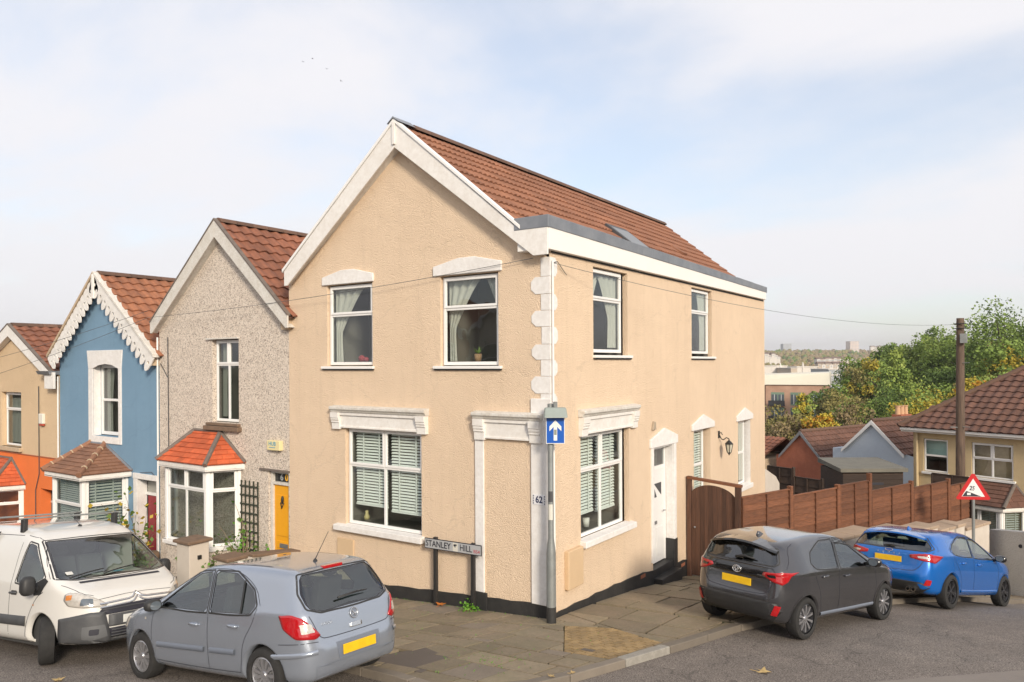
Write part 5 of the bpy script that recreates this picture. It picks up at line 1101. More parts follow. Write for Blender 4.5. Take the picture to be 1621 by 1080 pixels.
plant('climbing_plant', 'bare stemmed climber with green leaves on the dark trellis', 'climber', (-7.85, -.12, -.5), 1.7, .4, 20, 260, ['leaf_green', 'weed_green'], .10, 'pale_stem', seed=9)
plant('shrub', 'leafy green shrub in front of the bay window with the orange roof', 'shrub', (-8.15, -.75, -.55), 1.15, .5, 10, 220, ['leaf_green', 'leaf_green', 'weed_green'], .085, seed=12)
plant('potted_plant', 'low green plants in a terracotta pot beside the stone wall', 'plant', (-10.35, -1.05, -.5), .42, .3, 12, 160, ['weed_green', 'leaf_green'], .08, seed=14)
t = thing('plant_pot', 'round terracotta plant pot beside the stone wall', 'pot', (-10.35, -1.05, -.80)); MB().lathe([(.001, 0), (.17, 0), (.25, .28), (.27, .28), (.27, .33), (.23, .33), (.22, .26), (.001, .26)], (0, 0, 0), n=18).build('pot', mat('terracotta', (.36, .14, .07), .85), t, smooth='auto')
plant('shrub', 'small brownish shrub between the two gate piers', 'shrub', (-7.2, -.9, -.5), .8, .3, 10, 160, ['leaf_green', 'leaf_tan'], .06, seed=17)
plant('weed', 'bright green weed growing at the foot of the front wall', 'weed', (-1.55, -.17, gp(-1.55, -.17)), .16, .34, 26, 260, ['weed_green'], .055, seed=21, droop=.8)
# joint weeds on the paving
gr = MB(); r_ = random.Random(3)
for k in range(330):
    if k < 90: x, y = r_.gauss(.55, .28), r_.gauss(-2.55, .2)
    elif k < 200: x = r_.uniform(-6, 0); y = -r_.uniform(.02, .12)
    else: x, y = r_.uniform(-4, 1.4), r_.uniform(-3.4, -.4)
    z = gp(x, y); a = r_.uniform(0, 6.28); s = r_.uniform(.015, .04); gr.poly((x, y, z), (x + s * .5 * math.cos(a), y + s * .5 * math.sin(a), z), (x + s * math.cos(a + .4), y + s * math.sin(a + .4), z + s * .8))
tag(gr.build('moss', ['weed_green']), 'sparse moss and tiny weeds in the paving joints', 'moss', kind='stuff')
# birds far up
for k, (x, y, z, lb) in enumerate(((-17.3, 9.6, 16.3, 'leftmost tiny dark bird high in the sky'), (-16.98, 9.8, 16.42, 'second tiny bird from the left high in the sky'), (-16.5, 10.1, 16.0, 'third tiny bird from the left high in the sky'), (-16.0, 10.4, 15.5, 'lowest tiny bird high in the sky'))):
    mb = MB(); mb.tube([(-.06, 0, 0), (-.02, 0, .005), (.03, 0, .004), (.075, 0, -.004)], [.003, .014, .012, .002], 6)
    for s in (-1, 1): mb.add([(.02, 0, .006), (-.02, 0, .006), (-.02, s * .07, .035), (.015, s * .065, .04), (-.035, s * .14, .02)], [(0, 1, 2, 3), (3, 2, 4)])
    o = mb.build('bird', 'ink_soft'); o.location = (x, y, z); o.rotation_euler = (.2, .1, k * 1.1); o.scale = (.62, .62, .62); tag(o, lb, 'bird', 'birds in the sky')
# ------------------------------------------------------------------ vehicles
def paint(name, col, metal=.0, rough=.3, flake=0.):
    return mat(name, col, rough, metal=metal, coat=1.0, var=(1.1, .25, tuple(c * .88 for c in col)), bump=None)
paint('silver_blue_paint', (.335, .372, .435), .55, .22); paint('dark_grey_paint', (.088, .088, .096), .7, .18); paint('blue_paint', (.0, .13, .50), .3, .25); paint('van_white', (.66, .645, .61), 0, .35)
mat('tyre', (.018, .018, .018), .85, var=(14, .5, (.035, .032, .03))); mat('alloy', (.50, .50, .52), .3, metal=.8); mat('alloy_dark', (.05, .05, .055), .35, metal=.5); mat('black_plastic', (.022, .022, .023), .55, var=(8, .4, (.04, .04, .04))); mat('gloss_black', (.008, .008, .009), .12, coat=1); mat('grey_plastic', (.060, .062, .066), .6, var=(7, .5, (.09, .09, .092)))
mat('trim_grey', (.15, .17, .21), .45); mat('seat', (.075, .075, .078), .9); mat('cabin', (.05, .05, .05), .9)
mat('lamp_red', (.42, .006, .010), .12, coat=1, var=(60, .35, (.25, .004, .006))); mat('lamp_clear', (.62, .58, .52), .12, coat=1, metal=.3, var=(30, .5, (.35, .33, .3))); mat('lamp_amber', (.55, .2, .05), .2, coat=1); mat('plate_yellow', (.80, .50, .012), .4, var=(9, .45, (.62, .33, .01))); mat('plate_white', (.66, .66, .62), .4, var=(6, .3, (.4, .4, .38))); mat('badge', (.62, .63, .65), .22, metal=.9); mat('badge_blue', (.02, .06, .25), .3)
glass('car_glass', (.46, .54, .51), 1.5); glass('van_glass', (.66, .76, .73), 1.6); glass('privacy_glass', (.22, .25, .24), 1.5)
def chaikin(p, it=2, closed=True):
    p = [tuple(q) for q in p]
    for _ in range(it):
        o = []; n = len(p)
        for i in range(n if closed else n - 1):
            a, b = p[i], p[(i + 1) % n]; o.append(tuple(x * .75 + y * .25 for x, y in zip(a, b))); o.append(tuple(x * .25 + y * .75 for x, y in zip(a, b)))
        if not closed: o = [p[0]] + o + [p[-1]]
        p = o
    return p
def dens(p, d, closed=True):
    o = []; n = len(p)
    for i in range(n if closed else n - 1):
        a, b = p[i], p[(i + 1) % n]; l = math.dist(a, b); k = max(1, int(math.ceil(l / d)))
        for j in range(k): o.append(tuple(x + (y - x) * j / k for x, y in zip(a, b)))
    if not closed: o.append(tuple(p[-1]))
    return o
def ray_poly_mask(X, Z, poly):
    c = np.zeros(X.shape, bool); n = len(poly)
    for i in range(n):
        (x0, z0), (x1, z1) = poly[i], poly[i - 1]
        cond = (z0 > Z) != (z1 > Z)
        with np.errstate(divide='ignore', invalid='ignore'): c ^= cond & (X < (x1 - x0) * (Z - z0) / (z1 - z0) + x0)
    return c
def poly_nearest(px, pz, poly):
    best = None
    for i in range(len(poly)):
        ax, az = poly[i]; bx, bz = poly[(i + 1) % len(poly)]; dx, dz = bx - ax, bz - az; t = clamp(((px - ax) * dx + (pz - az) * dz) / (dx * dx + dz * dz + 1e-12), 0, 1)
        qx, qz = ax + dx * t, az + dz * t; d = (qx - px) ** 2 + (qz - pz) ** 2
        if best is None or d < best[0]: best = (d, qx, qz)
    return best[1], best[2]
def rc(pts, r=.055):
    """polygon with softly rounded corners"""
    o = []; n = len(pts)
    for i in range(n):
        p, a, b = pts[i], pts[i - 1], pts[(i + 1) % n]; da, db = math.dist(p, a), math.dist(p, b); ka, kb = min(r / da, .45), min(r / db, .45)
        o += [tuple(x + (y - x) * ka for x, y in zip(p, a)), tuple(p), tuple(x + (y - x) * kb for x, y in zip(p, b))]
    return chaikin(o, 2)
class Car:
    def __init__(s, name, label, cat, pos, yaw, pitch, roll, paintm, prof, plan, sect, zbelt, tumble, xa, xb, zc=.62, krnd=.10, arches=(), arch_r=.36, nth=150):
        s.root = thing(name, label, cat, pos); s.root.rotation_euler = (roll, pitch, yaw); s.paint = paintm
        poly = chaikin(prof, 2); s.poly = poly
        gx = np.linspace(min(p[0] for p in poly) - .3, max(p[0] for p in poly) + .3, 420); gz = np.linspace(-.1, max(p[1] for p in poly) + .3, 190); GX, GZ = np.meshgrid(gx, gz, indexing='ij'); D = np.full(GX.shape, 9.)
        for i in range(len(poly)):
            ax, az = poly[i]; bx, bz = poly[(i + 1) % len(poly)]; dx, dz = bx - ax, bz - az; t = np.clip(((GX - ax) * dx + (GZ - az) * dz) / (dx * dx + dz * dz + 1e-12), 0, 1); D = np.minimum(D, np.hypot(GX - ax - dx * t, GZ - az - dz * t))
        D = np.where(ray_poly_mask(GX, GZ, poly), -D, D)
        pl = chaikin(plan, 2, False); plx = [p[0] for p in pl]; plw = [p[1] for p in pl]; se = chaikin(sect, 2, False); sz = [p[0] for p in se]; sw = [p[1] for p in se]
        def sdf(x, z):
            fx = np.clip((x - gx[0]) / (gx[1] - gx[0]), 0, len(gx) - 1.001); fz = np.clip((z - gz[0]) / (gz[1] - gz[0]), 0, len(gz) - 1.001); i = fx.astype(int); j = fz.astype(int); u = fx - i; v = fz - j
            return D[i, j] * (1 - u) * (1 - v) + D[i + 1, j] * u * (1 - v) + D[i, j + 1] * (1 - u) * v + D[i + 1, j + 1] * u * v
        def F(x, y, z):
            zb = np.interp(x, [q[0] for q in zbelt], [q[1] for q in zbelt]); w = np.interp(x, plx, plw) + np.interp(z, sz, sw); t = np.maximum(0, z - zb); w = w - t * tumble - .25 * np.maximum(0, t - .35) ** 2 - .012 * np.exp(-((z - zb + .03) / .035) ** 2) * 0
            a, b = sdf(x, z), np.abs(y) - w; k = krnd; h = np.maximum(k - np.abs(a - b), 0) / k; return np.maximum(a, b) + h * h * k * .25
        st = []; nc, nm = 40, 96
        for i in range(nc): st.append((xa, -math.pi / 2 * (1 - i / nc) + 1e-4 * (i == 0)))
        for i in range(nm + 1): st.append((xa + (xb - xa) * i / nm, 0.))
        for i in range(1, nc + 1): st.append((xb, math.pi / 2 * i / nc - 1e-4 * (i == nc)))
        th = np.arange(nth) / nth * 2 * np.pi; X0 = np.repeat([q[0] for q in st], nth); PH = np.repeat([q[1] for q in st], nth); TH = np.tile(th, len(st))
        dx, dy, dz = np.sin(PH), np.cos(PH) * np.cos(TH), np.cos(PH) * np.sin(TH); lo = np.zeros(len(X0)); hi = np.full(len(X0), 3.2)
        for _ in range(24):
            m = (lo + hi) / 2; f = F(X0 + dx * m, dy * m, zc + dz * m); ins = f < 0; lo = np.where(ins, m, lo); hi = np.where(ins, hi, m)
        s.V = np.stack([X0 + dx * lo, dy * lo, zc + dz * lo], 1); ns = len(st)
        s.Q = np.array([(i * nth + k, i * nth + (k + 1) % nth, (i + 1) * nth + (k + 1) % nth, (i + 1) * nth + k) for i in range(ns - 1) for k in range(nth)])
        s.bvh = BVHTree.FromPolygons([Vector(v) for v in s.V.tolist()], [tuple(q) for q in s.Q.tolist()]); s.dead = np.zeros(len(s.Q), bool); s.arches = arches; s.ar = arch_r
        e1 = s.V[s.Q[:, 2]] - s.V[s.Q[:, 0]]; e2 = s.V[s.Q[:, 3]] - s.V[s.Q[:, 1]]; s.fn = np.cross(e1, e2); s.fn /= np.linalg.norm(s.fn, axis=1)[:, None] + 1e-12; c = s.V[s.Q].mean(1)
        if ((s.fn * (c - np.array([0, 0, zc]))).sum(1) < 0).mean() > .5: s.fn = -s.fn; s.Q = s.Q[:, ::-1]
        for (x, z, r) in arches:
            cp = [(x + r * math.cos(2 * math.pi * i / 48), z + r * math.sin(2 * math.pi * i / 48)) for i in range(48)]
            for sg in (1, -1): s.hole(cp, 'side', sg)
    # surface queries -----------------------------------------------------------
    def side(s, x, z, sg):
        h = s.bvh.ray_cast(Vector((x, sg * 3, z)), Vector((0, -sg, 0)))
        return h[:2] if h[0] else s.bvh.find_nearest(Vector((x, sg * .8, z)))[:2]
    def end(s, y, z, sg):          # sg=-1 rear, +1 front
        h = s.bvh.ray_cast(Vector((sg * 5, y, z)), Vector((-sg, 0, 0)))
        return h[:2] if h[0] else s.bvh.find_nearest(Vector((sg * 2, y, z)))[:2]
    def top(s, x, y):
        h = s.bvh.ray_cast(Vector((x, y, 5)), Vector((0, 0, -1))); return h[:2]
    def near(s, p): return s.bvh.find_nearest(Vector(p))[:2]
    def outn(s, co, n):
        n = Vector(n); c = Vector((co.x * .55, 0, .6)); return n if n.dot(co - c) > 0 else -n
    def proj(s, p, view, sg):
        if view == 'side': co, n = s.side(p[0], p[1], sg)
        elif view == 'end': co, n = s.end(p[0], p[1], sg)
        elif view == 'top': co, n = s.top(p[0], p[1])
        else: co, n = s.near(p)
        return co, s.outn(co, n)
    def hole(s, poly, view, sg):
        a, b = (0, 2) if view == 'side' else (1, 2); X, Z = s.V[:, a], s.V[:, b]; ins = ray_poly_mask(X, Z, poly)
        c = s.V[s.Q].mean(1)
        if view == 'side': dom = (np.sign(c[:, 1]) == sg) & (s.fn[:, 1] * sg > .05)
        else: dom = (s.fn[:, 0] * sg > .05) & (c[:, 0] * sg > .3)
        fi = ins[s.Q]; full = fi.all(1) & dom; part = fi.any(1) & ~fi.all(1) & dom
        mv = {int(v) for q, f in zip(s.Q[part], fi[part]) for v, g in zip(q, f) if g}
        s.dead |= full
        for v in mv:
            q = poly_nearest(s.V[v, a], s.V[v, b], poly); co = s.side(q[0], q[1], sg)[0] if view == 'side' else s.end(q[0], q[1], sg)[0]
            if (Vector(s.V[v].tolist()) - co).length < .12: s.V[v] = co
    # builders -------------------------------------------------------------------
    def rings(s, outline, view, sg, insets, off):
        n = len(outline); dim = len(outline[0]); c = tuple(sum(p[i] for p in outline) / n for i in range(dim)); P = []
        for t in insets:
            for p in outline:
                l = math.dist(p, c)
                k = 1 - (t / l if t < 1 else 1) if t <= .2 else 1 - (t - .2) / .8
                k = max(0, k); q = tuple(c[i] + (p[i] - c[i]) * k for i in range(dim)); co, nn = s.proj(q, view, sg); P.append(co + nn * off)
        return P
    def patch(s, pts, view, sg, m, name, parent=None, off=.004, it=2, border=0., bm=None, d=.05, smooth=True, edge=.0):
        """skin following the body; optional border ring of another material"""
        o = dens(rc(pts, .03 if it < 2 else .06) if it else [tuple(q) for q in pts], d); n = len(o); ins = [0.] + ([border] if border else []) + [.2 + .8 * f for f in (.25, .5, .75, .98)]
        P = s.rings(o, view, sg, ins, off); mb = MB(); f = []; mi = []
        for r in range(len(ins) - 1):
            for k in range(n):
                k2 = (k + 1) % n; f.append((r * n + k, r * n + k2, (r + 1) * n + k2, (r + 1) * n + k)); mi.append(1 if border and r == 0 else 0)
        f.append(tuple((len(ins) - 1) * n + k for k in range(n))); mi.append(0); mb.v = P; mb.f = f; mb.m = mi
        if edge:      # give the skin a rim going back to the body
            b0 = len(mb.v); Pb = s.rings(o, view, sg, [0.], off - edge); mb.v += Pb
            for k in range(n): k2 = (k + 1) % n; mb.f.append((k, b0 + k, b0 + k2, k2)); mb.m.append(0)
        return mb.build(name, [m, bm] if bm else m, parent or s.root, smooth=smooth)
    def strip(s, pts, view, sg, w, m, name, parent=None, off=.002, it=1, closed=False, d=.05, th=0.):
        o = dens(chaikin(pts, it, closed), d, closed); Q = [s.proj(p, view, sg) for p in o]; mb = MB(); n = len(Q); v = []
        for i, (co, nn) in enumerate(Q):
            a = Q[(i + 1) % n][0] if closed or i < n - 1 else co; b = Q[i - 1][0] if closed or i > 0 else co; t = (a - b).normalized(); sd = t.cross(nn).normalized()
            v += [co + sd * w / 2 + nn * off, co - sd * w / 2 + nn * off, co + sd * (w / 2 + th) + nn * (-.01), co - sd * (w / 2 + th) + nn * (-.01)]
        f = []
        for i in range(n if closed else n - 1):
            j = (i + 1) % n; f.append((4 * i, 4 * i + 1, 4 * j + 1, 4 * j))
            if th or off > .004: f += [(4 * i + 1, 4 * i + 3, 4 * j + 3, 4 * j + 1), (4 * i, 4 * j, 4 * j + 2, 4 * i + 2)]
        mb.add(v, f); return mb.build(name, m, parent or s.root, smooth=True)
    def pane(s, pts, view, sg, m='car_glass', name='window', it=2, seal=.022, border=.03, off=-.006):
        o = dens(rc(pts), .04); s.hole(o, view, sg)
        big = rc(pts); c = tuple(sum(p[i] for p in big) / len(big) for i in range(2)); big = [tuple(c[i] + (p[i] - c[i]) * (1 + .02 / max(.05, math.dist(p, c))) for i in range(2)) for p in big]
        w = s.patch(big, view, sg, m, name, off=off, it=0, border=border, bm='gloss_black'); s.strip(big, view, sg, seal, 'black_plastic', 'seal', w, off=.002, it=0, closed=True, d=.04); return w
    def body(s, name='body'):
        me = bpy.data.meshes.new(name); q = s.Q[~s.dead]; me.from_pydata(s.V.tolist(), [], q.tolist()); me.materials.append(MATS[s.paint]); me.shade_smooth()
        bm = bmesh.new(); bm.from_mesh(me); bmesh.ops.delete(bm, geom=[v for v in bm.verts if not v.link_faces], context='VERTS'); bm.to_mesh(me); bm.free()
        o = bpy.data.objects.new(name, me); COL.objects.link(o); o.parent = s.root; return o
    def arch_lips(s, m, w=.03, parent=None):
        for (x, z, r) in s.arches:
            for sg in (1, -1):
                a = [(x + r * math.cos(t), z + r * math.sin(t)) for t in np.linspace(-.35, math.pi + .35, 30)]; a = [p for p in a if p[1] > .235]
                mb = MB(); v = []
                for p in a:
                    co, n = s.side(p[0], p[1], sg); co = Vector(co); rad = Vector((p[0] - x, 0, p[1] - z)).normalized()
                    out_ = s.side(p[0] + rad.x * w, p[1] + rad.z * w, sg)[0]; v += [Vector(out_) + Vector((0, sg * .003, 0)), co + Vector((0, sg * .008, 0)), co + Vector((0, -sg * .07, 0)) - rad * .01]
                mb.add(v, [(3 * i + j, 3 * i + j + 1, 3 * i + j + 4, 3 * i + j + 3) for i in range(len(a) - 1) for j in (0, 1)]); mb.build('wheel_arch', m, parent or s.root, smooth=True)
                ln_ = MB(); tt = np.linspace(-.1, math.pi + .1, 20); ln_.add([(x + (r - .005) * math.cos(t), sg * y_, z + (r - .005) * math.sin(t)) for y_ in (.30, .80) for t in tt], [(i, i + 1, 21 + i, 20 + i) for i in range(19)]); ln_.add([(x + (r - .005) * math.cos(t), sg * .30, z + (r - .005) * math.sin(t)) for t in tt], [tuple(range(20))]); ln_.build('arch_liner', 'black_plastic', s.root, smooth=True)
    def wheel(s, x, sg, yout, R_, rim_r, style, z=None, steer=0.):
        z = R_ if z is None else z; wd = .19; w = MB()
        w.lathe([(rim_r, 0), (rim_r + .012, .012), (R_ - .05, .016), (R_ - .012, .0), (R_ - .002, -.025), (R_, -.06), (R_, -wd + .06), (R_ - .01, -wd + .01), (rim_r, -wd)], (0, 0, 0), 'y', 36)
        t = w.build('wheel', 'tyre', s.root, smooth='auto'); t.location = (x, sg * yout, z); t.rotation_euler = (0, 0, steer if sg > 0 else math.pi + steer); t.rotation_euler[1] = .3
        MB().lathe([(rim_r, -.015), (rim_r - .02, -.005), (rim_r - .03, -.03), (rim_r - .045, -.11), (.001, -.12)], (0, 0, 0), 'y', 30).build('rim', 'alloy_dark' if style != 'cover' else 'alloy', t, smooth='auto')
        sp = MB(); n, dbl, wi, wo, m_ = {'cover': (11, False, .030, .042, 'alloy'), 'ten': (10, False, .022, .040, 'alloy'), 'five': (5, True, .026, .032, 'alloy_dark'), 'steel': (8, False, .05, .06, 'grey_plastic')}[style]
        for k in range(n):
            a0 = 2 * math.pi * k / n
            for q in ((-.14, .14) if dbl else (0,)):
                a = a0 + q; da = a0 + q * 1.15; r0, r1 = .035, rim_r - .012; ca, sa = math.cos(a), math.sin(a); cb, sb = math.cos(da), math.sin(da)
                v = []
                for (r, wv, c_, s_, y_) in ((r0, wi, ca, sa, -.022), (r1 * .6, (wi + wo) / 2, ca, sa, -.010), (r1, wo, cb, sb, -.012)):
                    v += [(r * c_ - wv / 2 * s_, y_, r * s_ + wv / 2 * c_), (r * c_ + wv / 2 * s_, y_, r * s_ - wv / 2 * c_), (r * c_ + wv / 2 * s_, y_ - .035, r * s_ - wv / 2 * c_), (r * c_ - wv / 2 * s_, y_ - .035, r * s_ + wv / 2 * c_)]
                f = []
                for j in (0, 4):
                    for e in range(4): f.append((j + e, j + (e + 1) % 4, j + 4 + (e + 1) % 4, j + 4 + e))
                sp.add(v, f)
        sp.lathe([(.001, -.006), (.034, -.008), (.045, -.025), (.045, -.08)], (0, 0, 0), 'y', 16); sp.build('spokes', m_, t, smooth='auto')
        if style == 'cover': MB().lathe([(rim_r - .02, -.014), (rim_r - .004, -.004), (rim_r + .004, -.012)], (0, 0, 0), 'y', 30).build('cover_rim', 'alloy', t, smooth=True)
        MB().lathe([(.13, -.09), (.13, -.08), (.03, -.075)], (0, 0, 0), 'y', 20).build('brake_disc', 'grey_alu', t, smooth=True)
    def cabin(s, x0, x1, zf, zb, hw, seats, dash_x, steer_y):
        c = MB(); c.box(x0, x1, -hw, hw, .22, zf); o = c.build('cabin_floor', 'cabin', s.root)
        for (x, y, z) in seats:
            b = MB(); b.hexa([(x - .22, y - .23, z), (x + .28, y - .23, z), (x + .28, y + .23, z), (x - .22, y + .23, z), (x - .22, y - .22, z + .16), (x + .28, y - .22, z + .18), (x + .28, y + .22, z + .18), (x - .22, y + .22, z + .16)])
            b.hexa([(x - .30, y - .22, z + .1), (x - .14, y - .22, z + .1), (x - .14, y + .22, z + .1), (x - .30, y + .22, z + .1), (x - .44, y - .19, z + .70), (x - .32, y - .19, z + .70), (x - .32, y + .19, z + .70), (x - .44, y + .19, z + .70)]); b.blob((x - .40, y, z + .80), (.06, .13, .09), 10, 8, .8); b.build('seat', 'seat', s.root, bevel=.03)
        d = MB(); d.hexa([(dash_x - .25, -hw, .6), (dash_x + .2, -hw, .6), (dash_x + .2, hw, .6), (dash_x - .25, hw, .6), (dash_x - .2, -hw, zb - .03), (dash_x + .25, -hw, zb - .06), (dash_x + .25, hw, zb - .06), (dash_x - .2, hw, zb - .03)]); d.build('dashboard', 'black_plastic', s.root)
        st = MB(); ring = [Vector((dash_x - .38 + .06 * math.sin(t), steer_y + .18 * math.cos(t), zb - .06 + .17 * math.sin(t))) for t in np.linspace(0, 2 * math.pi, 21)]; st.tube(ring, .014, 6); st.tube([(dash_x - .38, steer_y - .17, zb - .06), (dash_x - .38, steer_y + .17, zb - .06)], .02, 6); st.build('steering_wheel', 'black_plastic', s.root, smooth=True)
        MB().hexa([(x0, -hw, .3), (x0 + .05, -hw, .3), (x0 + .05, hw, .3), (x0, hw, .3), (x0, -hw, zf + .2), (x0 + .05, -hw, zf + .2), (x0 + .05, hw, zf + .2), (x0, hw, zf + .2)]).build('cabin_rear', 'cabin', s.root)
    def mirror(s, x, y, z, sg, m, cap='gloss_black'):
        b = MB(); b.blob((x, sg * y, z), (.075, .11, .075), 14, 10, .75); o = b.build('door_mirror', m, s.root, smooth=True); MB().tube([(x + .02, sg * (y - .16), z - .05), (x + .01, sg * (y - .05), z - .02)], .03, 8).build('mirror_arm', 'black_plastic', o, smooth=True)
        MB().add([(x - .075, sg * (y + .075 * math.cos(t)), z + .055 * math.sin(t)) for t in np.linspace(0, 2 * math.pi, 16, endpoint=False)], [tuple(range(16))]).build('mirror_glass', 'sky_pane', o)
    def handle(s, x, z, sg, m, ln=.15):
        co, n = s.side(x, z, sg); n = s.outn(co, n); b = MB(); c = co + n * .028; t = Vector((1, 0, .04)).normalized(); b.tube([c - t * ln / 2 - n * .025, c - t * ln * .38, c + t * ln * .38, c + t * ln / 2 - n * .025], [.013, .016, .016, .013], 8); h = b.build('door_handle', m, s.root, smooth=True)
        s.patch([(x - ln * .42, z - .035), (x + ln * .42, z - .035), (x + ln * .42, z + .03), (x - ln * .42, z + .03)], 'side', sg, 'black_plastic' if m != s.paint else s.paint, 'handle_recess', h, off=.0025)
    def flatplate(s, y0, y1, z0, z1, sg, m, name, x=None, th=.012, parent=None, tilt=0.):
        zc_ = (z0 + z1) / 2; co, n = s.end(0, zc_, sg); xx = (co.x + sg * .008) if x is None else x; up_ = Vector((-sg * math.sin(tilt), 0, math.cos(tilt))); c = Vector((xx, 0, zc_)); h = (z1 - z0) / 2
        b = MB(); b.extrude([c + Vector((0, y, 0)) + up_ * v for y, v in ((y0, -h), (y1, -h), (y1, h), (y0, h))], Vector((sg * th, 0, 0))); return b.build(name, m, parent or s.root, bevel=.004)
    def word(s, txt, y, z, sg, size, m, name, space=1., sx_=1., off=.006, bold=0.):
        """letters standing on the tail, one by one so that they follow its curve"""
        o = []; n = len(txt); adv = size * .68 * space * sx_
        for i, ch_ in enumerate(txt):
            yy = y - sg * 0 + (-(i - (n - 1) / 2) * adv if sg < 0 else (i - (n - 1) / 2) * adv); co, nn = s.end(yy, z, sg); nn = s.outn(co, nn); ex_ = Vector((0, -1, 0)) if sg < 0 else Vector((0, 1, 0)); ex_ = (ex_ - nn * ex_.dot(nn)).normalized(); ez_ = nn.cross(ex_); 
            if ch_ != ' ': text_mesh(ch_, size, m, name, s.root, basis(co + nn * off, ex_, ez_, nn), sx=sx_, bold=bold, depth=.002)
    def ring_badge(s, y, z, sg, ry, rz, r, m, name='badge', parent=None, off=.01):
        co, nn = s.end(y, z, sg); nn = s.outn(co, nn); ex_ = Vector((0, 1, 0)); ex_ = (ex_ - nn * ex_.dot(nn)).normalized(); ez_ = nn.cross(ex_); c = co + nn * off
        return MB().tube([c + ex_ * ry * math.cos(t) + ez_ * rz * math.sin(t) for t in np.linspace(0, 2 * math.pi, 25)], r, 6, cap=False).build(name, m, parent or s.root, smooth=True), c, ex_, ez_, nn

def settle(c, hb, ht):
    """stand the four wheels on the road or pavement under them"""
    r = c.root; yaw = r.rotation_euler[2]; cy_, sy_ = math.cos(yaw), math.sin(yaw); A = []; b = []
    for sx_ in (1, -1):
        for s_ in (1, -1):
            x = r.location.x + cy_ * sx_ * hb - sy_ * s_ * ht; y = r.location.y + sy_ * sx_ * hb + cy_ * s_ * ht
            pav = (x < 2.72 + (y - 1.35) * .326) if y > 1 else in_poly((x, y), regA)
            A.append((1, sx_ * hb, s_ * ht)); b.append(gp(x, y) - (0 if pav else .1))
    z0, gx_, gy_ = np.linalg.lstsq(np.array(A), np.array(b), rcond=None)[0]
    r.location.z = z0 + .004; r.rotation_euler = (math.asin(gy_), -math.asin(gx_), yaw)
# ---- silver blue hatchback, nose down the hill -------------------------------------------------
c = Car('parked_car', 'silver blue five-door hatchback parked in front of the corner house', 'car', (-1.94, -4.30, .108), R(180.4), R(5.6), R(2.2), 'silver_blue_paint',
    prof=[(-1.70, .19), (-1.90, .24), (-1.955, .40), (-1.96, .56), (-1.925, .66), (-1.90, .80), (-1.865, .96), (-1.80, 1.04), (-1.62, 1.33), (-1.56, 1.41), (-1.40, 1.445), (-.95, 1.475), (-.45, 1.49), (-.05, 1.47), (.22, 1.42), (.55, 1.25), (1.02, 1.01), (1.15, .97), (1.45, .90), (1.75, .80), (1.95, .68), (2.04, .58), (2.075, .45), (2.05, .28), (1.9, .19)],
    plan=[(-1.98, .52), (-1.93, .66), (-1.80, .765), (-1.5, .825), (-1.0, .848), (0, .855), (1.0, .850), (1.5, .825), (1.8, .745), (1.98, .60), (2.09, .40)],
    sect=[(0, -.10), (.2, -.045), (.3, -.012), (.45, .0), (.60, .006), (.74, .0), (.85, -.012), (.95, -.03), (1.6, -.03)], zbelt=[(-2, .97), (2.1, .93)], tumble=.40, xa=-1.15, xb=1.25, zc=.66, krnd=.13, arches=[(1.255, .31, .345), (-1.255, .31, .345)])
for sg in (1, -1):
    c.pane([(.86, .965), (.16, 1.375), (-.10, 1.405), (-.20, .95)], 'side', sg, name='side_window', it=1); c.pane([(-.27, .95), (-.17, 1.408), (-.60, 1.395), (-.98, 1.22), (-1.10, 1.06), (-1.02, .965)], 'side', sg, name='side_window', it=1, m='car_glass')
    c.strip([(-.78, 1.32), (-.86, .96)], 'side', sg, .03, 'black_plastic', 'window_divider', it=0, off=.004)
rw = c.pane([(-.54, 1.375), (.54, 1.375), (.625, 1.18), (.62, 1.02), (.45, .965), (-.45, .965), (-.62, 1.02), (-.625, 1.18)], 'end', -1, name='rear_window', border=.05)
ws_ = c.pane([(-.60, 1.37), (.60, 1.37), (.70, 1.06), (-.70, 1.06)], 'end', 1, name='windscreen', it=1)
c.body(); c.arch_lips('silver_blue_paint', .02)
for x in (1.255, -1.255):
    for sg in (1, -1): c.wheel(x, sg, .835, .305, .205, 'cover')
c.cabin(-1.5, 1.0, .62, .98, .62, [(.12, .34, .50), (.12, -.34, .50), (-.72, .34, .50), (-.72, -.34, .50)], .82, -.34)
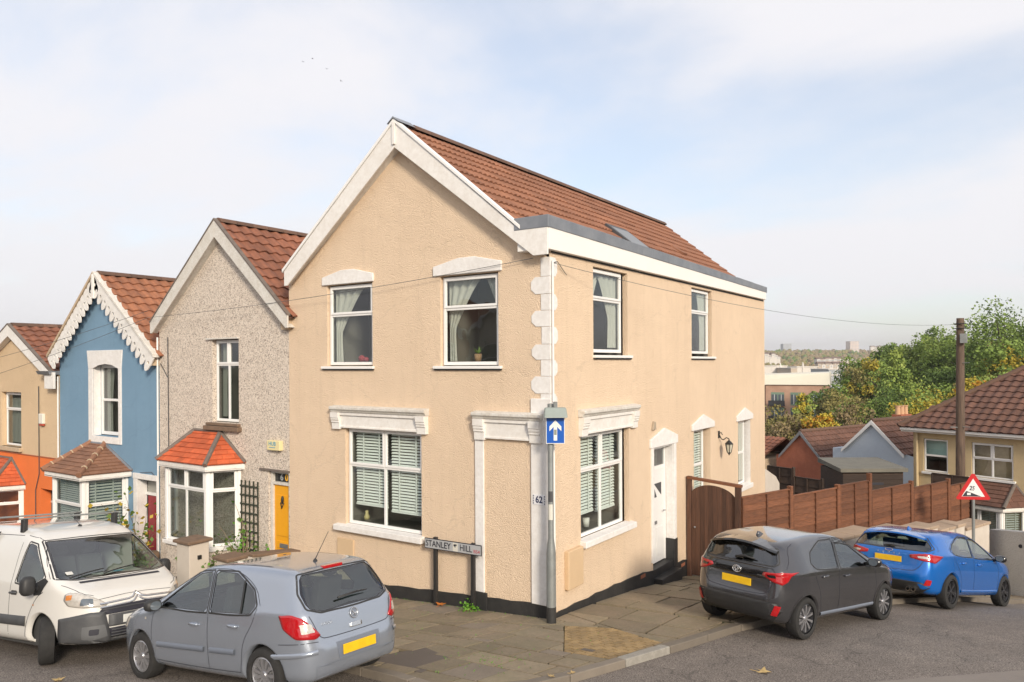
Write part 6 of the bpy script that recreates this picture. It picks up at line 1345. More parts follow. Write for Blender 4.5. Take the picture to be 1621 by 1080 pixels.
for sg in (1, -1):
    for pts in ([(.90, .955), (.98, .80), (.97, .45), (.92, .30)], [(-.235, .945), (-.25, .7), (-.26, .30)], [(-1.13, 1.03), (-1.08, .85), (-.93, .66), (-.89, .42), (-.86, .30)], [(.92, .30), (0, .285), (-.86, .30)], [(.98, .985), (.30, 1.385), (-.05, 1.435), (-.6, 1.43), (-1.02, 1.26), (-1.17, 1.06)]): c.strip(pts, 'side', sg, .008, 'ink', 'door_seam', it=2, off=.0015)
    c.strip([(.84, .50), (-.18, .515)], 'side', sg, .055, 'trim_grey', 'rubbing_strip', it=0, off=.018, th=.006); c.strip([(-.30, .517), (-.78, .525)], 'side', sg, .055, 'trim_grey', 'rubbing_strip', it=0, off=.018, th=.006)
    c.handle(.02, .80, sg, 'silver_blue_paint', .17); c.handle(-.74, .82, sg, 'silver_blue_paint', .17); c.mirror(.80, .93, 1.0, sg, 'black_plastic' if sg > 0 else 'silver_blue_paint'); c.patch([(1.10, .79), (1.14, .79), (1.14, .82), (1.10, .82)], 'side', sg, 'lamp_clear', 'side_repeater', off=.006)
    tl = c.patch([(-1.52, .84 * sg, .985), (-1.70, .79 * sg, .99), (-1.83, .70 * sg, .93), (-1.905, .54 * sg, .73), (-1.87, .60 * sg, .69), (-1.76, .76 * sg, .72), (-1.60, .83 * sg, .83)], 'near', sg, 'lamp_red', 'tail_light', off=.014, edge=.014, it=2)
    c.patch([(-1.79, .725 * sg, .87), (-1.855, .635 * sg, .865), (-1.875, .605 * sg, .77), (-1.81, .71 * sg, .765)], 'near', sg, 'lamp_clear', 'reversing_lamp', tl, off=.02, it=1)
    c.strip([(-1.42, .83 * sg, .52), (-1.75, .77 * sg, .54), (-1.93, .60 * sg, .56)], 'near', sg, .05, 'silver_blue_paint', 'bumper_trim', it=1, off=.014, th=.006)
    c.patch([(1.55, .82 * sg, .80), (1.75, .74 * sg, .80), (1.96, .60 * sg, .66), (1.92, .66 * sg, .60), (1.70, .79 * sg, .64)], 'near', sg, 'lamp_clear', 'headlight', off=.006, edge=.01)
c.strip([(-.64, .95), (-.585, .80), (-.55, .71), (-.46, .675), (.46, .675), (.55, .71), (.585, .80), (.64, .95)], 'end', -1, .009, 'ink', 'tailgate_seam', it=2, off=.0015)
c.strip([(-1.53, .85, .66), (-1.72, .79, .665), (-1.93, .58, .665)], 'near', 1, .008, 'ink', 'bumper_seam', it=1); c.strip([(-1.53, -.85, .66), (-1.72, -.79, .665), (-1.93, -.58, .665)], 'near', -1, .008, 'ink', 'bumper_seam', it=1)
c.patch([(-.34, .61), (.34, .61), (.31, .42), (-.31, .42)], 'end', -1, 'trim_grey', 'plate_recess', off=.003, it=1); c.flatplate(-.26, .26, .455, .566, -1, 'plate_yellow', 'number_plate')
c.patch([(-.62, .40), (.62, .40), (.60, .27), (-.60, .27)], 'end', -1, 'silver_blue_paint', 'lower_bumper', off=.008, it=1)
b_, cc, ex_, ez_, nn = c.ring_badge(0, .865, -1, .058, .058, .008, 'badge'); MB().lathe([(.001, .004), (.05, .0)], (0, 0, 0), 'z', 20).build('badge_disc', 'trim_grey', b_).matrix_local = basis(cc, ex_, ez_, nn)
MB().tube([cc + ex_ * .03 - ez_ * .03 + nn * .006, cc + ez_ * .01 + nn * .008, cc - ex_ * .01 + ez_ * .035 + nn * .006], .008, 6).build('badge_emblem', 'badge', b_); MB().tube([cc + ex_ * .045 + ez_ * .02 + nn * .006, cc - ex_ * .04 - ez_ * .01 + nn * .006], .006, 6).build('badge_emblem', 'badge', b_)
c.word('CORSA', .42, .835, -1, .045, 'badge', 'model_lettering', 1.05)
c.patch([(-.09, .765), (.09, .765), (.09, .715), (-.09, .715)], 'end', -1, 'badge', 'tailgate_handle', off=.016, edge=.016, it=1)
co, n_ = c.end(0, 1.40, -1); MB().box(co.x - .02, co.x + .05, -.15, .15, 1.385, 1.425).build('high_brake_light', 'lamp_red', c.root, bevel=.008)
co, n_ = c.end(-.1, 1.06, -1); MB().tube([co + Vector((-.035, .28, .01)), co + Vector((-.03, 0, .025)), co + Vector((-.03, -.2, .02))], [.012, .012, .006], 6).build('rear_wiper', 'black_plastic', c.root, smooth=True)
co, n_ = c.top(-1.25, 0); MB().lathe([(.03, 0), (.02, .02), (.008, .03)], co, n=12).build('aerial_base', 'black_plastic', c.root); MB().tube([co + Vector((0, 0, .02)), co + Vector((-.13, 0, .19)), co + Vector((-.26, 0, .36))], [.006, .004, .003], 6).build('aerial', 'black_plastic', c.root)
for sg in (1, -1): c.strip([(.15, .52 * sg), (-.4, .54 * sg), (-1.1, .52 * sg)], 'top', 1, .012, 'ink', 'roof_seam', it=1, off=.002)

settle(c, 1.255, .74)
# ---- dark grey hatchback, half on the pavement ---------------------------------------------------
c = Car('parked_car', 'dark grey hatchback with black tailgate band parked by the fence', 'car', (3.245, 2.81, -.178), R(73.3), R(6.9), R(-1.6), 'dark_grey_paint',
    prof=[(-1.62, .22), (-1.80, .27), (-1.885, .42), (-1.90, .58), (-1.87, .72), (-1.855, .90), (-1.86, 1.00), (-1.83, 1.07), (-1.74, 1.25), (-1.69, 1.375), (-1.52, 1.43), (-1.05, 1.475), (-.5, 1.50), (-.05, 1.48), (.28, 1.41), (.65, 1.22), (1.06, 1.03), (1.20, .99), (1.55, .92), (1.85, .80), (2.0, .68), (2.075, .52), (2.06, .32), (1.95, .22)],
    plan=[(-1.92, .55), (-1.86, .70), (-1.70, .80), (-1.35, .875), (-1.0, .855), (-.4, .828), (.4, .835), (1.0, .860), (1.4, .855), (1.75, .78), (1.95, .62), (2.09, .40)],
    sect=[(0, -.10), (.22, -.05), (.32, -.02), (.45, -.006), (.60, .010), (.72, .006), (.86, -.008), (1.0, -.025), (1.6, -.03)], zbelt=[(-2, 1.0), (2.1, .94)], tumble=.46, xa=-1.15, xb=1.28, zc=.68, krnd=.12, arches=[(1.28, .315, .36), (-1.28, .315, .36)])
for sg in (1, -1):
    c.pane([(.86, .965), (.20, 1.375), (-.05, 1.42), (-.17, .985)], 'side', sg, name='side_window', it=1); c.pane([(-.26, .99), (-.13, 1.415), (-.55, 1.395), (-.95, 1.26), (-1.05, 1.12), (-.93, 1.03)], 'side', sg, name='side_window', it=1, m='privacy_glass')
c.pane([(-.56, 1.33), (.56, 1.33), (.64, 1.13), (.58, 1.085), (-.58, 1.085), (-.64, 1.13)], 'end', -1, name='rear_window', border=.04, m='privacy_glass'); c.pane([(-.60, 1.37), (.60, 1.37), (.70, 1.08), (-.70, 1.08)], 'end', 1, name='windscreen', it=1)
c.body(); c.arch_lips('dark_grey_paint', .02)
for x in (1.28, -1.28):
    for sg in (1, -1): c.wheel(x, sg, .855, .315, .225, 'ten')
c.cabin(-1.5, 1.0, .64, 1.0, .62, [(.12, .34, .52), (.12, -.34, .52), (-.72, .34, .54), (-.72, -.34, .54)], .85, -.34)
for sg in (1, -1):
    for pts in ([(.88, .99), (.95, .8), (.92, .45), (.86, .33)], [(-.22, .98), (-.27, .7), (-.26, .34)], [(-1.03, 1.10), (-1.02, .92), (-.90, .70), (-.86, .50), (-.82, .34)], [(.98, 1.0), (.36, 1.385), (0, 1.44), (-.5, 1.445)]): c.strip(pts, 'side', sg, .008, 'ink', 'door_seam', it=2, off=.0015)
    c.strip([(.88, .33), (0, .32), (-.84, .335)], 'side', sg, .04, 'trim_grey', 'side_sill', it=1, off=.014, th=.01)
    c.handle(.0, .86, sg, 'dark_grey_paint', .18); c.handle(-.72, .90, sg, 'dark_grey_paint', .18); c.mirror(.66, .96, 1.05, sg, 'gloss_black')
    tl = c.patch([(-1.48, .85 * sg, 1.03), (-1.66, .81 * sg, 1.02), (-1.84, .66 * sg, 1.0), (-1.87, .46 * sg, .985), (-1.875, .44 * sg, .94), (-1.87, .60 * sg, .87), (-1.80, .74 * sg, .83), (-1.72, .80 * sg, .88), (-1.66, .83 * sg, .96)], 'near', sg, 'lamp_red', 'tail_light', off=.014, edge=.014, it=1)
    c.patch([(-1.84, .64 * sg, .965), (-1.86, .52 * sg, .955), (-1.86, .55 * sg, .92), (-1.83, .66 * sg, .92)], 'near', sg, 'gloss_black', 'lamp_insert', tl, off=.017, it=1)
    c.patch([(-1.80, .73 * sg, .52), (-1.85, .66 * sg, .53), (-1.87, .60 * sg, .37), (-1.82, .68 * sg, .37)], 'near', sg, 'lamp_red', 'rear_reflector', off=.014, it=1)
    c.patch([(1.6, .80 * sg, .80), (1.8, .70 * sg, .80), (1.98, .52 * sg, .68), (1.92, .60 * sg, .64), (1.74, .77 * sg, .68)], 'near', sg, 'lamp_clear', 'headlight', off=.006)
c.patch([(-.60, 1.055), (.60, 1.055), (.66, .985), (.60, .90), (.36, .885), (-.36, .885), (-.60, .90), (-.66, .985)], 'end', -1, 'gloss_black', 'tailgate_band', off=.006, edge=.006, it=1); c.patch([(-.68, .56), (.68, .56), (.74, .44), (.60, .27), (-.60, .27), (-.74, .44)], 'end', -1, 'black_plastic', 'lower_bumper', off=.010, edge=.012, it=1)
c.strip([(-.62, 1.40), (-.72, 1.16), (-.74, 1.06)], 'end', -1, .009, 'ink', 'tailgate_seam', it=1); c.strip([(.62, 1.40), (.72, 1.16), (.74, 1.06)], 'end', -1, .009, 'ink', 'tailgate_seam', it=1); c.strip([(-.62, .86), (-.56, .72), (-.46, .645), (.46, .645), (.56, .72), (.62, .86)], 'end', -1, .010, 'ink', 'tailgate_seam', it=2)
c.flatplate(-.26, .26, .735, .846, -1, 'plate_yellow', 'number_plate')
b_, cc, ex_, ez_, nn = c.ring_badge(0, .955, -1, .072, .05, .009, 'badge', off=.018); c.ring_badge(0, .955, -1, .022, .046, .006, 'badge', 'badge_loop', b_, .02); c.ring_badge(0, .968, -1, .048, .022, .006, 'badge', 'badge_loop', b_, .02)
c.word('YARIS', .46, .955, -1, .040, 'badge', 'model_lettering', 1.0, off=.012); c.word('HYBRID', -.42, .925, -1, .030, 'badge', 'model_lettering', 1.0, off=.012)
sp_ = MB(); pts = []
for y in np.linspace(-.60, .60, 13):
    co, n_ = c.end(y, 1.35, -1); pts.append((co.x, y, 1.43 - .10 * (y / .6) ** 2))
for i in range(12):
    (x0, y0, z0), (x1, y1, z1) = pts[i], pts[i + 1]; sp_.hexa([(x0 - .13, y0, z0 - .055), (x1 - .13, y1, z1 - .055), (x1 + .12, y1, z1 - .06), (x0 + .12, y0, z0 - .06), (x0 - .12, y0, z0 - .025), (x1 - .12, y1, z1 - .025), (x1 + .14, y1, z1 + .015), (x0 + .14, y0, z0 + .015)])
sp_.build('roof_spoiler', 'gloss_black', c.root, smooth='auto')
co, n_ = c.end(0, 1.12, -1); MB().tube([co + Vector((-.03, -.28, .03)), co + Vector((-.035, -.1, .05)), co + Vector((-.035, .05, .01))], [.010, .018, .02], 8).build('rear_wiper', 'black_plastic', c.root, smooth=True)
co, n_ = c.top(-1.25, 0); MB().hexa([co + Vector(v) for v in ((-.1, -.025, -.01), (.09, -.02, -.01), (.09, .02, -.01), (-.1, .025, -.01), (-.09, -.008, .055), (-.01, -.006, .045), (-.01, .006, .045), (-.09, .008, .055))]).build('roof_aerial', 'dark_grey_paint', c.root, smooth='auto', bevel=.01)

settle(c, 1.28, .76)
# ---- blue hatchback further down -----------------------------------------------------------------
c = Car('parked_car', 'bright blue hatchback with twin exhausts parked furthest down the side street', 'car', (4.83, 7.81, -.916), R(72.1), R(6.7), R(-1.6), 'blue_paint',
    prof=[(-1.80, .22), (-2.02, .27), (-2.13, .42), (-2.16, .58), (-2.12, .72), (-2.10, .90), (-2.09, 1.00), (-2.02, 1.06), (-1.86, 1.22), (-1.80, 1.33), (-1.66, 1.385), (-1.2, 1.44), (-.6, 1.475), (-.1, 1.465), (.25, 1.40), (.7, 1.20), (1.10, 1.02), (1.25, .98), (1.65, .91), (1.98, .79), (2.14, .66), (2.21, .50), (2.19, .30), (2.05, .22)],
    plan=[(-2.18, .56), (-2.10, .72), (-1.92, .82), (-1.45, .895), (-1.0, .89), (-.4, .875), (.4, .875), (1.0, .89), (1.45, .885), (1.85, .80), (2.08, .62), (2.22, .40)],
    sect=[(0, -.10), (.22, -.05), (.32, -.02), (.45, -.006), (.60, .008), (.72, .010), (.86, -.006), (1.0, -.03), (1.6, -.03)], zbelt=[(-2.2, 1.02), (2.2, .95)], tumble=.44, xa=-1.35, xb=1.35, zc=.66, krnd=.12, arches=[(1.35, .33, .37), (-1.35, .33, .37)])
for sg in (1, -1):
    c.pane([(.86, .98), (.20, 1.345), (-.10, 1.385), (-.20, 1.0)], 'side', sg, name='side_window', it=1); c.pane([(-.28, 1.005), (-.16, 1.388), (-.62, 1.37), (-1.08, 1.22), (-1.28, 1.10), (-1.12, 1.035)], 'side', sg, name='side_window', it=1, m='car_glass')
c.pane([(-.58, 1.30), (.58, 1.30), (.74, 1.11), (.68, 1.045), (-.68, 1.045), (-.74, 1.11)], 'end', -1, name='rear_window', border=.04, m='car_glass'); c.pane([(-.60, 1.35), (.60, 1.35), (.72, 1.06), (-.72, 1.06)], 'end', 1, name='windscreen', it=1)
c.body(); c.arch_lips('blue_paint', .02)
for x in (1.35, -1.35):
    for sg in (1, -1): c.wheel(x, sg, .89, .33, .235, 'five')
c.cabin(-1.7, 1.0, .64, 1.0, .64, [(.12, .36, .50), (.12, -.36, .50), (-.78, .36, .52), (-.78, -.36, .52)], .88, -.36)
for sg in (1, -1):
    for pts in ([(.90, .97), (.98, .8), (.95, .45), (.88, .33)], [(-.24, 1.0), (-.28, .7), (-.26, .34)], [(-1.22, 1.05), (-1.14, .88), (-.98, .70), (-.92, .50), (-.88, .34)], [(1.0, .98), (.36, 1.36), (0, 1.42), (-.55, 1.42), (-1.1, 1.26), (-1.35, 1.11)]): c.strip(pts, 'side', sg, .008, 'ink', 'door_seam', it=2, off=.0015)
    c.strip([(.92, .33), (0, .32), (-.9, .335)], 'side', sg, .05, 'blue_paint', 'side_sill', it=1, off=.016, th=.01)
    c.handle(.0, .86, sg, 'blue_paint', .18); c.handle(-.80, .88, sg, 'blue_paint', .18); c.mirror(.78, 1.0, 1.02, sg, 'gloss_black')
    tl = c.patch([(-1.66, .86 * sg, .985), (-1.86, .81 * sg, .995), (-2.06, .64 * sg, .99), (-2.11, .40 * sg, .96), (-2.11, .42 * sg, .90), (-2.06, .66 * sg, .86), (-1.92, .80 * sg, .84), (-1.82, .845 * sg, .90)], 'near', sg, 'lamp_red', 'tail_light', off=.014, edge=.014, it=1)
    c.patch([(-2.02, .70 * sg, .95), (-2.08, .55 * sg, .94), (-2.08, .57 * sg, .91), (-2.02, .71 * sg, .90)], 'near', sg, 'lamp_clear', 'reversing_lamp', tl, off=.017, it=1)
    c.patch([(-2.0, .78 * sg, .52), (-2.06, .70 * sg, .53), (-2.08, .66 * sg, .42), (-2.02, .76 * sg, .42)], 'near', sg, 'lamp_red', 'rear_reflector', off=.014, it=1)
    c.patch([(1.75, .82 * sg, .80), (1.95, .72 * sg, .80), (2.12, .52 * sg, .68), (2.06, .62 * sg, .64), (1.86, .79 * sg, .68)], 'near', sg, 'lamp_clear', 'headlight', off=.006)
c.patch([(-.64, .46), (.64, .46), (.76, .38), (.60, .26), (-.60, .26), (-.76, .38)], 'end', -1, 'black_plastic', 'diffuser', off=.012, edge=.012, it=1)
for y in (-.50, -.40):
    co, n_ = c.end(y, .33, -1); e_x = MB(); e_x.lathe([(.028, .06), (.042, .06), (.044, -.05), (.03, -.05), (.028, .02)], (0, 0, 0), 'x', 16); o_ = e_x.build('exhaust_tip', 'chrome', c.root, smooth='auto'); o_.location = (co.x - .02, y, .31)
c.strip([(-.62, 1.33), (-.80, 1.10), (-.76, 1.02)], 'end', -1, .009, 'ink', 'tailgate_seam', it=1); c.strip([(.62, 1.33), (.80, 1.10), (.76, 1.02)], 'end', -1, .009, 'ink', 'tailgate_seam', it=1); c.strip([(-.66, .86), (-.58, .72), (-.46, .645), (.46, .645), (.58, .72), (.66, .86)], 'end', -1, .010, 'ink', 'tailgate_seam', it=2)
c.flatplate(-.26, .26, .79, .90, -1, 'plate_yellow', 'number_plate', tilt=.0)
b_, cc, ex_, ez_, nn = c.ring_badge(0, 1.0, -1, .075, .032, .006, 'badge', off=.008); MB().add([cc + ex_ * .07 * math.cos(t) + ez_ * .029 * math.sin(t) for t in np.linspace(0, 2 * math.pi, 20, endpoint=False)], [tuple(range(20))]).build('badge_disc', 'badge_blue', b_)
c.word('FOCUS', 0, .945, -1, .045, 'badge', 'model_lettering', 3.4, off=.006)
sp_ = MB(); pts = []
for y in np.linspace(-.60, .60, 13):
    co, n_ = c.end(y, 1.32, -1); pts.append((co.x, y, 1.385 - .07 * (y / .6) ** 2))
for i in range(12):
    (x0, y0, z0), (x1, y1, z1) = pts[i], pts[i + 1]; sp_.hexa([(x0 - .15, y0, z0 - .055), (x1 - .15, y1, z1 - .055), (x1 + .12, y1, z1 - .06), (x0 + .12, y0, z0 - .06), (x0 - .14, y0, z0 - .025), (x1 - .14, y1, z1 - .025), (x1 + .16, y1, z1 + .018), (x0 + .16, y0, z0 + .018)])
sp_.build('roof_spoiler', 'blue_paint', c.root, smooth='auto')
co, n_ = c.end(0, 1.07, -1); MB().tube([co + Vector((-.03, -.28, .02)), co + Vector((-.035, 0, .03)), co + Vector((-.035, .12, .0))], [.010, .014, .018], 8).build('rear_wiper', 'black_plastic', c.root, smooth=True)
co, n_ = c.top(-1.2, 0); MB().hexa([co + Vector(v) for v in ((-.1, -.025, -.01), (.09, -.02, -.01), (.09, .02, -.01), (-.1, .025, -.01), (-.09, -.008, .06), (-.01, -.006, .05), (-.01, .006, .05), (-.09, .008, .06))]).build('roof_aerial', 'blue_paint', c.root, smooth='auto', bevel=.01)

settle(c, 1.35, .79)
# ---- white van facing up the hill -----------------------------------------------------------------
c = Car('parked_van', 'white panel van with roof bars parked nose to nose with the silver car', 'van', (-6.80, -4.61, -.353), R(2.2), R(-7.0), R(-1.5), 'van_white',
    prof=[(-2.3, .26), (-2.44, .34), (-2.45, .7), (-2.45, 1.5), (-2.42, 1.84), (-2.30, 1.925), (-1.8, 1.94), (-.6, 1.95), (.25, 1.93), (.70, 1.87), (1.02, 1.74), (1.42, 1.44), (1.80, 1.18), (1.96, 1.115), (2.20, 1.02), (2.36, .90), (2.42, .78), (2.46, .60), (2.45, .40), (2.36, .26)],
    plan=[(-2.5, .84), (-2.40, .91), (-2.2, .935), (-1, .945), (0, .95), (.9, .945), (1.5, .93), (1.95, .88), (2.2, .79), (2.38, .64), (2.48, .42)],
    sect=[(0, -.10), (.25, -.035), (.36, -.01), (.5, .0), (.8, .005), (1.0, 0), (1.15, -.01), (2.0, -.012)], zbelt=[(-2.5, 1.15), (2.5, 1.06)], tumble=.19, xa=-1.6, xb=1.3, zc=.85, krnd=.14, arches=[(1.5, .35, .385), (-1.5, .35, .385)])
for sg in (1, -1): c.pane([(1.50, 1.22), (1.02, 1.66), (.84, 1.70), (.72, 1.13), (1.16, 1.10)], 'side', sg, 'van_glass', name='side_window', it=1); c.patch([(1.60, 1.17), (1.52, 1.21), (1.18, 1.07), (1.30, .96), (1.46, .98)], 'side', sg, 'black_plastic', 'mirror_base', off=.006, it=1)
ws_ = c.pane([(-.70, 1.71), (.70, 1.71), (.84, 1.20), (.60, 1.165), (-.60, 1.165), (-.84, 1.20)], 'end', 1, 'van_glass', name='windscreen', it=1, border=.055)
c.body(); c.arch_lips('van_white', .02)
for x in (1.5, -1.5):
    for sg in (1, -1): c.wheel(x, sg, .92, .335, .205, 'steel', steer=(R(-27) if x > 0 else 0))
c.cabin(-.2, 1.5, .70, 1.14, .80, [(.55, .45, .68), (.55, 0, .68), (.55, -.45, .68)], 1.48, -.45); MB().box(-.25, -.2, -.85, .85, .4, 1.85).build('bulkhead', 'cabin', c.root)
MB().box(1.30, 1.52, -.10, .30, 1.155, 1.165).build('dashboard_papers', 'plate_white', c.root); MB().box(1.35, 1.42, .2, .34, 1.166, 1.175).build('blue_card', mat('blue_card', (.03, .3, .45), .5), c.root)
for sg in (1, -1):
    for pts in ([(1.52, 1.02), (1.34, .93), (1.12, .60), (1.06, .36)], [(.64, 1.70), (.60, 1.1), (.58, .36)], [(1.62, 1.20), (1.06, 1.74), (.70, 1.80)], [(.58, 1.80), (-.6, 1.82), (-.62, .36)]): c.strip(pts, 'side', sg, .010, 'ink', 'door_seam', it=2, off=.0015)
    c.strip([(1.10, .585), (-.5, .565), (-1.08, .56)], 'side', sg, .13, 'grey_plastic', 'side_moulding', it=0, off=.02, th=.012); c.handle(.72, .98, sg, 'grey_plastic', .20)
    b = MB(); b.blob((1.38, sg * 1.07, 1.12), (.09, .10, .14), 14, 10, .7); m_ = b.build('door_mirror', 'black_plastic', c.root, smooth=True); MB().tube([(1.36, sg * .93, 1.06), (1.37, sg * 1.03, 1.07)], .05, 8).build('mirror_arm', 'black_plastic', m_); MB().box(1.285, 1.292, sg * 1.07 - .07, sg * 1.07 + .07, 1.03, 1.21).build('mirror_glass', 'sky_pane', m_)
    hl = c.patch([(2.02, .89 * sg, 1.02), (2.12, .82 * sg, 1.05), (2.26, .68 * sg, .98), (2.40, .46 * sg, .83), (2.38, .50 * sg, .79), (2.26, .74 * sg, .81), (2.08, .88 * sg, .84), (2.0, .91 * sg, .92)], 'near', sg, 'lamp_clear', 'headlight', off=.012, edge=.016, it=2); c.patch([(2.04, .88 * sg, .99), (2.12, .82 * sg, 1.0), (2.12, .83 * sg, .93), (2.04, .89 * sg, .92)], 'near', sg, 'lamp_amber', 'indicator', hl, off=.016, it=1); c.patch([(2.22, .73 * sg, .93), (2.30, .62 * sg, .91), (2.31, .62 * sg, .84), (2.22, .75 * sg, .84)], 'near', sg, 'sky_pane', 'lamp_reflector', hl, off=.016, it=2)
    c.patch([(1.28, .82), (1.31, .82), (1.31, .84), (1.28, .84)], 'side', sg, 'lamp_amber', 'side_repeater', off=.006)
    fb = c.patch([(1.92, .93 * sg, .66), (2.10, .86 * sg, .69), (2.32, .66 * sg, .74), (2.40, .50 * sg, .73), (2.43, .40 * sg, .30), (2.36, .56 * sg, .27), (2.12, .84 * sg, .27), (1.90, .92 * sg, .28)], 'near', sg, 'grey_plastic', 'front_bumper_corner', off=.016, edge=.02, it=1)
    c.patch([(2.26, .73 * sg, .55), (2.40, .50 * sg, .56), (2.41, .46 * sg, .40), (2.34, .62 * sg, .37), (2.26, .74 * sg, .38)], 'near', sg, mat('fog_panel', (.105, .108, .112), .5), 'fog_lamp_panel', fb, off=.022, it=1); c.patch([(2.32, .66 * sg, .51), (2.38, .56 * sg, .51), (2.38, .57 * sg, .43), (2.32, .67 * sg, .43)], 'near', sg, 'ink', 'fog_lamp_hole', fb, off=.025, it=2)
c.patch([(-.52, .80), (.52, .80), (.58, .73), (.54, .69), (-.54, .69), (-.58, .73)], 'end', 1, 'ink', 'upper_grille', off=.012, edge=.014, it=1); c.patch([(-.46, .685), (.46, .685), (.46, .52), (-.46, .52)], 'end', 1, 'grey_plastic', 'bumper_centre', off=.014, edge=.016, it=1); c.patch([(-.46, .50), (.46, .50), (.42, .36), (-.42, .36)], 'end', 1, 'ink', 'lower_grille', off=.010, edge=.012, it=1); c.patch([(-.50, .35), (.50, .35), (.46, .27), (-.46, .27)], 'end', 1, 'grey_plastic', 'bumper_lip', off=.016, edge=.018, it=1)
for z in (.39, .43, .47): c.strip([(-.42, z), (.42, z)], 'end', 1, .014, 'grey_plastic', 'grille_bar', it=0, off=.022)
c.strip([(-.54, .76), (.54, .76)], 'end', 1, .012, 'grey_plastic', 'grille_bar', it=0, off=.022)
c.flatplate(-.26, .26, .545, .655, 1, 'plate_white', 'number_plate')
for z, w_ in ((.875, .028), (.825, .024)):     # double chevron stretched across the nose
    c.strip([(-.56, z - .035), (-.14, z - .02), (-.07, z - .005), (0, z + .055), (.07, z - .005), (.14, z - .02), (.56, z - .035)], 'end', 1, w_, 'badge', 'chevron_badge', it=0, off=.016, d=.03)
c.strip([(2.28, -.60), (2.20, -.72), (1.98, -.80), (1.85, -.84)], 'top', 1, .009, 'ink', 'bonnet_seam', it=1); c.strip([(2.28, .60), (2.20, .72), (1.98, .80), (1.85, .84)], 'top', 1, .009, 'ink', 'bonnet_seam', it=1); c.strip([(-.62, .90), (0, .935), (.62, .90)], 'end', 1, .009, 'ink', 'bonnet_seam', it=1)
c.patch([(1.90, -.62), (1.955, -.62), (1.965, .62), (1.91, .62)], 'top', 1, 'ink', 'bonnet_vent', off=.004, it=0)
for sg, a in ((-1, .1), (1, .0)):
    p = []
    for t in np.linspace(0, 1, 8): co, n_ = c.end(-.42 + a * 6 * 0 + sg * .22 + .55 * t - (.0 if sg > 0 else .06), 1.185 + .09 * t * (1 - t * .3), 1); p.append(Vector(co) + c.outn(co, n_) * .022)
    MB().tube(p, [.014] + [.010] * 6 + [.006], 6).build('windscreen_wiper', 'black_plastic', c.root, smooth=True)
for x in (.45, -.75):
    r_ = MB().tube([(x, -.80, 2.05), (x, .80, 2.05)], .015, 8).build('roof_bar', 'galv', c.root, smooth='auto')
    for y in (-.72, .72): MB().box(x - .05, x + .05, y - .035, y + .035, 1.84, 2.05).build('roof_bar_foot', 'black_plastic', r_, bevel=.01)
co, n_ = c.top(.62, .05); MB().lathe([(.035, 0), (.02, .025), (.008, .03)], co, n=12).build('aerial_base', 'black_plastic', c.root); MB().tube([co + Vector((0, 0, .02)), co + Vector((-.25, 0, .16))], .004, 6).build('aerial', 'black_plastic', c.root)
c.patch([(-.70, 1.235), (-.60, 1.235), (-.60, 1.275), (-.70, 1.275)], 'end', 1, 'plate_white', 'tax_sticker', ws_, off=.004, it=1)
settle(c, 1.5, .82)
# ------------------------------------------------------------------ houses down the side street
XD = math.atan2(-.387, .923)
mat('brick_wall', (.42, .14, .075), .9, var=[(3, .5, (.26, .08, .045)), (30, .5, (.20, .07, .045))], bump=(40, .5, .01)); mat('chimney_pot', (.55, .33, .19), .8); mat('teal_blind', (.42, .62, .60), .6); mat('lit_room', (.55, .42, .27), .8, var=(3, .6, (.36, .25, .15)))
ch = thing('house', 'cream rendered house with hipped brown roof and bay window down the side street', 'house', (3.16, 19.86, -3.4), XD)
mb = MB(); wall_sheet(mb, front, 0, 7.5, -3, 5.2, [(.36, 1.20, 3.72, 4.88), (1.97, 3.25, 3.72, 4.88), (4.6, 5.8, 3.72, 4.88)], .06); mb.poly((0, 0, -3), (0, 8, -3), (0, 8, 5.2), (0, 0, 5.2)); mb.poly((0, 8, -3), (7.5, 8, -3), (7.5, 8, 5.2), (0, 8, 5.2)); mb.poly((7.5, 0, -3), (7.5, 8, -3), (7.5, 8, 5.2), (7.5, 0, 5.2)); mb.build('wall', 'cream_render', ch)
w = window(ch, front, .37, 1.19, 3.73, 4.87, .04, 'sash', split=.5, fr=.05); MB().box(.3, 1.25, .25, .26, 4.3, 4.95).build('roller_blind', 'teal_blind', w)
w = window(ch, front, 1.98, 3.24, 3.73, 4.87, .04, 'four', split=.45, fr=.05); MB().box(1.9, 3.3, .3, .31, 3.6, 5).build('warm_blind', 'lit_room', w)
window(ch, front, 4.61, 5.79, 3.73, 4.87, .04, 'four', split=.45, fr=.05)
for a, b in ((.32, 1.25), (1.9, 3.33), (4.5, 5.9)): MB().box(a, b, -.08, .02, 3.64, 3.72).build('window_sill', 'upvc', ch, bevel=.008)
bay(ch, (1.95, -.85), (3.25, -.85), (1.62, 0), (3.62, 0), 1.0, 2.95, (1.9, 3.62), (3.3, 3.62), 'dull_tile', 'cream_render', -3, lights=(2, 1), gauge=.2, sw=.3, blinds=True, splitf=.0 + .4)
MB().box(-.3, 7.7, -.36, -.28, 5.16, 5.26).build('gutter', 'upvc', ch, bevel=.02); MB().box(-.3, 7.7, -.27, .1, 5.1, 5.16).build('soffit', 'upvc', ch); MB().tube([(.16, -.08, 5.1), (.16, -.06, 3.2), (.2, -.06, 1.0)], .05, 8).build('downpipe', 'cream_render', ch, smooth='auto')
A, B, C_, D_ = Vector((-.35, -.36, 5.26)), Vector((7.85, -.36, 5.26)), Vector((3.6, 4, 8.15)), Vector((4.2, 4, 8.15)); E_, F_ = Vector((-.35, 8.36, 5.26)), Vector((7.85, 8.36, 5.26))
rf = MB(); rf.poly(A, B, D_, C_); rf.poly(E_, A, C_); rf.poly(B, F_, D_); rf.poly(F_, E_, C_, D_); rf = rf.build('roof', 'dull_tile', ch)
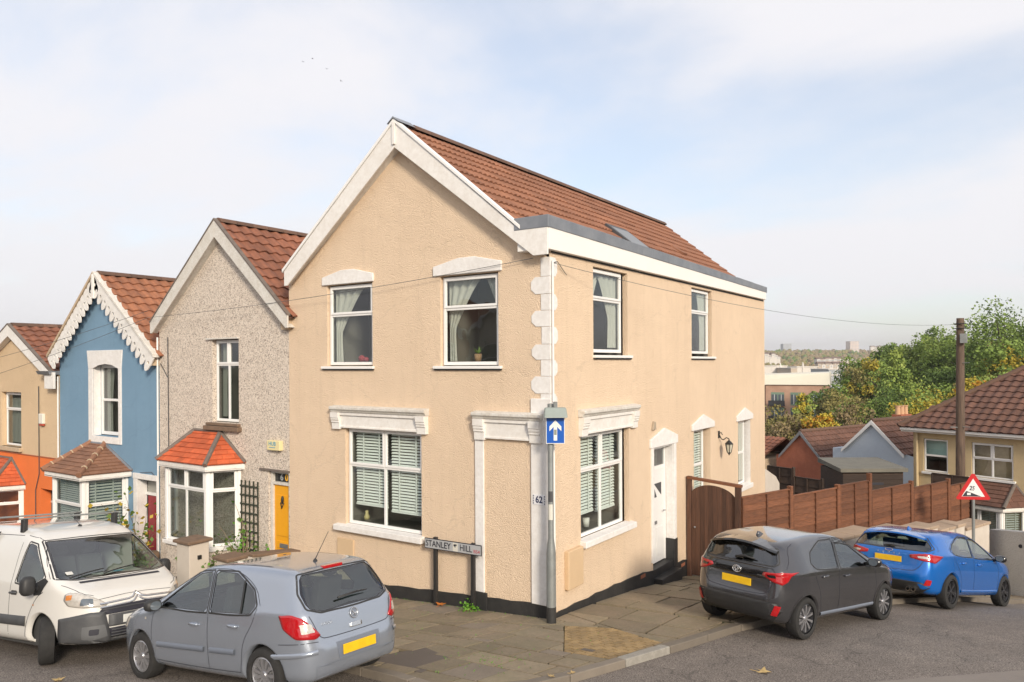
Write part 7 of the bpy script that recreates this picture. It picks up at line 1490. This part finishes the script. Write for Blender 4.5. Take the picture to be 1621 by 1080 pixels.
dn = (Vector((0, -.36, 5.26)) - Vector((0, 4, 8.15))); sl_ = dn.length; dn /= sl_; nr = Vector((0, 2.89, 4.36)).normalized(); nr = Vector((0, -dn.z, dn.y)); nr = nr if nr.z > 0 else -nr
rows = 16; gq = sl_ / rows
tile_slope(rf, Vector((-.35, 4, 8.16)), (1, 0, 0), dn, nr, 27, rows, .303, gq, TDULL, near=lambda c, r: c < 14, keep=lambda c, r: (c + .5) * .303 > 3.95 * (1 - (r + 1.0) / rows) and (c + .5) * .303 < 4.5 + 3.7 * (r + .6) / rows, limit=160)
for a, b in ((A, C_), (B, D_)): MB().tube([a + Vector((0, 0, .05)), b + Vector((0, 0, .06))], .10, 8).build('hip_tiles', 'ridge', rf, smooth='auto')
def back_gable(label, loc, hw, zf, za, xl, xr, length, wallm, base, bargem, xtile=0, chim=None, win=None):
    h = thing('house', label, 'house', (loc[0], loc[1], base), XD); f = lambda z: z - base
    mb = MB(); mb.poly((xl, 0, -3), (xr, 0, -3), (xr, 0, f(zf) - .2), (hw, 0, f(zf)), (0, 0, f(za)), (-hw, 0, f(zf)), (xl, 0, f(zf) - .05)); mb.poly((xl, 0, -3), (xl, length, -3), (xl, length, f(zf) - .05), (xl, 0, f(zf) - .05)); mb.poly((xr, 0, -3), (xr, length, -3), (xr, length, f(zf) - .2), (xr, 0, f(zf) - .2)); mb.poly((xl, 0, f(zf) - .05), (-hw, 0, f(zf) - .05), (-hw, length, f(zf) - .05), (xl, length, f(zf) - .05)); mb.build('wall', wallm, h)
    rf = MB(); rf.poly((0, -.1, f(za)), (0, length, f(za)), (hw + .1, length, f(zf) - .1), (hw + .1, -.1, f(zf) - .1)); rf.poly((0, length, f(za)), (0, -.1, f(za)), (-hw - .1, -.1, f(zf) - .1), (-hw - .1, length, f(zf) - .1)); rf = rf.build('roof', 'dull_tile', h)
    a = math.atan2(za - zf + .1, hw + .1); ln = math.hypot(za - zf + .1, hw + .1); rows = max(2, int(ln / .3))
    for s in (1, -1):
        d_ = Vector((s * math.cos(a), 0, -math.sin(a))); n_ = Vector((s * math.sin(a), 0, math.cos(a)))
        tile_slope(rf, Vector((0, -.1 if s > 0 else length, f(za) + .02)), (0, s, 0), d_, n_, int(length / .3), rows, .3, ln / rows, TDULL, near=lambda c, r: s > 0 and c < 14, limit=110)
        pts = [(0, f(za) + .07), (s * (hw + .12), f(zf) - .06), (s * (hw + .12), f(zf) - .2), (0, f(za) - .12)]; MB().extrude([(x, -.14, z) for x, z in pts], (0, .05, 0)).build('bargeboard', bargem, h)
    MB().tube([(0, -.1, f(za) + .05), (0, length, f(za) + .05)], .1, 8).build('ridge_tiles', 'ridge', rf, smooth='auto')
    if chim:
        x, y, zt, n = chim; c = MB().box(x - .25, x + .25, y - .5, y + .5, 0, f(zt) - .45).build('chimney', 'brick_wall', h)
        for k in range(n): MB().lathe([(.13, 0), (.11, .4), (.14, .42), (.14, .46), (.08, .46)], (x, y - .36 + k * .36, f(zt) - .46), n=12).build('chimney_pot', 'chimney_pot', c, smooth='auto')
    if win: window(h, front, win[0], win[1], f(win[2]), f(win[3]), -.01, 'sash', split=.5, room=0, glassm='sky_pane')
    return h
back_gable('pale blue gabled house with white bargeboards down the side street', (.79, 26.7), 1.37, .2, 1.5, -2.0, 2.3, 9, 'pale_blue_render', -4.5, 'upvc')
back_gable('red brick gabled house behind the shed', (-2.86, 29.05), 1.15, -.55, .67, -1.5, 1.7, 10, 'brick_wall', -5.2, 'grey_alu', chim=None, win=(.1, .75, -2.35, -1.75))
hb = thing('house', 'long brown tiled roof with three clay chimney pots behind the blue gable', 'house', (1.1, 33.5, -5.5), XD + math.pi / 2)
mb = MB(); mb.box(-.5, 9.0, -1.9, 1.9, -3, 5.2); mb.build('wall', 'brick_wall', hb); rf = MB(); rf.poly((-.6, 0, 6.6), (-.6, -2.1, 5.1), (9, -2.1, 5.1), (9, 0, 6.6)); rf.poly((-.6, 0, 6.6), (9, 0, 6.6), (9, 2.1, 5.1), (-.6, 2.1, 5.1)); rf = rf.build('roof', 'dull_tile', hb)
for s in (-1, 1):
    d_ = Vector((0, s * 2.1, -1.5)).normalized(); n_ = Vector((0, s * 1.5, 2.1)).normalized(); tile_slope(rf, Vector((-.6 if s < 0 else 9, 0, 6.63)), (-s, 0, 0), d_, n_, 32, 8, .3, .32, TDULL, near=lambda c, r: False)
for (cx, n) in ((.1, 3), (6.0, 2)):
    c = MB().box(cx - .5, cx + .5, -.25, .25, 5, 6.95).build('chimney', 'brick_wall', hb)
    for k in range(n): MB().lathe([(.13, 0), (.11, .4), (.14, .42), (.14, .46), (.08, .46)], (cx - .36 + k * .36, 0, 6.94), n=12).build('chimney_pot', 'chimney_pot', c, smooth='auto')
hb = thing('house', 'low orange tiled roof peeping out beside the corner house', 'house', (-8.2, 30.5, -6), XD)
MB().box(-3, 3.4, 0, 4, -3, 5.1).build('wall', 'mortar', hb); rf = MB(); rf.poly((-3.1, -.2, 5.0), (3.5, -.2, 5.0), (3.5, 2.2, 6.1), (-3.1, 2.2, 6.1)); rf.poly((3.5, 4.3, 5), (-3.1, 4.3, 5), (-3.1, 2.2, 6.1), (3.5, 2.2, 6.1)); rf = rf.build('roof', 'red_tile', hb)
d_ = Vector((0, -2.4, -1.1)).normalized(); n_ = Vector((0, -1.1, 2.4)).normalized(); tile_slope(rf, Vector((-3.1, 2.2, 6.13)), (1, 0, 0), d_, n_, 22, 8, .3, .33, TRED, near=lambda c, r: False)
ext = thing('lean_to', 'small cream rendered lean-to wall at the back corner of the corner house', 'outbuilding', (-.9, 13.3, -2), world=True)
MB().extrude([(.0, 12.42, -3.5), (0, 14.0, -3.5), (0, 14.0, .35), (0, 13.6, .62), (0, 12.42, 1.0)], (-2.5, 0, 0)).build('wall', 'cream_wall', ext)

# brick flats in the valley
mat('flat_brick', (.50, .31, .22), .9, var=(.6, .4, (.25, .13, .085))); mat('pale_roof', (.72, .68, .56), .7, var=(.2, .3, (.6, .57, .48))); mat('green_panel', (.17, .25, .18), .6); mat('balcony', (.03, .03, .035), .6)
fl = thing('apartment_block', 'brick apartment block with pale flat roof in the valley', 'building', (-41.8, 162.2, -27), math.atan2(2, 11.9)); H = 26.2
MB().box(0, 13.2, 0, 12, 0, H).build('wall', 'flat_brick', fl); MB().box(-6, -.01, .6, 10, 0, H - .4).build('wing', mat('dark_brick', (.14, .08, .06), .9), fl)
MB().hexa([(-9, -.4, H), (13.5, -.4, H), (13.5, 12, H), (-9, 12, H), (-9, .4, H + 1.9), (13.3, .2, H + 2.6), (13.3, 12, H + 2.8), (-9, 12, H + 2.1)]).build('flat_roof', 'pale_roof', fl)
for r in range(4):
    z = H - 4.4 - r * 3.4
    for k in range(3):
        x = 1.0 + k * 4.1; p = MB().box(x + .2, x + 3.0, -.06, .02, z - .2, z + 2.7).build('bay_panel', 'green_panel', fl)
        for j in range(2): MB().box(x + .3 + j * 1.45, x + 1.5 + j * 1.45, -.1, -.061, z + .1, z + 2.2).build('window', 'sky_pane', p); MB().box(x + .85 + j * 1.45, x + .95 + j * 1.45, -.13, -.101, z + .1, z + 2.2).build('mullion', 'upvc', p)
    b_ = MB().box(.7, 4.2, -1.5, -.1, z - .3, z - .1); b_.box(.7, 4.2, -1.5, -1.45, z - .1, z + .9); b_.build('balcony', 'balcony', fl)
    for k in range(3): MB().box(-5 + k * 1.7, -4.1 + k * 1.7, .52, .6, z + .3, z + 2.2).build('window', 'sky_pane', fl)

# far town on the hills: pale terraces, sheds, towers, masts
def look(px, D):      # bearing of a picture column -> ground point D metres ahead
    return CAM + fwd * D + rgt * ((px - 810.5) / 1190 * D)
mat('far_white', (.62, .58, .53), .8); mat('far_cream', (.48, .40, .32), .8); mat('far_roof', (.16, .11, .09), .9); mat('far_tower', (.66, .55, .49), .8); mat('far_grey', (.36, .38, .41), .7)
rr = random.Random(11)
def far_house(px, py, D, w, h, m, label, grp, roofm='far_roof'):
    p = look(px, D); z = CAM.z - (py - 572.5) / 1190 * D; t = thing('far_house', label, 'house', (p.x, p.y, z - h), -AZ * 0 + AZ + rr.uniform(-.2, .2), grp)
    MB().box(-w / 2, w / 2, 0, 7, -14, h - 1.8).build('wall', m, t); MB().extrude([(-w / 2 - .2, -.2, h - 1.8), (-w / 2 - .2, 3.5, h), (-w / 2 - .2, 7.2, h - 1.8)], (w + .4, 0, 0)).build('roof', roofm, t)
    for k in (0, 1): MB().box(-w * .3 + k * w * .4, -w * .3 + k * w * .4 + 1.1, -.05, .02, h - 4.2, h - 2.8).build('window', 'far_grey', t)
names = ['first', 'second', 'third', 'fourth', 'fifth', 'sixth', 'seventh', 'eighth', 'ninth', 'tenth', 'eleventh', 'twelfth', 'thirteenth', 'fourteenth']
for k in range(14): far_house(1296 + k * 4.4, 563.5 + (k % 3) * .6 + max(0, 4 - k) * .3, 760 + k * 4, 3.0 + rr.random(), 7, ('far_white', 'far_cream')[k % 2], names[k] + ' pale house from the left in the far terrace across the valley', 'far terrace across the valley')
for k in range(7): far_house(1300 + k * 6, 571.5 + (k % 2) * 1.2, 640, 5.5, 6, ('far_white', 'far_cream')[(k + 1) % 2], names[k] + ' house from the left in the lower far row', 'lower far row')
for k in range(6): far_house(1214 + k * 3.6, 556.5 + (k % 3) * 2.2, 900, 5, 7, 'far_white', names[k] + ' white house from the left in the cluster beside the roof edge on the hill', 'far hillside cluster')
for k in range(7): far_house(1382 + k * 5.5, 546.8 + (k % 2) * 1.2, 1500, 9, 9, 'far_white', names[k] + ' pale house from the left on the far skyline', 'far skyline houses')
def slab_block(px0, px1, py0, D, h, m, label, name='far_shed', cat='building', storeys=0, dep=20):
    p = look((px0 + px1) / 2, D); w = (px1 - px0) / 1190 * D; z = CAM.z - (py0 - 572.5) / 1190 * D; t = thing(name, label, cat, (p.x, p.y, z - h), AZ)
    MB().box(-w / 2, w / 2, 0, dep, -20, h - .4).build('wall', m, t); MB().box(-w / 2 - .3, w / 2 + .3, -.3, dep, h - .4, h).build('roof', 'far_white' if not storeys else 'far_grey', t)
    for s in range(storeys):
        for k in range(6): MB().box(-w / 2 + w * (k + .22) / 6, -w / 2 + w * (k + .78) / 6, -.2, .02, h - 2.9 - s * 3.0, h - 1.4 - s * 3.0).build('window', 'far_grey', t)
slab_block(1210, 1246, 577.5, 400, 4, 'far_white', 'long white shed nearest the corner house in the valley'); slab_block(1262, 1294, 579, 400, 3, 'far_white', 'shorter white shed further right in the valley'); slab_block(1252, 1262, 581, 380, 3, 'far_cream', 'small cream shed between the two white sheds')
slab_block(1346, 1360, 539.5, 1500, 26, 'far_tower', 'pinkish tower block on the far skyline', 'tower_block', 'tower block', 8); slab_block(1240, 1253, 543, 2000, 22, 'far_grey', 'grey far-off tower block on the skyline left of the pink one', 'tower_block', 'tower block', 7)
slab_block(1312, 1336, 583, 330, 5, 'far_grey', 'low blue grey depot between the trees in the valley'); slab_block(1310, 1340, 592, 270, 4, 'far_grey', 'grey shed roof below the depot in the valley')
for k, (px, y0, y1, D, r_) in enumerate(((1235.5, 573, 583, 400, .55), (1271, 572, 583, 400, .6), (1322.5, 574, 606, 300, .16), (1221.5, 566, 600, 300, .12), (1333, 577, 590, 330, .2))):
    p = look(px, D); a = CAM.z - (y0 - 572.5) / 1190 * D; b = CAM.z - (y1 - 572.5) / 1190 * D
    o = MB().tube([(p.x, p.y, b - 6), (p.x, p.y, (a + b) / 2), (p.x, p.y, a)], [r_, r_ * .9, r_ * .3], 8).build('mast', 'far_white'); tag(o, ('left white pointed mast in the valley', 'right white pointed mast in the valley', 'tall thin lamp mast by the trees in the valley', 'tall thin lamp mast beside the corner house edge', 'short lamp mast right of the tall one by the trees')[k], 'mast', 'masts in the valley')

# ------------------------------------------------------------------ trees
for n_, c1, c2 in (('fol_dark', (.095, .15, .036), (.13, .19, .05)), ('fol_mid', (.16, .235, .048), (.21, .285, .068)), ('fol_light', (.25, .325, .07), (.30, .36, .09)), ('fol_yellow', (.42, .32, .035), (.30, .26, .045)), ('fol_orange', (.52, .25, .03), (.40, .2, .035)), ('fol_brown', (.27, .20, .11), (.20, .155, .08)), ('fol_olive', (.25, .215, .075), (.18, .165, .055))):
    mat(n_, c1, .75, var=(.35, .9, c2), spec=.2)
mat('bark', (.07, .055, .042), .9, bump=(8, .6, .03))
def tree(label, x, y, ztop, zbot, r, mats, shape='round', n=3600, leaf=.42, seed=0, zg=None, name='tree'):
    q = np.random.default_rng(seed); g = terr(x, y) if zg is None else zg; base = min(g, zbot - 1.2); t = thing(name, label, 'tree', (x, y, base)); H = ztop - base; ch_ = ztop - zbot
    tr = MB(); tr.tube([(0, 0, -.5), (.05 * r, 0, (zbot - base) * .6), (0, .04 * r, H * .62), (0, 0, H * .9)], [.09 * r + .1, .07 * r + .08, .05 * r, .015], 8)
    for k in range(7):
        a = q.uniform(0, 6.28); h0 = (zbot - base) + ch_ * q.uniform(.05, .5); l = r * q.uniform(.5, .85); tr.tube([(0, 0, h0), (math.cos(a) * l * .5, math.sin(a) * l * .5, h0 + l * .35), (math.cos(a) * l, math.sin(a) * l, h0 + l * .8)], [.035 * r + .02, .025 * r, .008], 5)
    tr.build('trunk', 'bark', t, smooth=True)
    nc = 70; cl = []
    for k in range(nc):
        u = q.uniform(0, 1); a = q.uniform(0, 6.28)
        if shape == 'cone': hz = u ** 1.3; rad = r * (1 - hz) * q.uniform(.45, 1.0); cz = zbot - base + ch_ * hz * .95; cs = r * (.40 - .24 * hz)
        else:
            ph = math.asin(q.uniform(-.75, 1)); rr_ = q.uniform(.30, .88) * (1 + .15 * math.sin(3 * a + seed)); rad = r * math.cos(ph) * rr_; cz = zbot - base + ch_ * (.45 + .5 * math.sin(ph) * rr_); cs = r * q.uniform(.22, .42)
        cl.append((rad * math.cos(a), rad * math.sin(a), cz, cs, q.integers(len(mats))))
    per = n // nc; P_ = []; mi = []
    for (cx, cy, cz, cs, m_) in cl:
        d = q.normal(size=(per, 3)); d /= np.linalg.norm(d, axis=1)[:, None]; rr_ = cs * q.uniform(.35, 1.12, size=(per, 1)) ** .6; c = np.array([cx, cy, cz]) + d * rr_ * np.array([1, 1, .8])
        u = q.normal(size=(per, 3)); u /= np.linalg.norm(u, axis=1)[:, None]; w_ = d + .9 * q.normal(size=(per, 3)); v = np.cross(u, w_); v /= np.linalg.norm(v, axis=1)[:, None] + 1e-9
        s = leaf * q.uniform(.5, 1.2, size=(per, 1)); P_.append(np.stack([c - u * s * .5, c + v * s * .34, c + u * s * .5, c - v * s * .34], axis=1)); mi += [int(m_)] * per
    V = np.concatenate(P_).reshape(-1, 3); F = np.arange(len(V)).reshape(-1, 4); me = bpy.data.meshes.new('crown'); me.from_pydata(V.tolist(), [], F.tolist()); me.polygons.foreach_set('material_index', mi)
    for m_ in mats: me.materials.append(MATS[m_])
    o = bpy.data.objects.new('crown', me); COL.objects.link(o); o.parent = t; return t
TREES = [  # x, y, ztop, zbot, r, mats, shape, label
 (4.9, 79.1, 10.4, 2.4, 4.3, ('fol_dark', 'fol_mid', 'fol_mid'), 'round', 'largest dark green tree at the right edge, tallest on the hill'),
 (-3.9, 97.3, 8.9, 1.0, 1.7, ('fol_dark', 'fol_mid'), 'round', 'small rounded tree top left of the telegraph pole on the skyline'),
 (-2.2, 98.5, 9.6, 1.0, 1.9, ('fol_dark', 'fol_mid'), 'round', 'small rounded tree top just left of the telegraph pole'),
 (-3.5, 85.5, 7.3, .0, 2.7, ('fol_mid', 'fol_light', 'fol_mid'), 'round', 'mid green rounded tree in the middle of the wooded slope'),
 (-.4, 81.5, 7.2, -.3, 2.8, ('fol_mid', 'fol_light', 'fol_dark'), 'round', 'green rounded tree directly behind the telegraph pole'),
 (-3.4, 67.4, 5.5, -1.6, 2.5, ('fol_light', 'fol_mid'), 'cone', 'broad light green conical tree left of the telegraph pole'),
 (-8.1, 100.5, 7.7, .2, 2.2, ('fol_dark', 'fol_mid'), 'round', 'dark tree at the left shoulder of the skyline'),
 (-7.3, 76.8, 4.7, -1.3, 1.9, ('fol_olive', 'fol_yellow', 'fol_mid'), 'round', 'olive and yellow tree left of the conical tree'),
 (-10.6, 92.7, 5.3, .2, 2.1, ('fol_dark', 'fol_mid'), 'round', 'small dark green tree at the left end of the slope'),
 (-10.2, 74.8, 2.3, -2.0, 1.8, ('fol_dark', 'fol_mid'), 'round', 'low dark green tree beside the brick flats'),
 (.7, 58.1, 2.9, -1.2, 2.4, ('fol_yellow', 'fol_light', 'fol_light', 'fol_mid'), 'round', 'broad yellow green tree below the telegraph pole'),
 (2.5, 77.5, 6.9, .0, 2.5, ('fol_mid', 'fol_dark', 'fol_light'), 'round', 'green tree right of the telegraph pole'),
 (5.2, 67.2, 6.8, .2, 2.2, ('fol_olive', 'fol_mid', 'fol_mid', 'fol_yellow'), 'round', 'olive and gold tree near the right edge'),
 (3.8, 54.2, 3.7, .4, 1.3, ('fol_orange', 'fol_yellow'), 'round', 'small orange tree just right of the telegraph pole'),
 (-4.2, 40.3, 1.2, -1.0, 1.0, ('fol_orange', 'fol_yellow'), 'round', 'bright orange bush above the brick gable roof'),
 (-6.8, 40.9, 1.3, -2.2, 1.7, ('fol_olive', 'fol_brown', 'fol_olive'), 'round', 'olive brown willow beside the corner house edge'),
 (-4.1, 48.8, 1.6, -1.4, 1.6, ('fol_brown', 'fol_olive', 'fol_mid'), 'round', 'brownish green tree above the brick gable roof'),
 (-2.8, 58.1, 2.8, -1.8, 2.1, ('fol_mid', 'fol_dark'), 'round', 'dark green tree behind the pale blue gable'),
 (-10.5, 62.6, 1.5, -2.6, .9, ('fol_yellow', 'fol_light'), 'round', 'slim yellow tree in front of the brick flats'),
 (.1, 48.0, 1.9, -.8, 1.8, ('fol_light', 'fol_yellow', 'fol_mid'), 'round', 'light green bush above the brown roof ridge'),
 (2.7, 59.4, 2.9, -.4, 1.8, ('fol_mid', 'fol_olive'), 'round', 'low green tree behind the telegraph pole'),
 (5.9, 49.5, 4.1, .6, 1.5, ('fol_olive', 'fol_mid', 'fol_light'), 'round', 'olive tree above the hipped roof at the right edge'),
 (-8.6, 66.0, 1.6, -2.6, 1.7, ('fol_mid', 'fol_olive'), 'round', 'green tree between the yellow tree and the conical tree'),
 (-6.0, 60.0, 1.8, -2.4, 1.7, ('fol_brown', 'fol_mid', 'fol_olive'), 'round', 'brown green tree in the dip left of the slope'),
 (-5.6, 80.0, 5.2, -1.4, 2.0, ('fol_mid', 'fol_light', 'fol_yellow'), 'round', 'yellow tinged tree behind the conical tree'),
 (.9, 70.0, 4.6, -1.0, 2.2, ('fol_dark', 'fol_mid'), 'round', 'dark green tree below the middle of the slope'),
]
for k, (x, y, zt_, zb_, r_, ms, shp, lb) in enumerate(TREES):
    s = 1.55; p = CAM + (Vector((x, y, zt_)) - CAM) * s; pb = CAM.z + (zb_ - 1.2 - CAM.z) * s
    tree(lb, p.x, p.y, p.z, pb, r_ * s * 1.3, ms, shp, n=12000 if r_ > 1.6 else 5500, leaf=.46 if y > 60 else .34, seed=40 + k)
# scattered far woods on the valley sides, one mass
fw = MB(); q = random.Random(5); ico = []
for i in range(3):
    for j in range(6): ph = -.4 + i * .75; a = j * 1.047 + i * .5; ico.append((math.cos(ph) * math.cos(a), math.cos(ph) * math.sin(a), math.sin(ph)))
ico.append((0, 0, 1.05)); icf = [(i * 6 + j, i * 6 + (j + 1) % 6, (i + 1) * 6 + (j + 1) % 6, (i + 1) * 6 + j) for i in range(2) for j in range(6)] + [(12 + j, 12 + (j + 1) % 6, 18) for j in range(6)]
for k in range(9000):
    D = 230 * (2400 / 230) ** q.random(); px = q.uniform(1150, 1680); p = look(px, D)
    if 300 < D < 420 and q.random() < .6: continue
    if 540 < D < 800 and px > 1285 and q.random() < .75: continue
    z = terr(p.x, p.y); sx_ = q.uniform(2.0, 4.2) * (1 if D < 900 else 1.25); sz_ = sx_ * q.uniform(.8, 1.3)
    fw.add([(p.x + v[0] * sx_ * q.uniform(.75, 1.2), p.y + v[1] * sx_ * q.uniform(.75, 1.2), z + sx_ * .5 + v[2] * sz_ * q.uniform(.8, 1.15)) for v in ico], icf, q.choice((0, 0, 1, 2, 3)))
tag(fw.build('far_woodland', ['fol_brown', 'fol_olive', 'fol_brown', 'fol_dark'], kind='stuff'), 'hazy brown and green woodland on the far hills', 'woodland')

# ------------------------------------------------------------------ houses across the street (behind the camera and right of the frame)
def plain_house(label, loc, rot, w, d, eave, ridge, wallm, group='houses across the street'):
    h = thing('house_opposite', label, 'house', loc, rot, group); ops = [(-w / 2 + .8, -w / 2 + 2.1, 3.4, 4.8), (w / 2 - 2.1, w / 2 - .8, 3.4, 4.8), (-w / 2 + .8, -w / 2 + 2.4, .7, 2.3), (w / 2 - 1.8, w / 2 - .9, -.1, 2.0)]
    mb = MB(); wall_sheet(mb, front, -w / 2, w / 2, -2, eave, ops, .1); mb.poly(front(-w / 2, eave), front(w / 2, eave), front(0, ridge))
    for s in (-1, 1): mb.poly((s * w / 2, 0, -2), (s * w / 2, d, -2), (s * w / 2, d, eave), (s * w / 2, 0, eave))
    mb.poly((-w / 2, d, -2), (w / 2, d, -2), (w / 2, d, eave), (0, d, ridge), (-w / 2, d, eave)); mb.build('wall', wallm, h)
    rf = MB(); rf.poly((0, -.2, ridge + .1), (0, d, ridge + .1), (w / 2 + .2, d, eave - .05), (w / 2 + .2, -.2, eave - .05)); rf.poly((0, d, ridge + .1), (0, -.2, ridge + .1), (-w / 2 - .2, -.2, eave - .05), (-w / 2 - .2, d, eave - .05)); rf.build('roof', 'dull_tile', h)
    for o in ops[:3]: window(h, front, o[0] + .01, o[1] - .01, o[2] + .01, o[3] - .01, .06, 'top', room=.8)
    o = ops[3]; panel_door(h, front, o[0] + .01, o[1] - .01, o[2], o[3] - .01, .08, 'navy_door', [(.12, .44, .55, .92), (.56, .88, .55, .92), (.12, .44, .06, .46), (.56, .88, .06, .46)])
    for s in (-1, 1): barge(h, 0, ridge + .12, s * (w / 2 + .2), eave, .3, -.22, -.19, 'white_paint', foot=.2)
XO = 26.0
for k, (y, wm, e, r_) in enumerate(((-15.5, 'cream_wall', 4.9, 6.2), (-10.2, 'tan_roughcast', 4.9, 6.2), (-4.9, 'brick_wall', 4.9, 6.1), (.4, 'cream_wall', 4.9, 6.1), (5.7, 'pale_blue_render', 4.9, 6.2))):
    plain_house(('cream gabled house', 'tan roughcast gabled house', 'brick gabled house', 'second cream gabled house', 'pale blue gabled house')[k] + ' out of view across the side street', (XO + .15 * k, y, gp(7, max(y, -9)) + .1), -math.pi / 2 - .12, 5.2, 9, e, r_, wm)
for k, wm in enumerate(('brick_wall', 'cream_wall', 'tan_roughcast', 'white_masonry', 'brick_wall')):
    plain_house(('brick house at the downhill end', 'cream house second from the downhill end', 'tan house in the middle of the row', 'white house second from the uphill end', 'brick house at the uphill end')[k] + ' behind the camera', (-21 + k * 5.3, -21.5, .4), math.pi, 5.2, 9, 5.2, 7.4, wm)

# ------------------------------------------------------------------ air
hz = MB(); hz.box(-4300, 4300, -700, 4700, -75, 110); hz = hz.build('haze', []); hz['kind'] = 'stuff'
m = bpy.data.materials.new('haze'); m.use_nodes = True; t = m.node_tree; t.nodes.clear(); o_ = t.nodes.new('ShaderNodeOutputMaterial'); v_ = t.nodes.new('ShaderNodeVolumePrincipled'); v_.inputs['Color'].default_value = (.92, .91, .91, 1); v_.inputs['Density'].default_value = .00022; v_.inputs['Anisotropy'].default_value = .2; t.links.new(v_.outputs[0], o_.inputs['Volume']); hz.data.materials.append(m)
